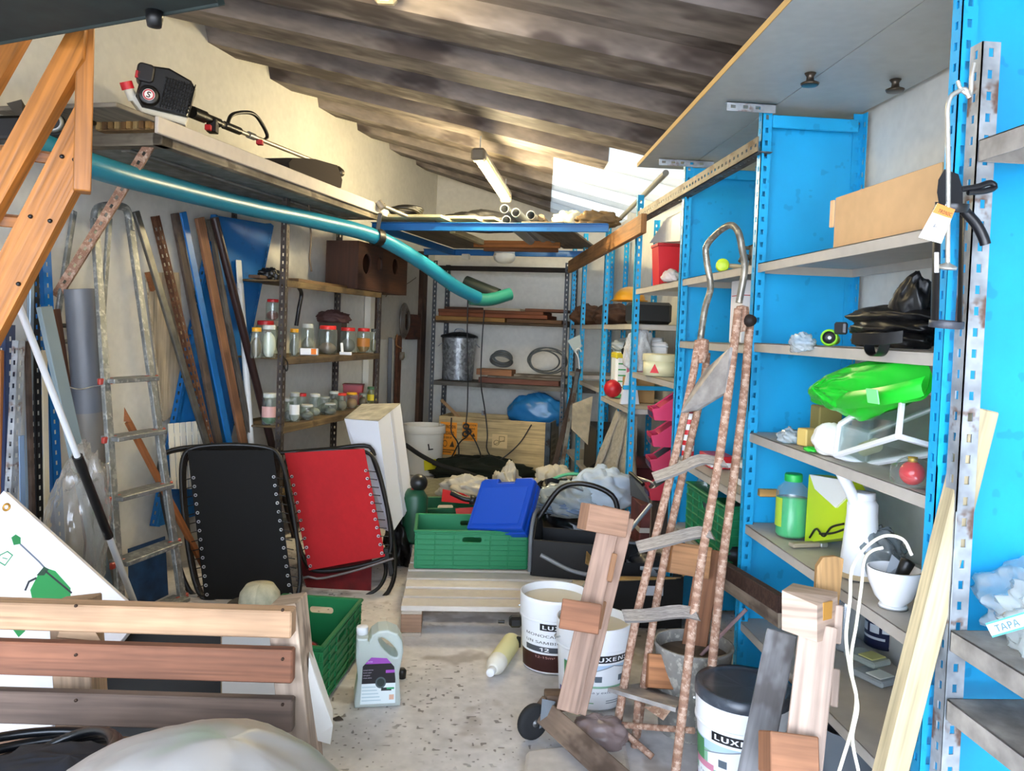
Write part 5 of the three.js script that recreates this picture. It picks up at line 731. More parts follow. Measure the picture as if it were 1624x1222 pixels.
// ---------- paint buckets ----------
const house = (x, y, s) => { x.fillStyle = '#6fae7a'; x.fillRect(y, 0, 0, 0); };
function bucket(label, c, h, r, brown, lidCol, turn) {
  const t = thing('paint_bucket', label, 'bucket', 'white paint buckets', c.clone().setY(.003), turn), wm = M('#f1f3f5', { roughness: .38 });
  part('body', lathe([[0, .002], [r * .84, .002], [r * .86, .01], [r * .95, h * .74], [r * .99, h * .74], [r, h * .95], [r, h], [r * .95, h], [r * .83, .02], [0, .015]], 44), wm, t);
  part('rim_ring', lathe([[r * .965, h * .7], [r * 1.005, h * .7], [r * 1.005, h * .725], [r * .965, h * .735]], 44), wm, t);
  if (lidCol) { part('lid', lathe([[0, h + .004], [r * .86, h + .004], [r * .9, h + .012], [r * 1.02, h + .014], [r * 1.03, h - .02], [r * 1.0, h - .025]], 44), lidCol, t); }
  else { part('paint', lathe([[0, h * .9], [r * .955, h * .9]], 32), M('#d6d0c2', { roughness: .85 }), t); }
  const lt = canvas(1024, 512, x => {
    x.fillStyle = '#f3f5f7'; x.fillRect(0, 0, 1024, 512); const ink = '#23262b';
    for (const o of [0, 512]) {
      x.fillStyle = '#15171b'; x.fillRect(o + 150, 8, 210, 70); x.fillStyle = '#f6f7f8'; x.font = 'bold 56px sans-serif'; x.fillText('LUXENS', o + 158, 64, 194);
      if (brown || o === 0) { x.fillStyle = ink; x.font = '38px sans-serif'; x.fillText('MONOCAPA', o + 60, 150); x.fillText('UN SAMBIO', o + 60, 220); x.fillStyle = '#474c54'; x.fillRect(o + 60, 250, 230, 58); x.fillStyle = '#fff'; x.font = 'bold 50px sans-serif'; x.fillText('12', o + 146, 298); }
      if (brown) { x.fillStyle = '#3c1612'; x.fillRect(o, 330, o ? 512 : 330, 182); x.fillStyle = '#e6b7b0'; x.font = '30px sans-serif'; x.fillText('12-15m²', o + 120, 372); }
      if (!brown && o) { x.fillStyle = '#8fc0a0'; x.fillRect(o + 20, 100, 430, 280); x.fillStyle = '#b9d3ea'; x.fillRect(o + 20, 100, 430, 70); x.fillStyle = '#4a8b57'; x.fillRect(o + 20, 110, 90, 200); x.fillStyle = '#eef1f3'; x.beginPath(); x.moveTo(o + 130, 190); x.lineTo(o + 270, 110); x.lineTo(o + 430, 190); x.lineTo(o + 430, 300); x.lineTo(o + 130, 300); x.fill(); x.strokeStyle = '#8a929a'; x.lineWidth = 8; x.beginPath(); x.moveTo(o + 110, 196); x.lineTo(o + 270, 106); x.lineTo(o + 450, 196); x.stroke(); x.fillStyle = '#5b6670'; for (const q of [180, 300, 360]) x.fillRect(o + q, 205, 34, 56); x.fillStyle = '#d58aa2'; x.fillRect(o + 40, 270, 120, 60); x.fillStyle = '#f4f7f8'; x.fillRect(o + 60, 320, 330, 90); x.fillStyle = '#6a7580'; x.font = '28px sans-serif'; x.fillText('Fachada y exterior', o + 80, 372); x.fillStyle = '#2c2f9a'; x.fillRect(o - 30, 390, 60, 122); x.fillStyle = '#6fae7a'; x.fillRect(o + 50, 440, 90, 8); x.fillRect(o + 50, 460, 130, 8); x.fillStyle = '#8b9299'; x.fillRect(o + 240, 440, 110, 8); x.fillRect(o + 240, 460, 90, 8); }
    }
  });
  const g = new THREE.CylinderGeometry(r * .957, r * .868, h * .66, 48, 1, true, 0, 2 * PI); g.rotateY(PI * .5); g.translate(0, h * .37, 0); part('label', g, M('#ffffff', { map: lt, roughness: .42 }), t);
  part('carry_handle', tube(Array.from({ length: 9 }, (_, i) => { const a = PI * i / 8; return V(r * 1.02 * Math.cos(a), h * .82 - Math.sin(a) * .12 * r * 4 * .5, r * 1.0 * Math.sin(a) * -.55 - .0); }).map(p => { const q = Math.hypot(p.x, p.z); const k = Math.max(1, r * 1.03 / q); p.x *= k; p.z *= k; return p; }), .004, 6), GALV, t);
  return t;
}
bucket('open paint bucket with a dark brown band at its base, standing by the flat pallet', H(880, 938, .33), .33, .155, true, null, .1);
bucket('open paint bucket with a house picture, half behind the tall wooden blocks', H(943, 980, .33), .33, .155, false, null, .35);
bucket('paint bucket with a smeared black lid, closest to the entrance', H(1180, 1087, .35), .34, .155, false, M('#5d6674', { map: T.splash, roughness: .3 }), -.4);
{ const p = A(812, 951, 3.75), t = thing('black_clamp', 'small black clamp fixed at the edge of the flat pallet', 'clamp'), y = .16; part('body', mv(cbox(.06, .05, .05, .012), p.x + .02, .168, p.z), BLACK, t); part('screw', rod(V(p.x - .03, .165, p.z), V(p.x - .06, .165, p.z), .008), BLACK, t); }
{ const c = H(1100, 1026, .32), t = thing('stained_pail', 'open pail with caked grey residue behind the hand truck', 'pail', null, c.setY(.003)); part('body', lathe([[0, .002], [.12, .002], [.145, .32], [.15, .325], [.15, .335], [.138, .335], [.115, .02], [0, .015]], 36), M('#cfcbc4', { map: T.splash, roughness: .6 }), t); part('residue', lathe([[0, .3], [.06, .295], [.137, .29]], 24), M('#6b5c4f', { map: T.mottle, roughness: .95 }), t); part('stick', rod(V(.02, .29, .02), V(.16, .5, .1), .007), wood('#a88'), t); }
{ const c = H(1030, 893, .24), t = thing('grey_bucket', 'grey bucket with a black liner between the shelves and the hand truck', 'bucket', null, c.setY(.003)); part('body', lathe([[0, .002], [.085, .002], [.12, .23], [.128, .23], [.128, .25], [.112, .25], [.08, .02], [0, .015]], 32), plastic('#9aa1a8'), t); part('liner', mv(crumple(.12, .08, .12, 77, .25, 3, .4, 16), 0, .19, 0), plastic('#23262b'), t); }
{ const c = H(1020, 1000, 0), t = thing('box_with_liner', 'black box with torn gold cardboard flaps behind the paint buckets', 'box'); const z = c.z - .15; const o = [[-.2, 0, .12], [.2, 0, .12], [.2, 0, -.12], [-.2, 0, -.12]]; for (const [a, b] of [[0, 1], [1, 2], [2, 3], [3, 0]]) { const p = V(...o[a]).add(V(c.x, .005, z)), q = V(...o[b]).add(V(c.x, .005, z)); part('side_panel', slab([p, q, q.clone().setY(.27), p.clone().setY(.27)], .006), M('#141416', { roughness: .6 }), t); } part('base_panel', bx(.38, .006, .22, c.x, .008, z), M('#1a1a1a'), t);
  part('flap', slab([V(c.x - .19, .27, z + .125), V(c.x + .19, .27, z + .125), V(c.x + .13, .3, z + .24), V(c.x - .15, .29, z + .25)], .005), M('#c9a567', { map: T.mottle }), t); part('flap', slab([V(c.x - .205, .272, z - .1), V(c.x - .205, .272, z + .11), V(c.x - .3, .33, z + .1), V(c.x - .27, .35, z - .05)], .005), M('#b8955a', { map: T.mottle }), t); part('flap', slab([V(c.x + .205, .272, z - .1), V(c.x + .205, .272, z + .11), V(c.x + .28, .34, z + .1), V(c.x + .27, .36, z - .05)], .005), M('#c2a062', { map: T.mottle }), t); part('tape', bx(.1, .05, .004, c.x + .05, .2, z + .13), M('#d9dde6'), t); }
// ---------- rusty hand truck ----------
{
  const t = thing('hand_truck', 'rusty peeling paint hand truck leaning on the blue shelving', 'hand truck'), R = RUSTY, ch = metal('#c9c2b4', { map: T.splash, metalness: .6, roughness: .35 });
  const p = (x, y, Z) => A(x, y, Z), r = .0155;
  part('handle', tube([p(1108, 560, 3.22), p(1118, 490, 3.24), p(1127, 455, 3.25), p(1121, 415, 3.26), p(1120, 392, 3.26), p(1132, 375, 3.22), p(1160, 357, 3.08), p(1171, 368, 3.04), p(1177, 395, 3.03), p(1181, 422, 3.02), p(1172, 480, 3.02)], .013, 10, 90), ch, t);
  part('rail', tube([p(1108, 540, 3.22), p(1098, 600, 3.2), p(1068, 735, 3.14), p(1040, 850, 3.1), p(1008, 985, 3.06), p(972, 1190, 3.0)], r, 10, 40), R, t); part('rail', tube([p(1121, 560, 3.27), p(1117, 600, 3.25), p(1082, 755, 3.2), p(1058, 865, 3.16), p(1036, 985, 3.12), p(1008, 1180, 3.06)], r, 10, 40), R, t);
  part('rail', tube([p(1171, 490, 3.02), p(1158, 600, 2.98), p(1140, 730, 2.92), p(1114, 880, 2.86), p(1100, 980, 2.82), p(1070, 1235, 2.72)], r * 1.05, 10, 40), R, t); part('rail', tube([p(1190, 505, 3.08), p(1178, 640, 3.03), p(1158, 800, 2.97), p(1145, 900, 2.93), p(1112, 1235, 2.8)], r * 1.05, 10, 40), R, t);
  part('joint', lathe([[0, -.05], [.022, -.045], [.027, 0], [.022, .045], [0, .05]], 14, p(1113, 556, 3.22), V(.1, 1, 0)), R, t); part('joint', lathe([[0, -.05], [.022, -.045], [.03, 0], [.022, .045], [0, .05]], 14, p(1176, 505, 3.04), V(.05, 1, 0)), R, t); part('joint', lathe([[0, -.03], [.02, -.025], [.024, 0], [.02, .025], [0, .03]], 14, p(1188, 508, 3.02), V(0, 0, 1)), M('#2b211d', { map: T.rust }), t);
  const G = M('#cfc9c4', { map: T.mottle, roughness: .55, metalness: .3 });
  part('upper_plate', slab([p(1158, 550, 2.98), p(1150, 622, 2.96), p(1104, 650, 3.1), p(1080, 654, 3.15), p(1090, 630, 3.18), p(1118, 586, 3.18)], .012), G, t);
  const cross = (pts, w) => part('cross_plate', patch((s, v) => { const c = new THREE.CatmullRomCurve3(pts.map(q => p(...q))).getPoint(s); return c.add(V(.0, .022 * v - .011, w * v - w * .5)); }, 12, 1, .01), G, t);
  cross([[1036, 756, 3.1], [1075, 742, 3.05], [1110, 727, 3.0], [1150, 732, 2.9]], -.06); cross([[1010, 866, 3.06], [1055, 855, 3.0], [1110, 842, 2.9], [1128, 846, 2.84]], -.06); cross([[988, 975, 3.03], [1025, 974, 2.98], [1080, 968, 2.86], [1105, 972, 2.8]], -.06);
  part('toe_plate', slab([p(964, 1090, 3.0), p(1020, 1082, 3.2), p(1084, 1108, 3.0), p(1072, 1122, 2.76)], .014), G, t); part('toe_bracket', hull([p(1020, 1120, 2.86), p(1070, 1118, 2.78), p(1052, 1142, 2.78), p(1022, 1120, 2.95), p(1070, 1118, 2.88), p(1052, 1142, 2.88)]), M('#d9d2c4', { map: T.rust }), t);
  part('axle', rod(p(975, 1148, 2.98), p(1100, 1158, 2.76), .011), R, t); part('axle_brace', rod(p(975, 1148, 2.98), p(1035, 1200, 2.9), .012), R, t); part('foot_brace', rod(p(1012, 1110, 3.02), p(1005, 1200, 2.98), .014), R, t); part('rubber_foot', rod(p(1004, 1190, 2.98), p(1003, 1212, 2.96), .02), BLACK, t);
}
// ---------- wooden posts with blocks ----------
{
  const W1 = wood('#bd9a84'), W2 = wood('#b9855c'), W3 = wood('#d0a284');
  const t = thing('blocked_post', 'leaning timber post with two end blocks on a wheeled beam', 'timber post', 'timber posts with blocks'), Z = 3.02;
  const pl = (x, y, d = 0) => A(x, y, Z + d);
  part('post', bar(A(972, 805, 3.16), A(900, 1128, 2.94), .082, .026), W1, t); part('backing_strip', bar(A(992, 820, 3.19), A(914, 1130, 2.98), .07, .022), W1, t);
  part('block', bar(A(925, 818, 3.1), A(988, 830, 3.14), .1, .1), wood('#c09376'), t); part('block', bar(A(890, 972, 3.0), A(952, 982, 2.98), .105, .11), wood('#a26c4c'), t);
  for (const [x, y] of [[975, 900], [958, 975], [944, 1010]]) part('notch_strip', bar(A(x, y - 22, 3.1), A(x - 9, y + 22, 3.07), .02, .05), W2, t);
  const b0 = H(855, 1122, .09), b1 = H(1010, 1262, .075); part('beam', bar(b0, b1, .085, .05), worn('#a08c7c'), t); part('beam_end', mv(cbox(.1, .06, .07, .004), b0.x + .07, .12, b0.z + .0), worn('#8d7562'), t);
  const c = H(840, 1147, .05).add(V(.01, 0, .02)); const ax = V(.5, 0, .86); c.y = .068; part('caster_wheel', lathe([[0, -.018], [.03, -.018], [.034, -.014], [.05, -.018], [.063, -.012], [.066, 0], [.063, .012], [.05, .018], [.034, .014], [.03, .018], [0, .018]], 30, c, ax), RUBBER, t, 'black caster wheel'); part('caster_fork', hull([c.clone().add(V(.02, -.01, .035)), c.clone().add(V(.05, .03, .035)), c.clone().add(V(.08, .075, .0)), c.clone().add(V(.03, .085, .0)), c.clone().add(V(.04, -.01, .02)), c.clone().add(V(.085, .06, -.02))]), metal('#7b8288'), t); part('caster_hub', lathe([[0, .022], [.014, .02], [.016, .0], [0, -.02]], 12, c, ax), metal('#777'), t);
}
{
  const t = thing('blocked_post', 'timber post with two side blocks standing behind the hand truck', 'timber post', 'timber posts with blocks'), Z = 3.25;
  part('post', bar(A(1126, 870, Z + .04), toFloor(A(1126, 870, Z + .04), A(1070, 1215, Z - .12)), .095, .03), wood('#a9714d'), t); part('block', bar(A(1060, 882, Z - .03), A(1122, 892, Z - .03), .12, .1), wood('#c08a5c'), t); part('block', bar(A(1024, 1062, Z - .16), A(1092, 1068, Z - .16), .12, .1), wood('#b87a4c'), t); part('side_strip', bar(A(1108, 1010, Z), A(1098, 1090, Z - .03), .03, .06), wood('#b87f55'), t);
}
{
  const t = thing('blocked_post', 'thick timber post with stained end grain block before the lower shelves', 'timber post', 'timber posts with blocks'), Z = 2.28, K = wood('#d8bca8');
  const p0 = A(1298, 990, Z), p1 = toFloor(p0, A(1272, 1225, Z - .12)); part('post', bar(p0, p1, .098, .05), K, t);
  const bt = [[1240, 936, Z - .04], [1258, 924, Z + .07], [1328, 938, Z + .07], [1328, 946, Z + .02], [1296, 960, Z - .06]].map(q => A(...q)), bb = [[1240, 998, Z - .04], [1296, 1018, Z - .06], [1330, 1008, Z + .02]].map(q => A(...q)); part('block', hull([...bt, ...bb]), wood('#dcbda6'), t); part('resin_patch', mv(cbox(.04, .05, .004, .001), ...A(1312, 968, Z - .028).toArray(), 0, .5), M('#c08a3e', { roughness: .4 }), t);
  part('block', bar(A(1212, 1190, Z - .12), A(1288, 1200, Z - .12), .1, .1), wood('#b9805c'), t); for (const [x, y] of [[1331, 985], [1326, 1085]]) part('notch_strip', bar(A(x, y - 25, Z + .03), A(x - 4, y + 35, Z + .0), .022, .05), K, t);
  const q0 = A(1240, 1002, Z + .12), q1 = toFloor(q0, A(1195, 1225, Z + .02)); lone('grey_plank', bar(q0, q1, .085, .03), worn('#a5a8ad'), 'weathered grey plank standing beside the stained block post', 'plank');
  const s = [[1300, 928, 2.42], [1296, 898, 2.42], [1305, 884, 2.42], [1318, 888, 2.42], [1325, 882, 2.42], [1338, 886, 2.42], [1300, 1255, 2.32], [1275, 1255, 2.32]]; lone('splintered_lath', slab(s.map(q => A(...q)), .018, 1), wood('#d9a86c'), 'short splintered lath standing up behind the stained block post', 'lath');
}
{ const p = onZ(1556, 648, -1.877), q = toFloor(p, onZ(1412, 1222, -1.877)), t = lone('pale_plank', bar(p, q, .062, .05, V(0, 0, 1)), wood('#e2cfa4'), 'long pale new plank leaning at the galvanised post', 'plank'); }
{ const a = onX(1143, 898, 1.15), b = onX(1240, 958, 1.14), t = thing('rusty_flat_bar', 'flat bar with flaking brown paint lying along the lower shelf edge', 'bar'); part('bar', bar(a, b, .035, .06, UP), M('#5a463e', { map: T.rust, roughness: .85 }), t); part('board', bar(a.clone().add(V(.0, -.05, .0)), b.clone().add(V(.0, -.05, .0)), .065, .02, V(-1, .0, .3)), worn('#b9aa9a'), t); }

heap('brown_bag', 'crumpled brown film bag on the floor behind the wheeled beam', 'bag', 948, 1172, 2.95, .11, .07, .08, 63, film('#94807c', { transmission: .3, roughness: .4 }), { y: .004, amp: .14 });
{ const P = [[835, 1190], [990, 1172], [1010, 1280], [825, 1280]].map(q => H(q[0], q[1], .03)); lone('paving_stone', hull(P.flatMap((p, i) => { const c = P[0].clone().add(P[2]).multiplyScalar(.5), e = p.clone().lerp(c, .06), n = P[(i + 1) % 4], f = p.clone().lerp(n, .08), g = p.clone().lerp(P[(i + 3) % 4], .08); return [f, g, f.clone().setY(.003), g.clone().setY(.003), e.clone().setY(.034)]; })), M('#d3cfcb', { map: T.concrete, roughness: .9 }), 'pale round-cornered stone lying on the floor by the black caster wheel', 'stone'); }

// ---------- things on the bay with the cardboard box ----------
const [y1, y2, y3, y4, y5, y6] = YA, onS = (x, y, lev) => H(x, y, lev + .003);
{
  const z0 = onX(1321, 388, 1.24).z, z1 = onX(1487, 362, 1.24).z, h = .172, t = thing('cardboard_box', 'plain brown cardboard box on the top shelf of the bright bay', 'box'), zc = (z0 + z1) / 2, C = M('#e8bd8a', { map: T.plaster, roughness: .85 });
  part('body', bx(.3, h, Math.abs(z1 - z0), 1.24 + .15, y1 + h / 2 + .002, zc), C, t); part('flap', bx(.008, .09, .02, 1.236, y1 + h - .05, z0 - .008, 0, .3), C, t); part('tape', bx(.05, .003, Math.abs(z1 - z0) + .004, 1.39, y1 + h + .003, zc), M('#b98a52', { roughness: .4 }), t);
}
{
  const t = thing('black_bag', 'black folded nylon bag with dangling webbing strap on the second shelf', 'bag'), c = onX(1408, 548, 1.3), N = M('#0f1013', { roughness: .38 });
  for (let i = 0; i < 3; i++) { const g = crumple(.085, .034, .22, 5 + i, .14, 2.4, .7, 22); g.rotateY(.08 * i - .1); g.translate(1.32 + .01 * i, y2 + .004 + i * .036, c.z - .02 - i * .01); part('fold', g, N, t); }
  { const g = crumple(.05, .1, .07, 15, .2, 2, .8, 20); g.rotateX(.5); g.translate(1.33, y2 + .05, c.z + .02); part('flap', g, N, t); }
  part('strap', patch((s, v) => { const q = bez(A(1468, 538, 2.05), A(1420, 545, 2.1), A(1385, 540, 2.22), s); return q.add(V(-.06, .02 - .03 * v, 0)); }, 14, 2, .004), N, t);
  const lp = [[1400, 532], [1382, 530], [1371, 540], [1372, 556], [1381, 563], [1390, 558], [1396, 542], [1404, 534]].map(p => onX(p[0], p[1], 1.165)); part('strap_loop', patch((s, v) => new THREE.CatmullRomCurve3(lp).getPoint(s).add(V(.03 * v, 0, 0)), 30, 1, .003), N, t); part('buckle', mv(cbox(.02, .04, .05, .006), 1.25, y2 + .06, c.z - .2, 0, .3), plastic('#2b2d31'), t);
}
{
  const c = onX(1316, 541, 1.25).setY(y2 + .003), t = thing('green_flashlight', 'lime green torch with a black face lying on the second shelf', 'torch'), d = V(-.55, .05, .8), o = c.clone().add(V(0, .025, 0)); part('body', lathe([[0, -.1], [.018, -.1], [.02, -.03], [.026, -.01], [.026, .015]], 22, o, d), plastic('#8ad12a'), t); part('head_ring', lathe([[.021, .012], [.021, .022], [.027, .022], [.029, .01], [.027, 0]], 22, o, d), plastic('#8ad12a'), t); part('face', lathe([[.021, .018], [.015, .008], [0, .008]], 22, o, d), BLACK, t); part('bulb', lathe([[0, .014], [.005, .012], [.006, .008]], 12, o, d), WHITE, t);
  const w = onX(1275, 552, 1.185); { const g = crumple(.035, .035, .06, 8, .35, 3, .6, 18); g.rotateZ(.35); g.translate(w.x, y2 - .015, w.z); lone('plastic_wrap', g, film('#e3edf2', { transmission: .65, roughness: .15 }), 'clear plastic wrapper hanging off the shelf beside the torch', 'plastic wrap'); }
}
{ // green carrier bag
  const t = thing('green_bag', 'bright green plastic carrier bag draped over the white lantern', 'bag'), m = film('#23d433', { transmission: .25, roughness: .35 });
  const pt = [[1290, 630], [1315, 600], [1340, 582], [1375, 573], [1420, 569], [1470, 570], [1475, 620], [1440, 640], [1400, 655], [1370, 666], [1345, 662], [1318, 645]], c = onX(1400, 618, 1.38);
  const ring = pt.map(([x, y]) => onX(x, y, 1.24)); const P = [], N = 60, RR = 12; const cur = new THREE.CatmullRomCurve3(ring, true);
  part('body', patch((s, v) => { const e = cur.getPoint(s % 1), q = c.clone().setX(1.22).lerp(e, v); q.x -= .07 * Math.sin((1 - v) * PI * .5) + .015 * noise.noise(s * 9, v * 5, 1) + .01 * noise.noise(s * 24, v * 9, 4); q.y += .012 * noise.noise(s * 14, v * 6, 7); return q; }, 72, 14), m, t);
  part('back', patch((s, v) => { const e = cur.getPoint(1 - s % 1), q = c.clone().setX(1.45).lerp(e, v); q.x += .02 * noise.noise(s * 9, v * 5, 2); return q; }, 60, 8), m, t);
  const f = onX(1380, 612, 1.165); part('fold', patch((s, v) => bez(onX(1325, 622, 1.2), onX(1390, 620, 1.12), onX(1468, 596, 1.2), s).add(V(-.01 * Math.sin(v * PI), -.05 * v, 0)), 24, 4, .001), m, t); part('print', mv(cbox(.004, .04, .05, .001), ...onX(1384, 628, 1.128).toArray(), 0, .1, .2), M('#7fe58a', { roughness: .5 }), t);
}
{
  const t = thing('white_lantern', 'white framed candle lantern lying on its side on the third shelf', 'lantern'), p = onX(1345, 707, 1.28), q = onX(1470, 662, 1.3), x = q.clone().sub(p).normalize(), K = new THREE.Matrix4(), y = V(.25, 1, 0).addScaledVector(x, -V(.25, 1, 0).dot(x)).normalize(), z = x.clone().cross(y); K.makeBasis(x, y, z).setPosition(p);
  const Ln = p.distanceTo(q), fr = [], a = .052, b = .075; const ed = (P, Q) => fr.push(bar(P, Q, .014, .014, V(0, .3, 1), .002)); const c0 = [[1, 1], [1, -1], [-1, -1], [-1, 1]].map(([s, r]) => V(.03, s * a, r * a)), c1 = [[1, 1], [1, -1], [-1, -1], [-1, 1]].map(([s, r]) => V(Ln, s * b, r * b)); for (let i = 0; i < 4; i++) { ed(c0[i], c1[i]); ed(c0[i], c0[(i + 1) % 4]); ed(c1[i], c1[(i + 1) % 4]); }
  part('frame', merge(fr).applyMatrix4(K), WHITE, t); for (let i = 0; i < 4; i++) part('pane', hull([c0[i], c0[(i + 1) % 4], c1[(i + 1) % 4], c1[i]].flatMap(v => [v.clone().multiply(V(1, .97, .97)), v.clone().multiply(V(1, .93, .93))])).applyMatrix4(K), clear, t); part('roof', hull([...c0.map(v => v.clone().multiply(V(1, 1.12, 1.12))), V(-.045, .022, .022), V(-.045, -.022, .022), V(-.045, .022, -.022), V(-.045, -.022, -.022)]).applyMatrix4(K), WHITE, t); part('candle', rod(V(.1, -.03, 0), V(.17, -.03, 0), .022, 16).applyMatrix4(K), M('#f0e6c0'), t);
  const h = crumple(.055, .055, .07, 19, .12, 2, .9, 20), s = onX(1318, 685, 1.25); h.translate(s.x, y3 + .004, s.z); lone('white_cloth', h, M('#f3f3f0', { roughness: .8 }), 'bunched white cloth beside the lantern top', 'cloth');
  { const c = onX(1282, 686, 1.27).setY(y3 + .003); lone('yellow_box', mv(cbox(.06, .062, .05, .004), c.x, c.y + .032, c.z, 0, .3), M('#d8bb6a', { roughness: .6 }), 'small ochre box beside the bunched white cloth', 'box'); const g = crumple(.04, .03, .05, 23, .35, 3, .5, 16); g.translate(c.x - .03, y3 + .004, c.z - .09); lone('clear_wrap', g, film('#e6eef0', { transmission: .65, roughness: .15 }), 'scrap of clear wrap beside the small ochre box', 'plastic wrap'); const b = onX(1310, 662, 1.42).setY(y3 + .003); lone('olive_box', mv(cbox(.09, .13, .08, .005), b.x, b.y + .066, b.z), M('#8f8448'), 'olive brown box behind the bunched white cloth', 'box'); const gl = onX(1286, 706, 1.22); { const k = crumple(.02, .01, .03, 29, .3, 3, .5, 12); k.translate(gl.x, y3 + .004, gl.z); lone('green_scrap', k, plastic('#2fc23a'), 'scrap of bright green plastic at the third shelf edge', 'scrap'); } }
  { const c = onX(1448, 722, 1.22).setY(y3 + .003), t2 = thing('red_bauble', 'shiny red bauble in a clear bag at the end of the third shelf', 'bauble'); part('ball', new THREE.SphereGeometry(.032, 20, 14).translate(c.x, c.y + .035, c.z), plastic('#c3121c', { roughness: .15 }), t2); part('cap', lathe([[0, .0], [.012, 0], [.012, .014], [0, .014]], 12, c.clone().add(V(0, .064, 0))), metal('#c9a648'), t2); const g = crumple(.05, .045, .06, 33, .12, 2.5, .7, 18); g.translate(c.x, c.y, c.z); part('clear_bag', g, film('#f4f8f8', { transmission: .96, roughness: .03 }), t2); }
}
{ // fourth shelf
  const c = onS(1254, 850, y4), t = thing('green_bottle', 'clear bottle of green liquid with a green cap on the fourth shelf', 'bottle', null, c); const r = .06, h = .24;
  part('body', lathe([[0, .001], [r * .9, .001], [r, .012], [r, h * .68], [r * .93, h * .77], [r * .5, h * .87], [r * .48, h * .9]], 28), M('#f1f7f4', { transmission: .93, thickness: 0, roughness: .1 }), t); part('liquid', lathe([[0, .004], [r * .88, .004], [r * .95, .014], [r * .95, h * .62], [0, h * .62]], 28), plastic('#12b56c', { roughness: .25 }), t); part('cap', lathe([[0, h], [r * .5, h], [r * .55, h - .006], [r * .55, h * .88], [r * .5, h * .88]], 22), plastic('#1fae4c'), t); { const g = new THREE.CylinderGeometry(r * 1.01, r * 1.01, h * .45, 16, 1, true, PI + 1.1, 1.0); g.translate(0, h * .4, 0); part('sticker', g, M('#a8c93c', { roughness: .5 }), t); }
}
{
  const t = thing('safety_vest_pack', 'packed fluorescent yellow safety vest behind the green liquid bottle', 'vest'), q = [[1283, 752], [1332, 760], [1348, 790], [1342, 852], [1276, 860]].map(([x, y]) => onX(x, y, 1.33)); part('vest', hull([...q, ...q.map(p => p.clone().add(V(.07, 0, 0)))]), M('#c4e224', { roughness: .45 }), t);
  part('white_band', slab([[1284, 752], [1330, 760], [1345, 785], [1325, 805], [1292, 775]].map(([x, y]) => onX(x, y, 1.322)), .008), M('#f4f6f0', { roughness: .35 }), t); part('lettering', tube([[1284, 852], [1295, 838], [1306, 850], [1318, 836], [1338, 830]].map(([x, y]) => onX(x, y, 1.32)), .004, 5), BLACK, t); part('lettering', tube([[1300, 846], [1320, 845], [1341, 838]].map(([x, y]) => onX(x, y, 1.32)), .004, 5), BLACK, t);
}
{
  const c = onS(1362, 915, y4), t = thing('paint_sprayer', 'tall white sprayer cup with an angled spout on the fourth shelf', 'sprayer', null, c), W = M('#e6e9ec', { roughness: .35 }); part('cup', lathe([[0, .001], [.058, .001], [.062, .01], [.054, .1], [.046, .2], [.046, .235], [.036, .252], [.03, .252], [.03, .262], [0, .262]], 28), W, t); part('spout', tube([V(-.01, .2, .0), V(-.045, .27, .01), V(-.085, .335, .02)], .018, 14), W, t); part('spout_tip', tube([V(-.082, .33, .019), V(-.092, .347, .021), V(-.102, .352, .022)], .0125, 12), plastic('#cfd4cf'), t); part('cap_ring', lathe([[.02, .25], [.037, .25], [.037, .272], [.02, .272]], 24), W, t); part('stain', lathe([[.0625, .004], [.063, .012], [.0622, .02]], 28), M('#b9a582'), t);
}
{
  const c = onS(1416, 962, y4), t = thing('white_bowl_lamp', 'white glass bowl with a cream cord at the shelf end', 'lamp bowl', null, c); part('bowl', lathe([[0, .004], [.03, .004], [.034, .012], [.05, .03], [.07, .075], [.074, .11], [.068, .112], [.063, .075], [.045, .036], [0, .022]], 36), M('#f5f6f8', { roughness: .18 }), t);
  part('foot', lathe([[0, 0], [.04, 0], [.036, .01], [0, .012]], 28), WHITE, t);
  lone('lamp_cable', tube([[1446, 880, 1.97], [1432, 855, 1.98], [1405, 849, 2.0], [1375, 866, 2.0], [1352, 900, 1.98], [1348, 950, 1.95], [1342, 1010, 1.93], [1348, 1060, 1.9], [1358, 1105, 1.88], [1352, 1150, 1.86], [1330, 1225, 1.84]].map(p => A(...p)), .004, 8, 120), M('#efe6cc'), 'cream cord looping out of the white bowl down past the shelves', 'cord'); lone('lamp_cable', tube([[1400, 868, 2.06], [1385, 872, 2.06], [1372, 885, 2.03], [1366, 930, 1.98], [1358, 990, 1.95], [1350, 1040, 1.93], [1352, 1075, 1.92], [1360, 1120, 1.9], [1352, 1170, 1.88], [1362, 1225, 1.86]].map(p => A(...p)), .004, 8, 120), M('#efe6cc'), 'second cream cord hanging in a tighter loop from the white bowl', 'cord');
  const b = onX(1410, 868, 1.36), g = crumple(.07, .08, .09, 55, .25, 3, .8, 22); g.translate(b.x, y4 + .02, b.z - .06); lone('clear_bag', g, film('#aab4b8', { transmission: .7, roughness: .12 }), 'crinkled clear bag of dark fittings behind the white bowl', 'bag'); const m = onX(1412, 880, 1.34), t3 = thing('metal_fitting', 'dark metal fitting sitting in the white bowl', 'fitting'); part('bracket', hull([V(-.03, 0, 0), V(.03, .0, .01), V(0, .06, -.02), V(.0, .0, -.03), V(.02, .04, .0)]).translate(c.x, c.y + .085, c.z), metal('#9aa0a6'), t3); part('socket', lathe([[0, 0], [.016, 0], [.02, .05], [0, .055]], 14, V(c.x + .012, c.y + .09, c.z + .01), V(.3, 1, .2)), BLACK, t3);
}
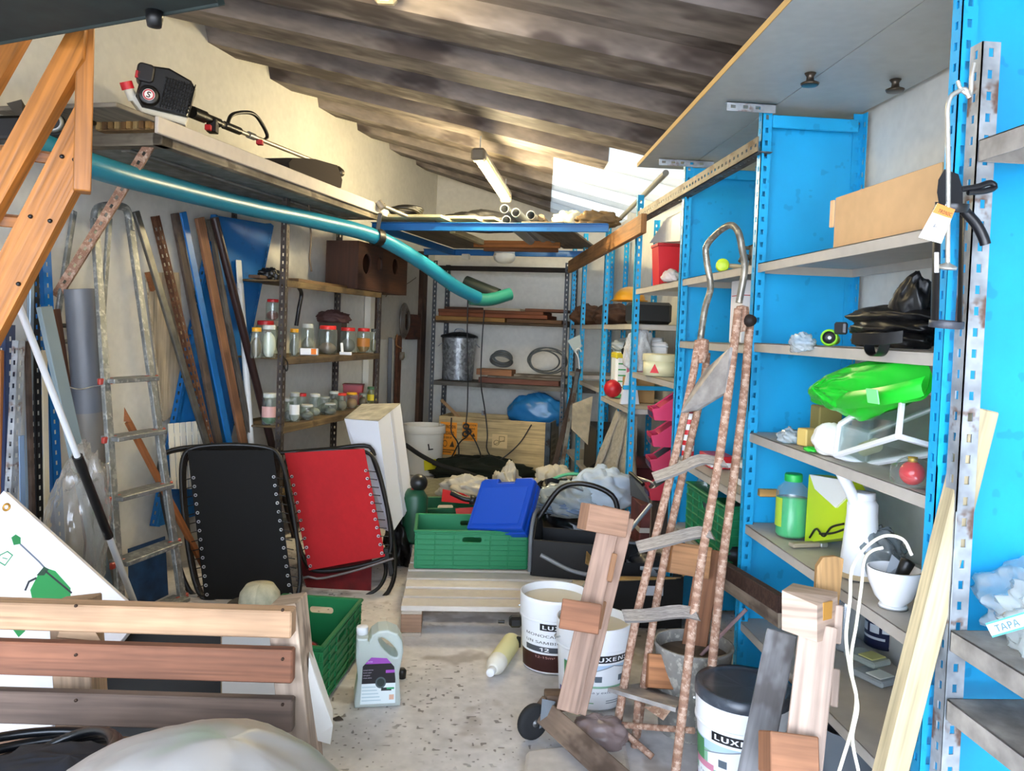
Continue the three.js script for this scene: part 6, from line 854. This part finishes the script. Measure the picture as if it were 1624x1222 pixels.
{ const p = onS(1254, 868, y4), q = onS(1310, 866, y4), t = thing('paint_brush', 'flat paint brush with a cream wooden handle at the fourth shelf edge', 'brush'); p.y += .01; q.y += .01; part('handle', bar(p, p.clone().lerp(q, .75), .035, .015, UP), wood('#e3d2b4'), t); part('ferrule', bar(p.clone().lerp(q, .75), p.clone().lerp(q, .95), .045, .016, UP), metal('#b9b9b9'), t); const s = []; for (let i = 0; i < 14; i++) { const o = p.clone().lerp(q, .95).add(V(rnd(-.01, .01), rnd(-.004, .004), rnd(-.022, .022))); s.push(rod(o, o.clone().add(V(.02, -.0, -.06 + rnd(-.02, .03))), .0012, 4)); } part('bristles', s, M('#6b6258'), t); }
{ // fifth shelf
  const c = onS(1372, 1030, y5), t = thing('paint_tin', 'dark navy paint tin with white marks on the fifth shelf', 'paint tin', null, c.add(V(.1, 0, -.05))); part('can', lathe([[0, .001], [.07, .001], [.073, .006], [.07, .012], [.07, .2], [.073, .205], [.066, .21], [0, .204]], 32), M('#1a2240', { roughness: .3 }), t); const lt = canvas(512, 256, x => { x.fillStyle = '#172044'; x.fillRect(0, 0, 512, 256); x.fillStyle = '#e8edf2'; for (let o = 0; o < 512; o += 170) { x.fillRect(o, 150, 50, 44); x.fillRect(o + 64, 150, 44, 44); x.fillRect(o + 120, 144, 36, 44); x.fillRect(o + 4, 214, 130, 14); x.fillRect(o, 126, 160, 6); } }); const g = new THREE.CylinderGeometry(.0708, .0708, .18, 32, 1, true); g.translate(0, .105, 0); part('label', g, M('#ffffff', { map: lt, roughness: .35 }), t);
  const d = onS(1340, 1030, y5), t2 = thing('steel_canister', 'slim bright steel canister beside the navy paint tin', 'canister', null, d); part('body', lathe([[0, .001], [.034, .001], [.036, .01], [.036, .17], [.02, .2], [.018, .22], [0, .22]], 24), metal('#c9d2da', { roughness: .25 }), t2); part('cap', lathe([[0, .23], [.02, .228], [.021, .21], [0, .21]], 16), metal('#9aa3ab'), t2);
  for (const [x, y, l, c2] of [[1365, 1062, 'topmost clear blister pack on the fifth shelf', '#d6e0d8'], [1378, 1078, 'lower clear blister pack on the fifth shelf', '#cfd8dc']]) { const p = onS(x, y, y5).add(V(.02, 0, 0)), u = thing('blister_pack', l, 'packet', 'clear packs on the fifth shelf'); const K = g => { g.rotateY(.4); g.translate(p.x, y5 + (y < 1070 ? .035 : .004), p.z); return g; }; part('tray', K(bx(.09, .022, .13, 0, .012, 0, 0, 0, 0, .006)), film(c2, { transmission: .5, roughness: .15 }), u); part('card', K(bx(.07, .004, .06, .0, .0265, .02)), M(y < 1070 ? '#d9d98a' : '#e8efe6'), u); }
  { const p = onS(1330, 1150, .063).setY(y6 + .003); lone('grey_bin', lathe([[0, .002], [.1, .002], [.12, .2], [.125, .22], [.112, .22], [.095, .02], [0, .012]], 28, V(1.32, p.y, -2.5)), plastic('#6a727a'), 'grey tub on the lowest shelf behind the timber post', 'tub'); }
}
{ // nearest bay: bag with print on the shelf
  const c = onS(1560, 1000, .83), g = crumple(.13, .09, .16, 87, .3, 2.6, .6, 30); g.translate(1.42, .835, c.z - .0); const t = thing('clear_bags', 'heap of crinkled clear plastic bags with green lettering on the nearest shelf', 'plastic bags'); part('bag', g, film('#f2f6f6', { transmission: .72, roughness: .28 }), t); const g2 = crumple(.1, .1, .12, 97, .35, 4, .6, 30); g2.translate(1.36, .835, c.z + .14); part('bag', g2, film('#f4f8f8', { transmission: .75, roughness: .25 }), t);
  const lt = canvas(256, 96, x => { x.fillStyle = '#b4cfc8'; x.fillRect(0, 0, 256, 96); x.fillStyle = '#1f9a8a'; x.fillRect(0, 0, 256, 12); x.fillRect(0, 84, 256, 12); x.font = 'bold 62px sans-serif'; x.fillStyle = '#2f5a64'; x.fillText('TAPA', 40, 72); }); const pl = new THREE.PlaneGeometry(.075, .028); pl.rotateZ(.5); pl.rotateX(-.3); pl.rotateY(-.6); const pp = A(1600, 990, 1.6); pl.translate(pp.x, pp.y, pp.z); part('print', pl, M('#ffffff', { map: lt, roughness: .4, side: THREE.DoubleSide }), t);
}
{ // caulking gun on the galvanised post
  const t = thing('caulking_gun', 'black caulking gun with an orange and white tag hanging from the galvanised post', 'caulking gun'), Z = 1.86, p = (x, y, d = 0) => A(x, y, Z + d), N = plastic('#15161a', { roughness: .3 }), S = metal('#d5d3cb', { roughness: .3 });
  part('rod', tube([p(1537, 155), p(1530, 141), p(1520, 145), p(1508, 153), p(1503, 170), p(1503, 200), p(1504, 280), p(1503, 420)], .0055, 8, 80), S, t); part('post_hook', tube([p(1519, 128), p(1523, 140), p(1530, 147), p(1538, 150), p(1541, 120), p(1545, 100)], .0045, 8, 40), S, t); part('plunger', lathe([[0, -.006], [.02, -.004], [.021, .003], [.006, .01], [0, .014]], 22, p(1502, 424), V(0, 1, .2)), S, t);
  part('body', hull([[1488, 285], [1498, 268], [1520, 276], [1527, 300], [1527, 330], [1490, 330], [1486, 305]].flatMap(([x, y]) => [p(x, y), p(x, y, .04)])), N, t); part('body_ring', lathe([[.03, -.008], [.036, -.008], [.036, .012], [.03, .012]], 26, p(1509, 330, .03), V(0, 1, .2)), N, t); part('trigger', tube([p(1525, 300), p(1550, 296), p(1572, 290), p(1578, 296), p(1565, 302), p(1535, 305)], .007, 8), N, t); part('handle', tube([p(1530, 335, .02), p(1548, 355, .02), p(1560, 378, .02), p(1563, 388, .02)], .012, 8), N, t);
  const half = (a0, a1) => patch((s, v) => { const a = mix(a0, a1, s), q = A(1506 - 4 * v, 330 + 180 * v, Z + .03); return q.add(V(.034 * Math.cos(a), 0, .034 * Math.sin(a))); }, 8, 1, .002); part('cradle', half(PI * .85, PI * 1.3), N, t); part('cradle', half(-PI * .1, PI * .05), N, t); part('front_ring', lathe([[.032, -.008], [.037, -.008], [.037, .008], [.032, .008]], 26, A(1501, 514, Z + .03), V(0, 1, .1)), plastic('#3a3d46'), t);
  part('scale_sticker', slab([p(1482, 400, -.006), p(1489, 400, -.008), p(1489, 432, -.008), p(1482, 432, -.006)], .001), WHITE, t);
  const tt = canvas(128, 192, x => { x.fillStyle = '#f5f3f0'; x.fillRect(0, 0, 128, 192); x.fillStyle = '#e8863a'; x.fillRect(0, 0, 128, 52); x.fillStyle = '#4a2a18'; x.font = 'bold 26px sans-serif'; x.fillText('TRONIC', 30, 42, 92); x.fillStyle = '#7a7a7a'; x.fillRect(52, 100, 8, 22); x.fillRect(46, 112, 24, 5); }); const q = [[1487, 322], [1515, 332], [1493, 386], [1457, 376]].map(([x, y]) => p(x, y, -.05)); const g = new THREE.BufferGeometry(); g.setAttribute('position', new THREE.Float32BufferAttribute([q[3], q[2], q[1], q[3], q[1], q[0]].flatMap(v => v.toArray()), 3)); g.setAttribute('uv', new THREE.Float32BufferAttribute([0, 0, 1, 0, 1, 1, 0, 0, 1, 1, 0, 1], 2)); g.computeVertexNormals(); const tg = part('tag', slab(q.map(v => v.clone().add(V(0, 0, -.0006))), .001), M('#f3f1ee'), t); part('print', g, M('#ffffff', { map: tt, roughness: .5 }), tg); part('tie', rod(p(1500, 325, -.05), p(1503, 318), .0015, 5), WHITE, t);
}
// ---------- the bay behind the hand truck ----------
{
  const Y = 1.8, t = thing('red_canister', 'red plastic container with a white bag slung over it on the upper shelf', 'container'), c = onX(1062, 445, 1.32).setY(Y + .003); part('body', hull([[-.085, 0], [.085, 0], [.1, .24], [-.1, .24]].flatMap(([x, y]) => [V(c.x + x, c.y + y, c.z + .08), V(c.x + x, c.y + y, c.z - .08)])), plastic('#d21f2a'), t); part('rim', bx(.21, .02, .18, c.x, c.y + .245, c.z), plastic('#b3161f'), t);
  const P = [[1030, 385], [1058, 345], [1080, 335], [1078, 382]].map(([x, y]) => onX(x, y, 1.26)); lone('white_bag', [hull([...P, ...P.map(p => p.clone().add(V(.12, 0, 0)))])], film('#eceff1', { transmission: .25, roughness: .4 }), 'white plastic bag folded over the red container', 'bag'); { const w = onX(1064, 440, 1.22), g = crumple(.05, .04, .07, 3, .25, 3, .7, 14); g.translate(w.x, Y + .004, w.z); lone('striped_rag', g, M('#d9c9c4', { roughness: .9 }), 'pale crumpled rag at the foot of the red container', 'rag'); }
  const k = thing('rubber_mallet', 'mallet with a lime yellow head and pale handle lying on the upper shelf', 'mallet'), h = onX(1146, 416, 1.235), hd = V(-.3, .0, 1); h.y = Y + .034; part('head', lathe([[0, -.035], [.026, -.035], [.03, -.028], [.03, .028], [.026, .035], [0, .035]], 24, h, hd), plastic('#c3e01c'), k); part('handle', rod(h.clone().add(V(.02, 0, 0)), V(1.45, Y + .02, h.z + .08), .011), wood('#e3cfa6'), k);
  const v = onX(1195, 380, 1.42), u = thing('brass_tap', 'tarnished garden tap fitting standing by the panelled upright', 'tap'), b = V(1.42, Y + .003, v.z); part('body', lathe([[0, 0], [.03, 0], [.03, .02], [.018, .03], [.018, .12], [.026, .14], [0, .15]], 16, b), metal('#6d665c'), u); part('handle', rod(b.clone().add(V(-.05, .13, 0)), b.clone().add(V(.05, .13, 0)), .009), metal('#8f887c'), u); part('spout', tube([b.clone().add(V(-.01, .08, .0)), b.clone().add(V(-.05, .09, .02)), b.clone().add(V(-.07, .06, .03))], .012, 10), metal('#7b746a'), u);
  const w = onX(1160, 540, 1.3).setY(1.478); { const t2 = thing('white_box', 'tall white box with a thin red line on the middle shelf', 'box'); part('body', bx(.09, .29, .16, w.x + .06, w.y + .146, w.z), M('#f1eeee', { roughness: .5 }), t2); part('line', bx(.004, .004, .12, w.x + .0135, w.y + .22, w.z), M('#d05a5a'), t2); part('line', bx(.08, .004, .004, w.x + .06, w.y + .22, w.z + .081), M('#d05a5a'), t2); }
  const r = onX(1128, 720, 1.3).setY(.863), s = thing('red_carton', 'red and white carton lying on the lower shelf of the hand truck bay', 'carton'); part('body', bx(.12, .06, .2, r.x + .03, r.y + .031, r.z), plastic('#c8232e'), s); part('band', bx(.123, .025, .203, r.x + .03, r.y + .02, r.z), WHITE, s);
  const i = onX(1180, 755, 1.28).setY(.863), q = thing('picture_box', 'white box with a small dark picture on the lower shelf by the blue upright', 'box'); part('body', bx(.1, .1, .15, i.x + .03, i.y + .051, i.z), M('#e9edf0'), q); part('picture', bx(.003, .05, .06, i.x - .0215, i.y + .055, i.z), M('#5a6673'), q); lone('wooden_offcut', bx(.08, .03, .14, i.x + .02, i.y - .0 + .016, i.z + .17), wood('#d9a45a'), 'small yellow wooden offcut before the white picture box', 'offcut');
  const cr = crate('green slatted crate on the low shelf behind the hand truck', V(1.4, .504, -3.75), PI / 2, .58, .38, .26, GR, CG);
  const j = onX(1088, 800, 1.3), jt = thing('glass_jar', 'clear jar with a white lower half inside the low shelf crate', 'jar', null, V(1.3, .56, -4.02)); part('body', lathe([[0, .001], [.05, .001], [.055, .02], [.055, .2], [.03, .25], [.03, .27]], 22), jarGlass, jt); part('contents', lathe([[0, .004], [.048, .004], [.05, .12], [0, .12]], 20), M('#eceeee'), jt); part('lid', lathe([[0, .29], [.034, .29], [.034, .265], [0, .265]], 18), M('#3b4a46'), jt);
  const pk = V(1.4, .515, -3.72); lone('parts_case', mv(cbox(.2, .2, .3, .01), pk.x + .02, pk.y + .105, pk.z + .08), plastic('#20242b'), 'dark case filling the low shelf crate', 'case');
  const sp = onX(1080, 690, 1.28), st = thing('spray_can', 'slim red and white striped spray can standing against the blue upright', 'spray can', null, V(1.24, .863, -4.16)); part('can', lathe([[0, .001], [.03, .001], [.031, .22], [.02, .24], [0, .24]], 20), WHITE, st); for (let n = 0; n < 4; n++) part('stripe', lathe([[.0313, .02 + n * .055], [.0316, .02 + n * .055], [.0316, .045 + n * .055], [.0313, .045 + n * .055]], 20), plastic('#d0222a'), st); part('cap', lathe([[0, .29], [.018, .285], [.022, .24], [0, .24]], 16), plastic('#7a1f24'), st);
  { const a = thing('kettle', 'small dark metal pot on the low shelf edge beyond the flaking bar', 'pot'), p = onX(1165, 880, 1.28).setY(.503); part('pot', lathe([[0, .001], [.06, .001], [.075, .05], [.06, .09], [0, .095]], 22, p), metal('#3a3f46'), a); part('spout', tube([p.clone().add(V(0, .06, .06)), p.clone().add(V(-.01, .09, .12)), p.clone().add(V(-.02, .12, .15))], .008, 8), metal('#3a3f46'), a); }
}
// ---------- the bay with red bins ----------
{
  const Y = 1.253, c = onX(1046, 585, 1.27).setY(Y), t = thing('cream_tin', 'round cream tin with a red triangle on the shelf above the red bins', 'tin', null, c); part('body', lathe([[0, .001], [.1, .001], [.1, .09], [0, .09]], 36), M('#e9e2b8', { roughness: .4 }), t); part('lid', lathe([[0, .135], [.1, .134], [.106, .128], [.106, .092], [.1, .09]], 36), M('#ded6ac', { roughness: .4 }), t); { const s = new THREE.Shape([[-.028, 0], [.028, 0], [0, .055]].map(p => new THREE.Vector2(...p))), g = new THREE.ExtrudeGeometry(s, { depth: .002, bevelEnabled: false }); g.translate(0, .02, .1); g.rotateY(-.55); part('triangle', g, plastic('#d8202c'), t); }
  const f = onX(1028, 560, 1.36).setY(Y), w = thing('white_canister', 'squared white canister behind the cream tin', 'canister'); part('body', bx(.13, .2, .18, f.x + .05, Y + .102, f.z, 0, 0, 0, .015), M('#eef0f2', { roughness: .45 }), w); part('neck', lathe([[.04, 0], [.05, 0], [.05, .03], [0, .03]], 20, V(f.x + .05, Y + .2, f.z)), WHITE, w); part('frame_line', bx(.134, .012, .184, f.x + .05, Y + .17, f.z), M('#cfd6da'), w);
  const g = crumple(.09, .16, .1, 5, .28, 2, .8, 22), k = onX(1012, 560, 1.26); g.translate(k.x, Y + .003, k.z); lone('white_towel', g, M('#edf0f3', { map: T.weave, roughness: .95 }), 'rumpled white towel beside the white canister', 'towel'); lone('dark_pan', lathe([[0, 0], [.12, .0], [.15, .03], [.145, .034], [.115, .008], [0, .008]], 28, V(1.5, Y + .2, -4.5), V(-.9, .1, .3)), metal('#3f444c'), 'dark round pan leaning at the panel by the cream tin', 'pan');
  const bins = [[1045, 640, '#d1265c'], [1045, 680, '#c92255'], [1046, 718, '#b81c46'], [1048, 765, '#b3122c']], lab = ['topmost red stacking bin under the cream tin', 'second red stacking bin from the top', 'third red stacking bin holding dark tools', 'lowest red stacking bin holding black goods'];
  bins.forEach(([x, y, col], i) => { const p = onX(x, y, 1.28), t2 = thing('stacking_bin', lab[i], 'bin', 'red stacking bins', V(1.36, p.y - .07, -4.72), -.1), m = plastic(col, { roughness: .5 }), W = .34, h = .16, D = .2;
    part('base', bx(W, .006, D, 0, .004, 0), m, t2); for (const s of [-1, 1]) part('side_wall', ext([[-W / 2, 0], [W / 2, 0], [W / 2, h], [-W / 2 + .14, h], [-W / 2 + .02, h * .45], [-W / 2 - .02, h * .4]], .006).translate(0, 0, s * D / 2), m, t2); part('back_wall', bx(.006, h, D, W / 2, h / 2, 0), m, t2); part('front_lip', bx(.006, h * .42, D, -W / 2 - .008, h * .22, 0, 0, 0, .15), m, t2); part('label_holder', bx(.006, .03, D * .8, -W / 2 - .016, h * .2, 0, 0, 0, .15), plastic('#3c2a52'), t2); part('scoop', hull([V(-W / 2 + .03, h * .45, D / 2 - .01), V(-W / 2 + .15, h, D / 2 - .01), V(-W / 2 + .15, h, -D / 2 + .01), V(-W / 2 + .1, .01, -D / 2 + .01), V(-W / 2 + .1, .01, D / 2 - .01), V(-W / 2 + .03, h * .45, -D / 2 + .01)]), i < 2 ? m : plastic(i === 2 ? '#2b2c33' : '#1f3a3c'), t2); });
  { const p = V(1.36, .63, -4.72); const u = thing('bin_carton', 'dark carton carrying the stack of red bins', 'carton'), top = onX(1048, 765, 1.28).y - .075; part('body', mv(cbox(.34, top - .305, .24, .006), 1.37, .303 + (top - .305) / 2, -4.72), M('#4a3a30', { map: T.mottle }), u); part('tape', mv(cbox(.345, top - .304, .05, .002), 1.37, .303 + (top - .305) / 2, -4.72), M('#8a7a62'), u); }
  { const p = onX(1015, 770, 1.2), t3 = thing('paint_tray', 'grey metal paint tray hooked at the blue post below the red bins', 'paint tray'); part('tray', slab([[998, 752, 5.1], [1040, 770, 4.9], [1032, 800, 4.85], [1000, 785, 5.05]].map(q => A(...q)), .02), metal('#74797e'), t3); part('rim', tube([[998, 752, 5.09], [1040, 770, 4.89], [1034, 776, 4.88]].map(q => A(...q)), .008, 6), metal('#c2c6ca'), t3); part('grip', rod(A(1000, 750, 5.0), A(1020, 768, 4.85), .012), BLACK, t3); const b2 = thing('brown_box', 'brown carton under the paint tray', 'box'), q = A(1020, 830, 4.95); part('body', mv(cbox(.2, .5, .25, .005), q.x + .05, .253, q.z), M('#7a3a34', { map: T.mottle }), b2); part('strap', mv(cbox(.205, .03, .255, .002), q.x + .05, .35, q.z), M('#b9b2aa'), b2); }
}
// ---------- the far open bays ----------
{
  const c = onX(978, 640, 1.3).setY(1.003), t = thing('striped_canister', 'white canister with green stripes and a yellow top beyond the towel', 'canister'); part('body', bx(.2, .36, .2, 1.36, 1.003 + .181, c.z, 0, 0, 0, .02), M('#eff3f0', { roughness: .4 }), t); part('top_band', bx(.203, .05, .203, 1.36, 1.33, c.z, 0, 0, 0, .01), M('#d8c52a'), t); for (let i = 0; i < 5; i++) part('stripe', bx(.06, .01, .206, 1.31, 1.27 - i * .045, c.z, 0, 0, 0, .002), M('#3fa65a'), t); part('base_band', bx(.204, .03, .204, 1.36, 1.022, c.z), M('#5ab06a'), t); part('mark', bx(.004, .09, .03, 1.258, 1.1, c.z, .4), M('#3a78b8'), t);
  lone('blue_crosspiece', bx(.42, .03, .012, 1.4, 1.13, -5.6, 0, 0, 0, .003), BLUE, 'short blue bar crossing in front of the striped canister', 'bar');
  const d = onX(940, 600, 1.4), o = V(1.38, 1.003, -5.95); lone('pink_box', mv(cbox(.16, .14, .14, .01), o.x, o.y + .25, o.z), M('#c46f9a'), 'pink box beside the far blue post', 'box'); lone('cardboard_carton', mv(cbox(.2, .18, .2, .006), o.x, o.y + .091, o.z), M('#b08d5c'), 'small brown carton under the pink box', 'carton'); lone('red_ball', new THREE.SphereGeometry(.07, 20, 14).translate(1.25, 1.075, -6.25), plastic('#b81d2a'), 'red ball resting by the far blue post', 'ball'); { const g = crumple(.14, .09, .14, 9, .2, 2, .7, 18); g.translate(1.4, 1.325, -5.95); lone('cloth_hat', g, M('#17171a', { map: T.weave }), 'black cloth cap on top of the pink box', 'cap'); }
  lone('white_papers', hull([V(1.2, 1.0, -5.7), V(1.34, 1.0, -5.72), V(1.3, 1.24, -5.74), V(1.24, 1.22, -5.7), V(1.2, 1.0, -5.74), V(1.34, 1.0, -5.76), V(1.3, 1.24, -5.78), V(1.24, 1.22, -5.74)]).translate(0, .005, 0), M('#e8eaee'), 'slanted sheaf of white papers before the striped canister', 'papers'); { const g = crumple(.12, .06, .12, 6, .3, 3, .6, 18); g.translate(1.36, 1.366, c.z); lone('clear_bag', g, film('#e4ecee', { transmission: .6, roughness: .2 }), 'clear bag slumped on top of the striped canister', 'bag'); }
  const sack = (l, x, y, X, Y, r, s, col) => { const p = onX(x, y, X), g = crumple(r[0], r[1], r[2], s, .22, 2.4, .7, 20); g.translate(X, Y + .003, p.z); lone('brown_sack', g, M(col, { map: T.mottle, roughness: .85 }), l, 'sack', 'sacks on the upper far shelves'); };
  sack('tan leather sack slumped on the upper far shelf', 930, 500, 1.36, 1.573, [.16, .12, .2], 3, '#7a5236'); sack('dark brown sack on the upper shelf nearest the cream wall gap', 975, 490, 1.36, 1.573, [.17, .1, .22], 7, '#5b3a26'); lone('yellow_helmet', [new THREE.SphereGeometry(.12, 24, 14, 0, 2 * PI, 0, PI / 2).scale(1, .9, 1.2).translate(1.36, 1.76, -6.3), lathe([[.1, 0], [.14, 0], [.14, .008], [.1, .008]], 28).scale(1, 1, 1.2).translate(1.36, 1.755, -6.3)], plastic('#d99a1c'), 'ochre yellow hard hat on the tan sack', 'helmet'); lone('black_case', mv(cbox(.26, .15, .34, .02), 1.38, 1.652, -5.75), plastic('#171717'), 'black case on the upper far shelf under the dark sack', 'case');
  for (const [l, z, y, h, col] of [['maroon crate low in the far bay', -6.0, .303, .25, '#5a1d26'], ['dark box low in the bay beyond the maroon crate', -7.0, .303, .4, '#232022']]) lone('storage_box', mv(cbox(.34, h, .6, .01), 1.39, y + h / 2, z), plastic(col), l, 'box');
}
{ // slim rail up at the roof edge
  lone('roof_conduit', rod(A(1056, 274, 4.9), A(985, 345, 7.3), .02), plastic('#85857f'), 'grey pipe running along the roof edge beyond the grey doors', 'pipe');
}
settle();
renderer.render(scene, camera);
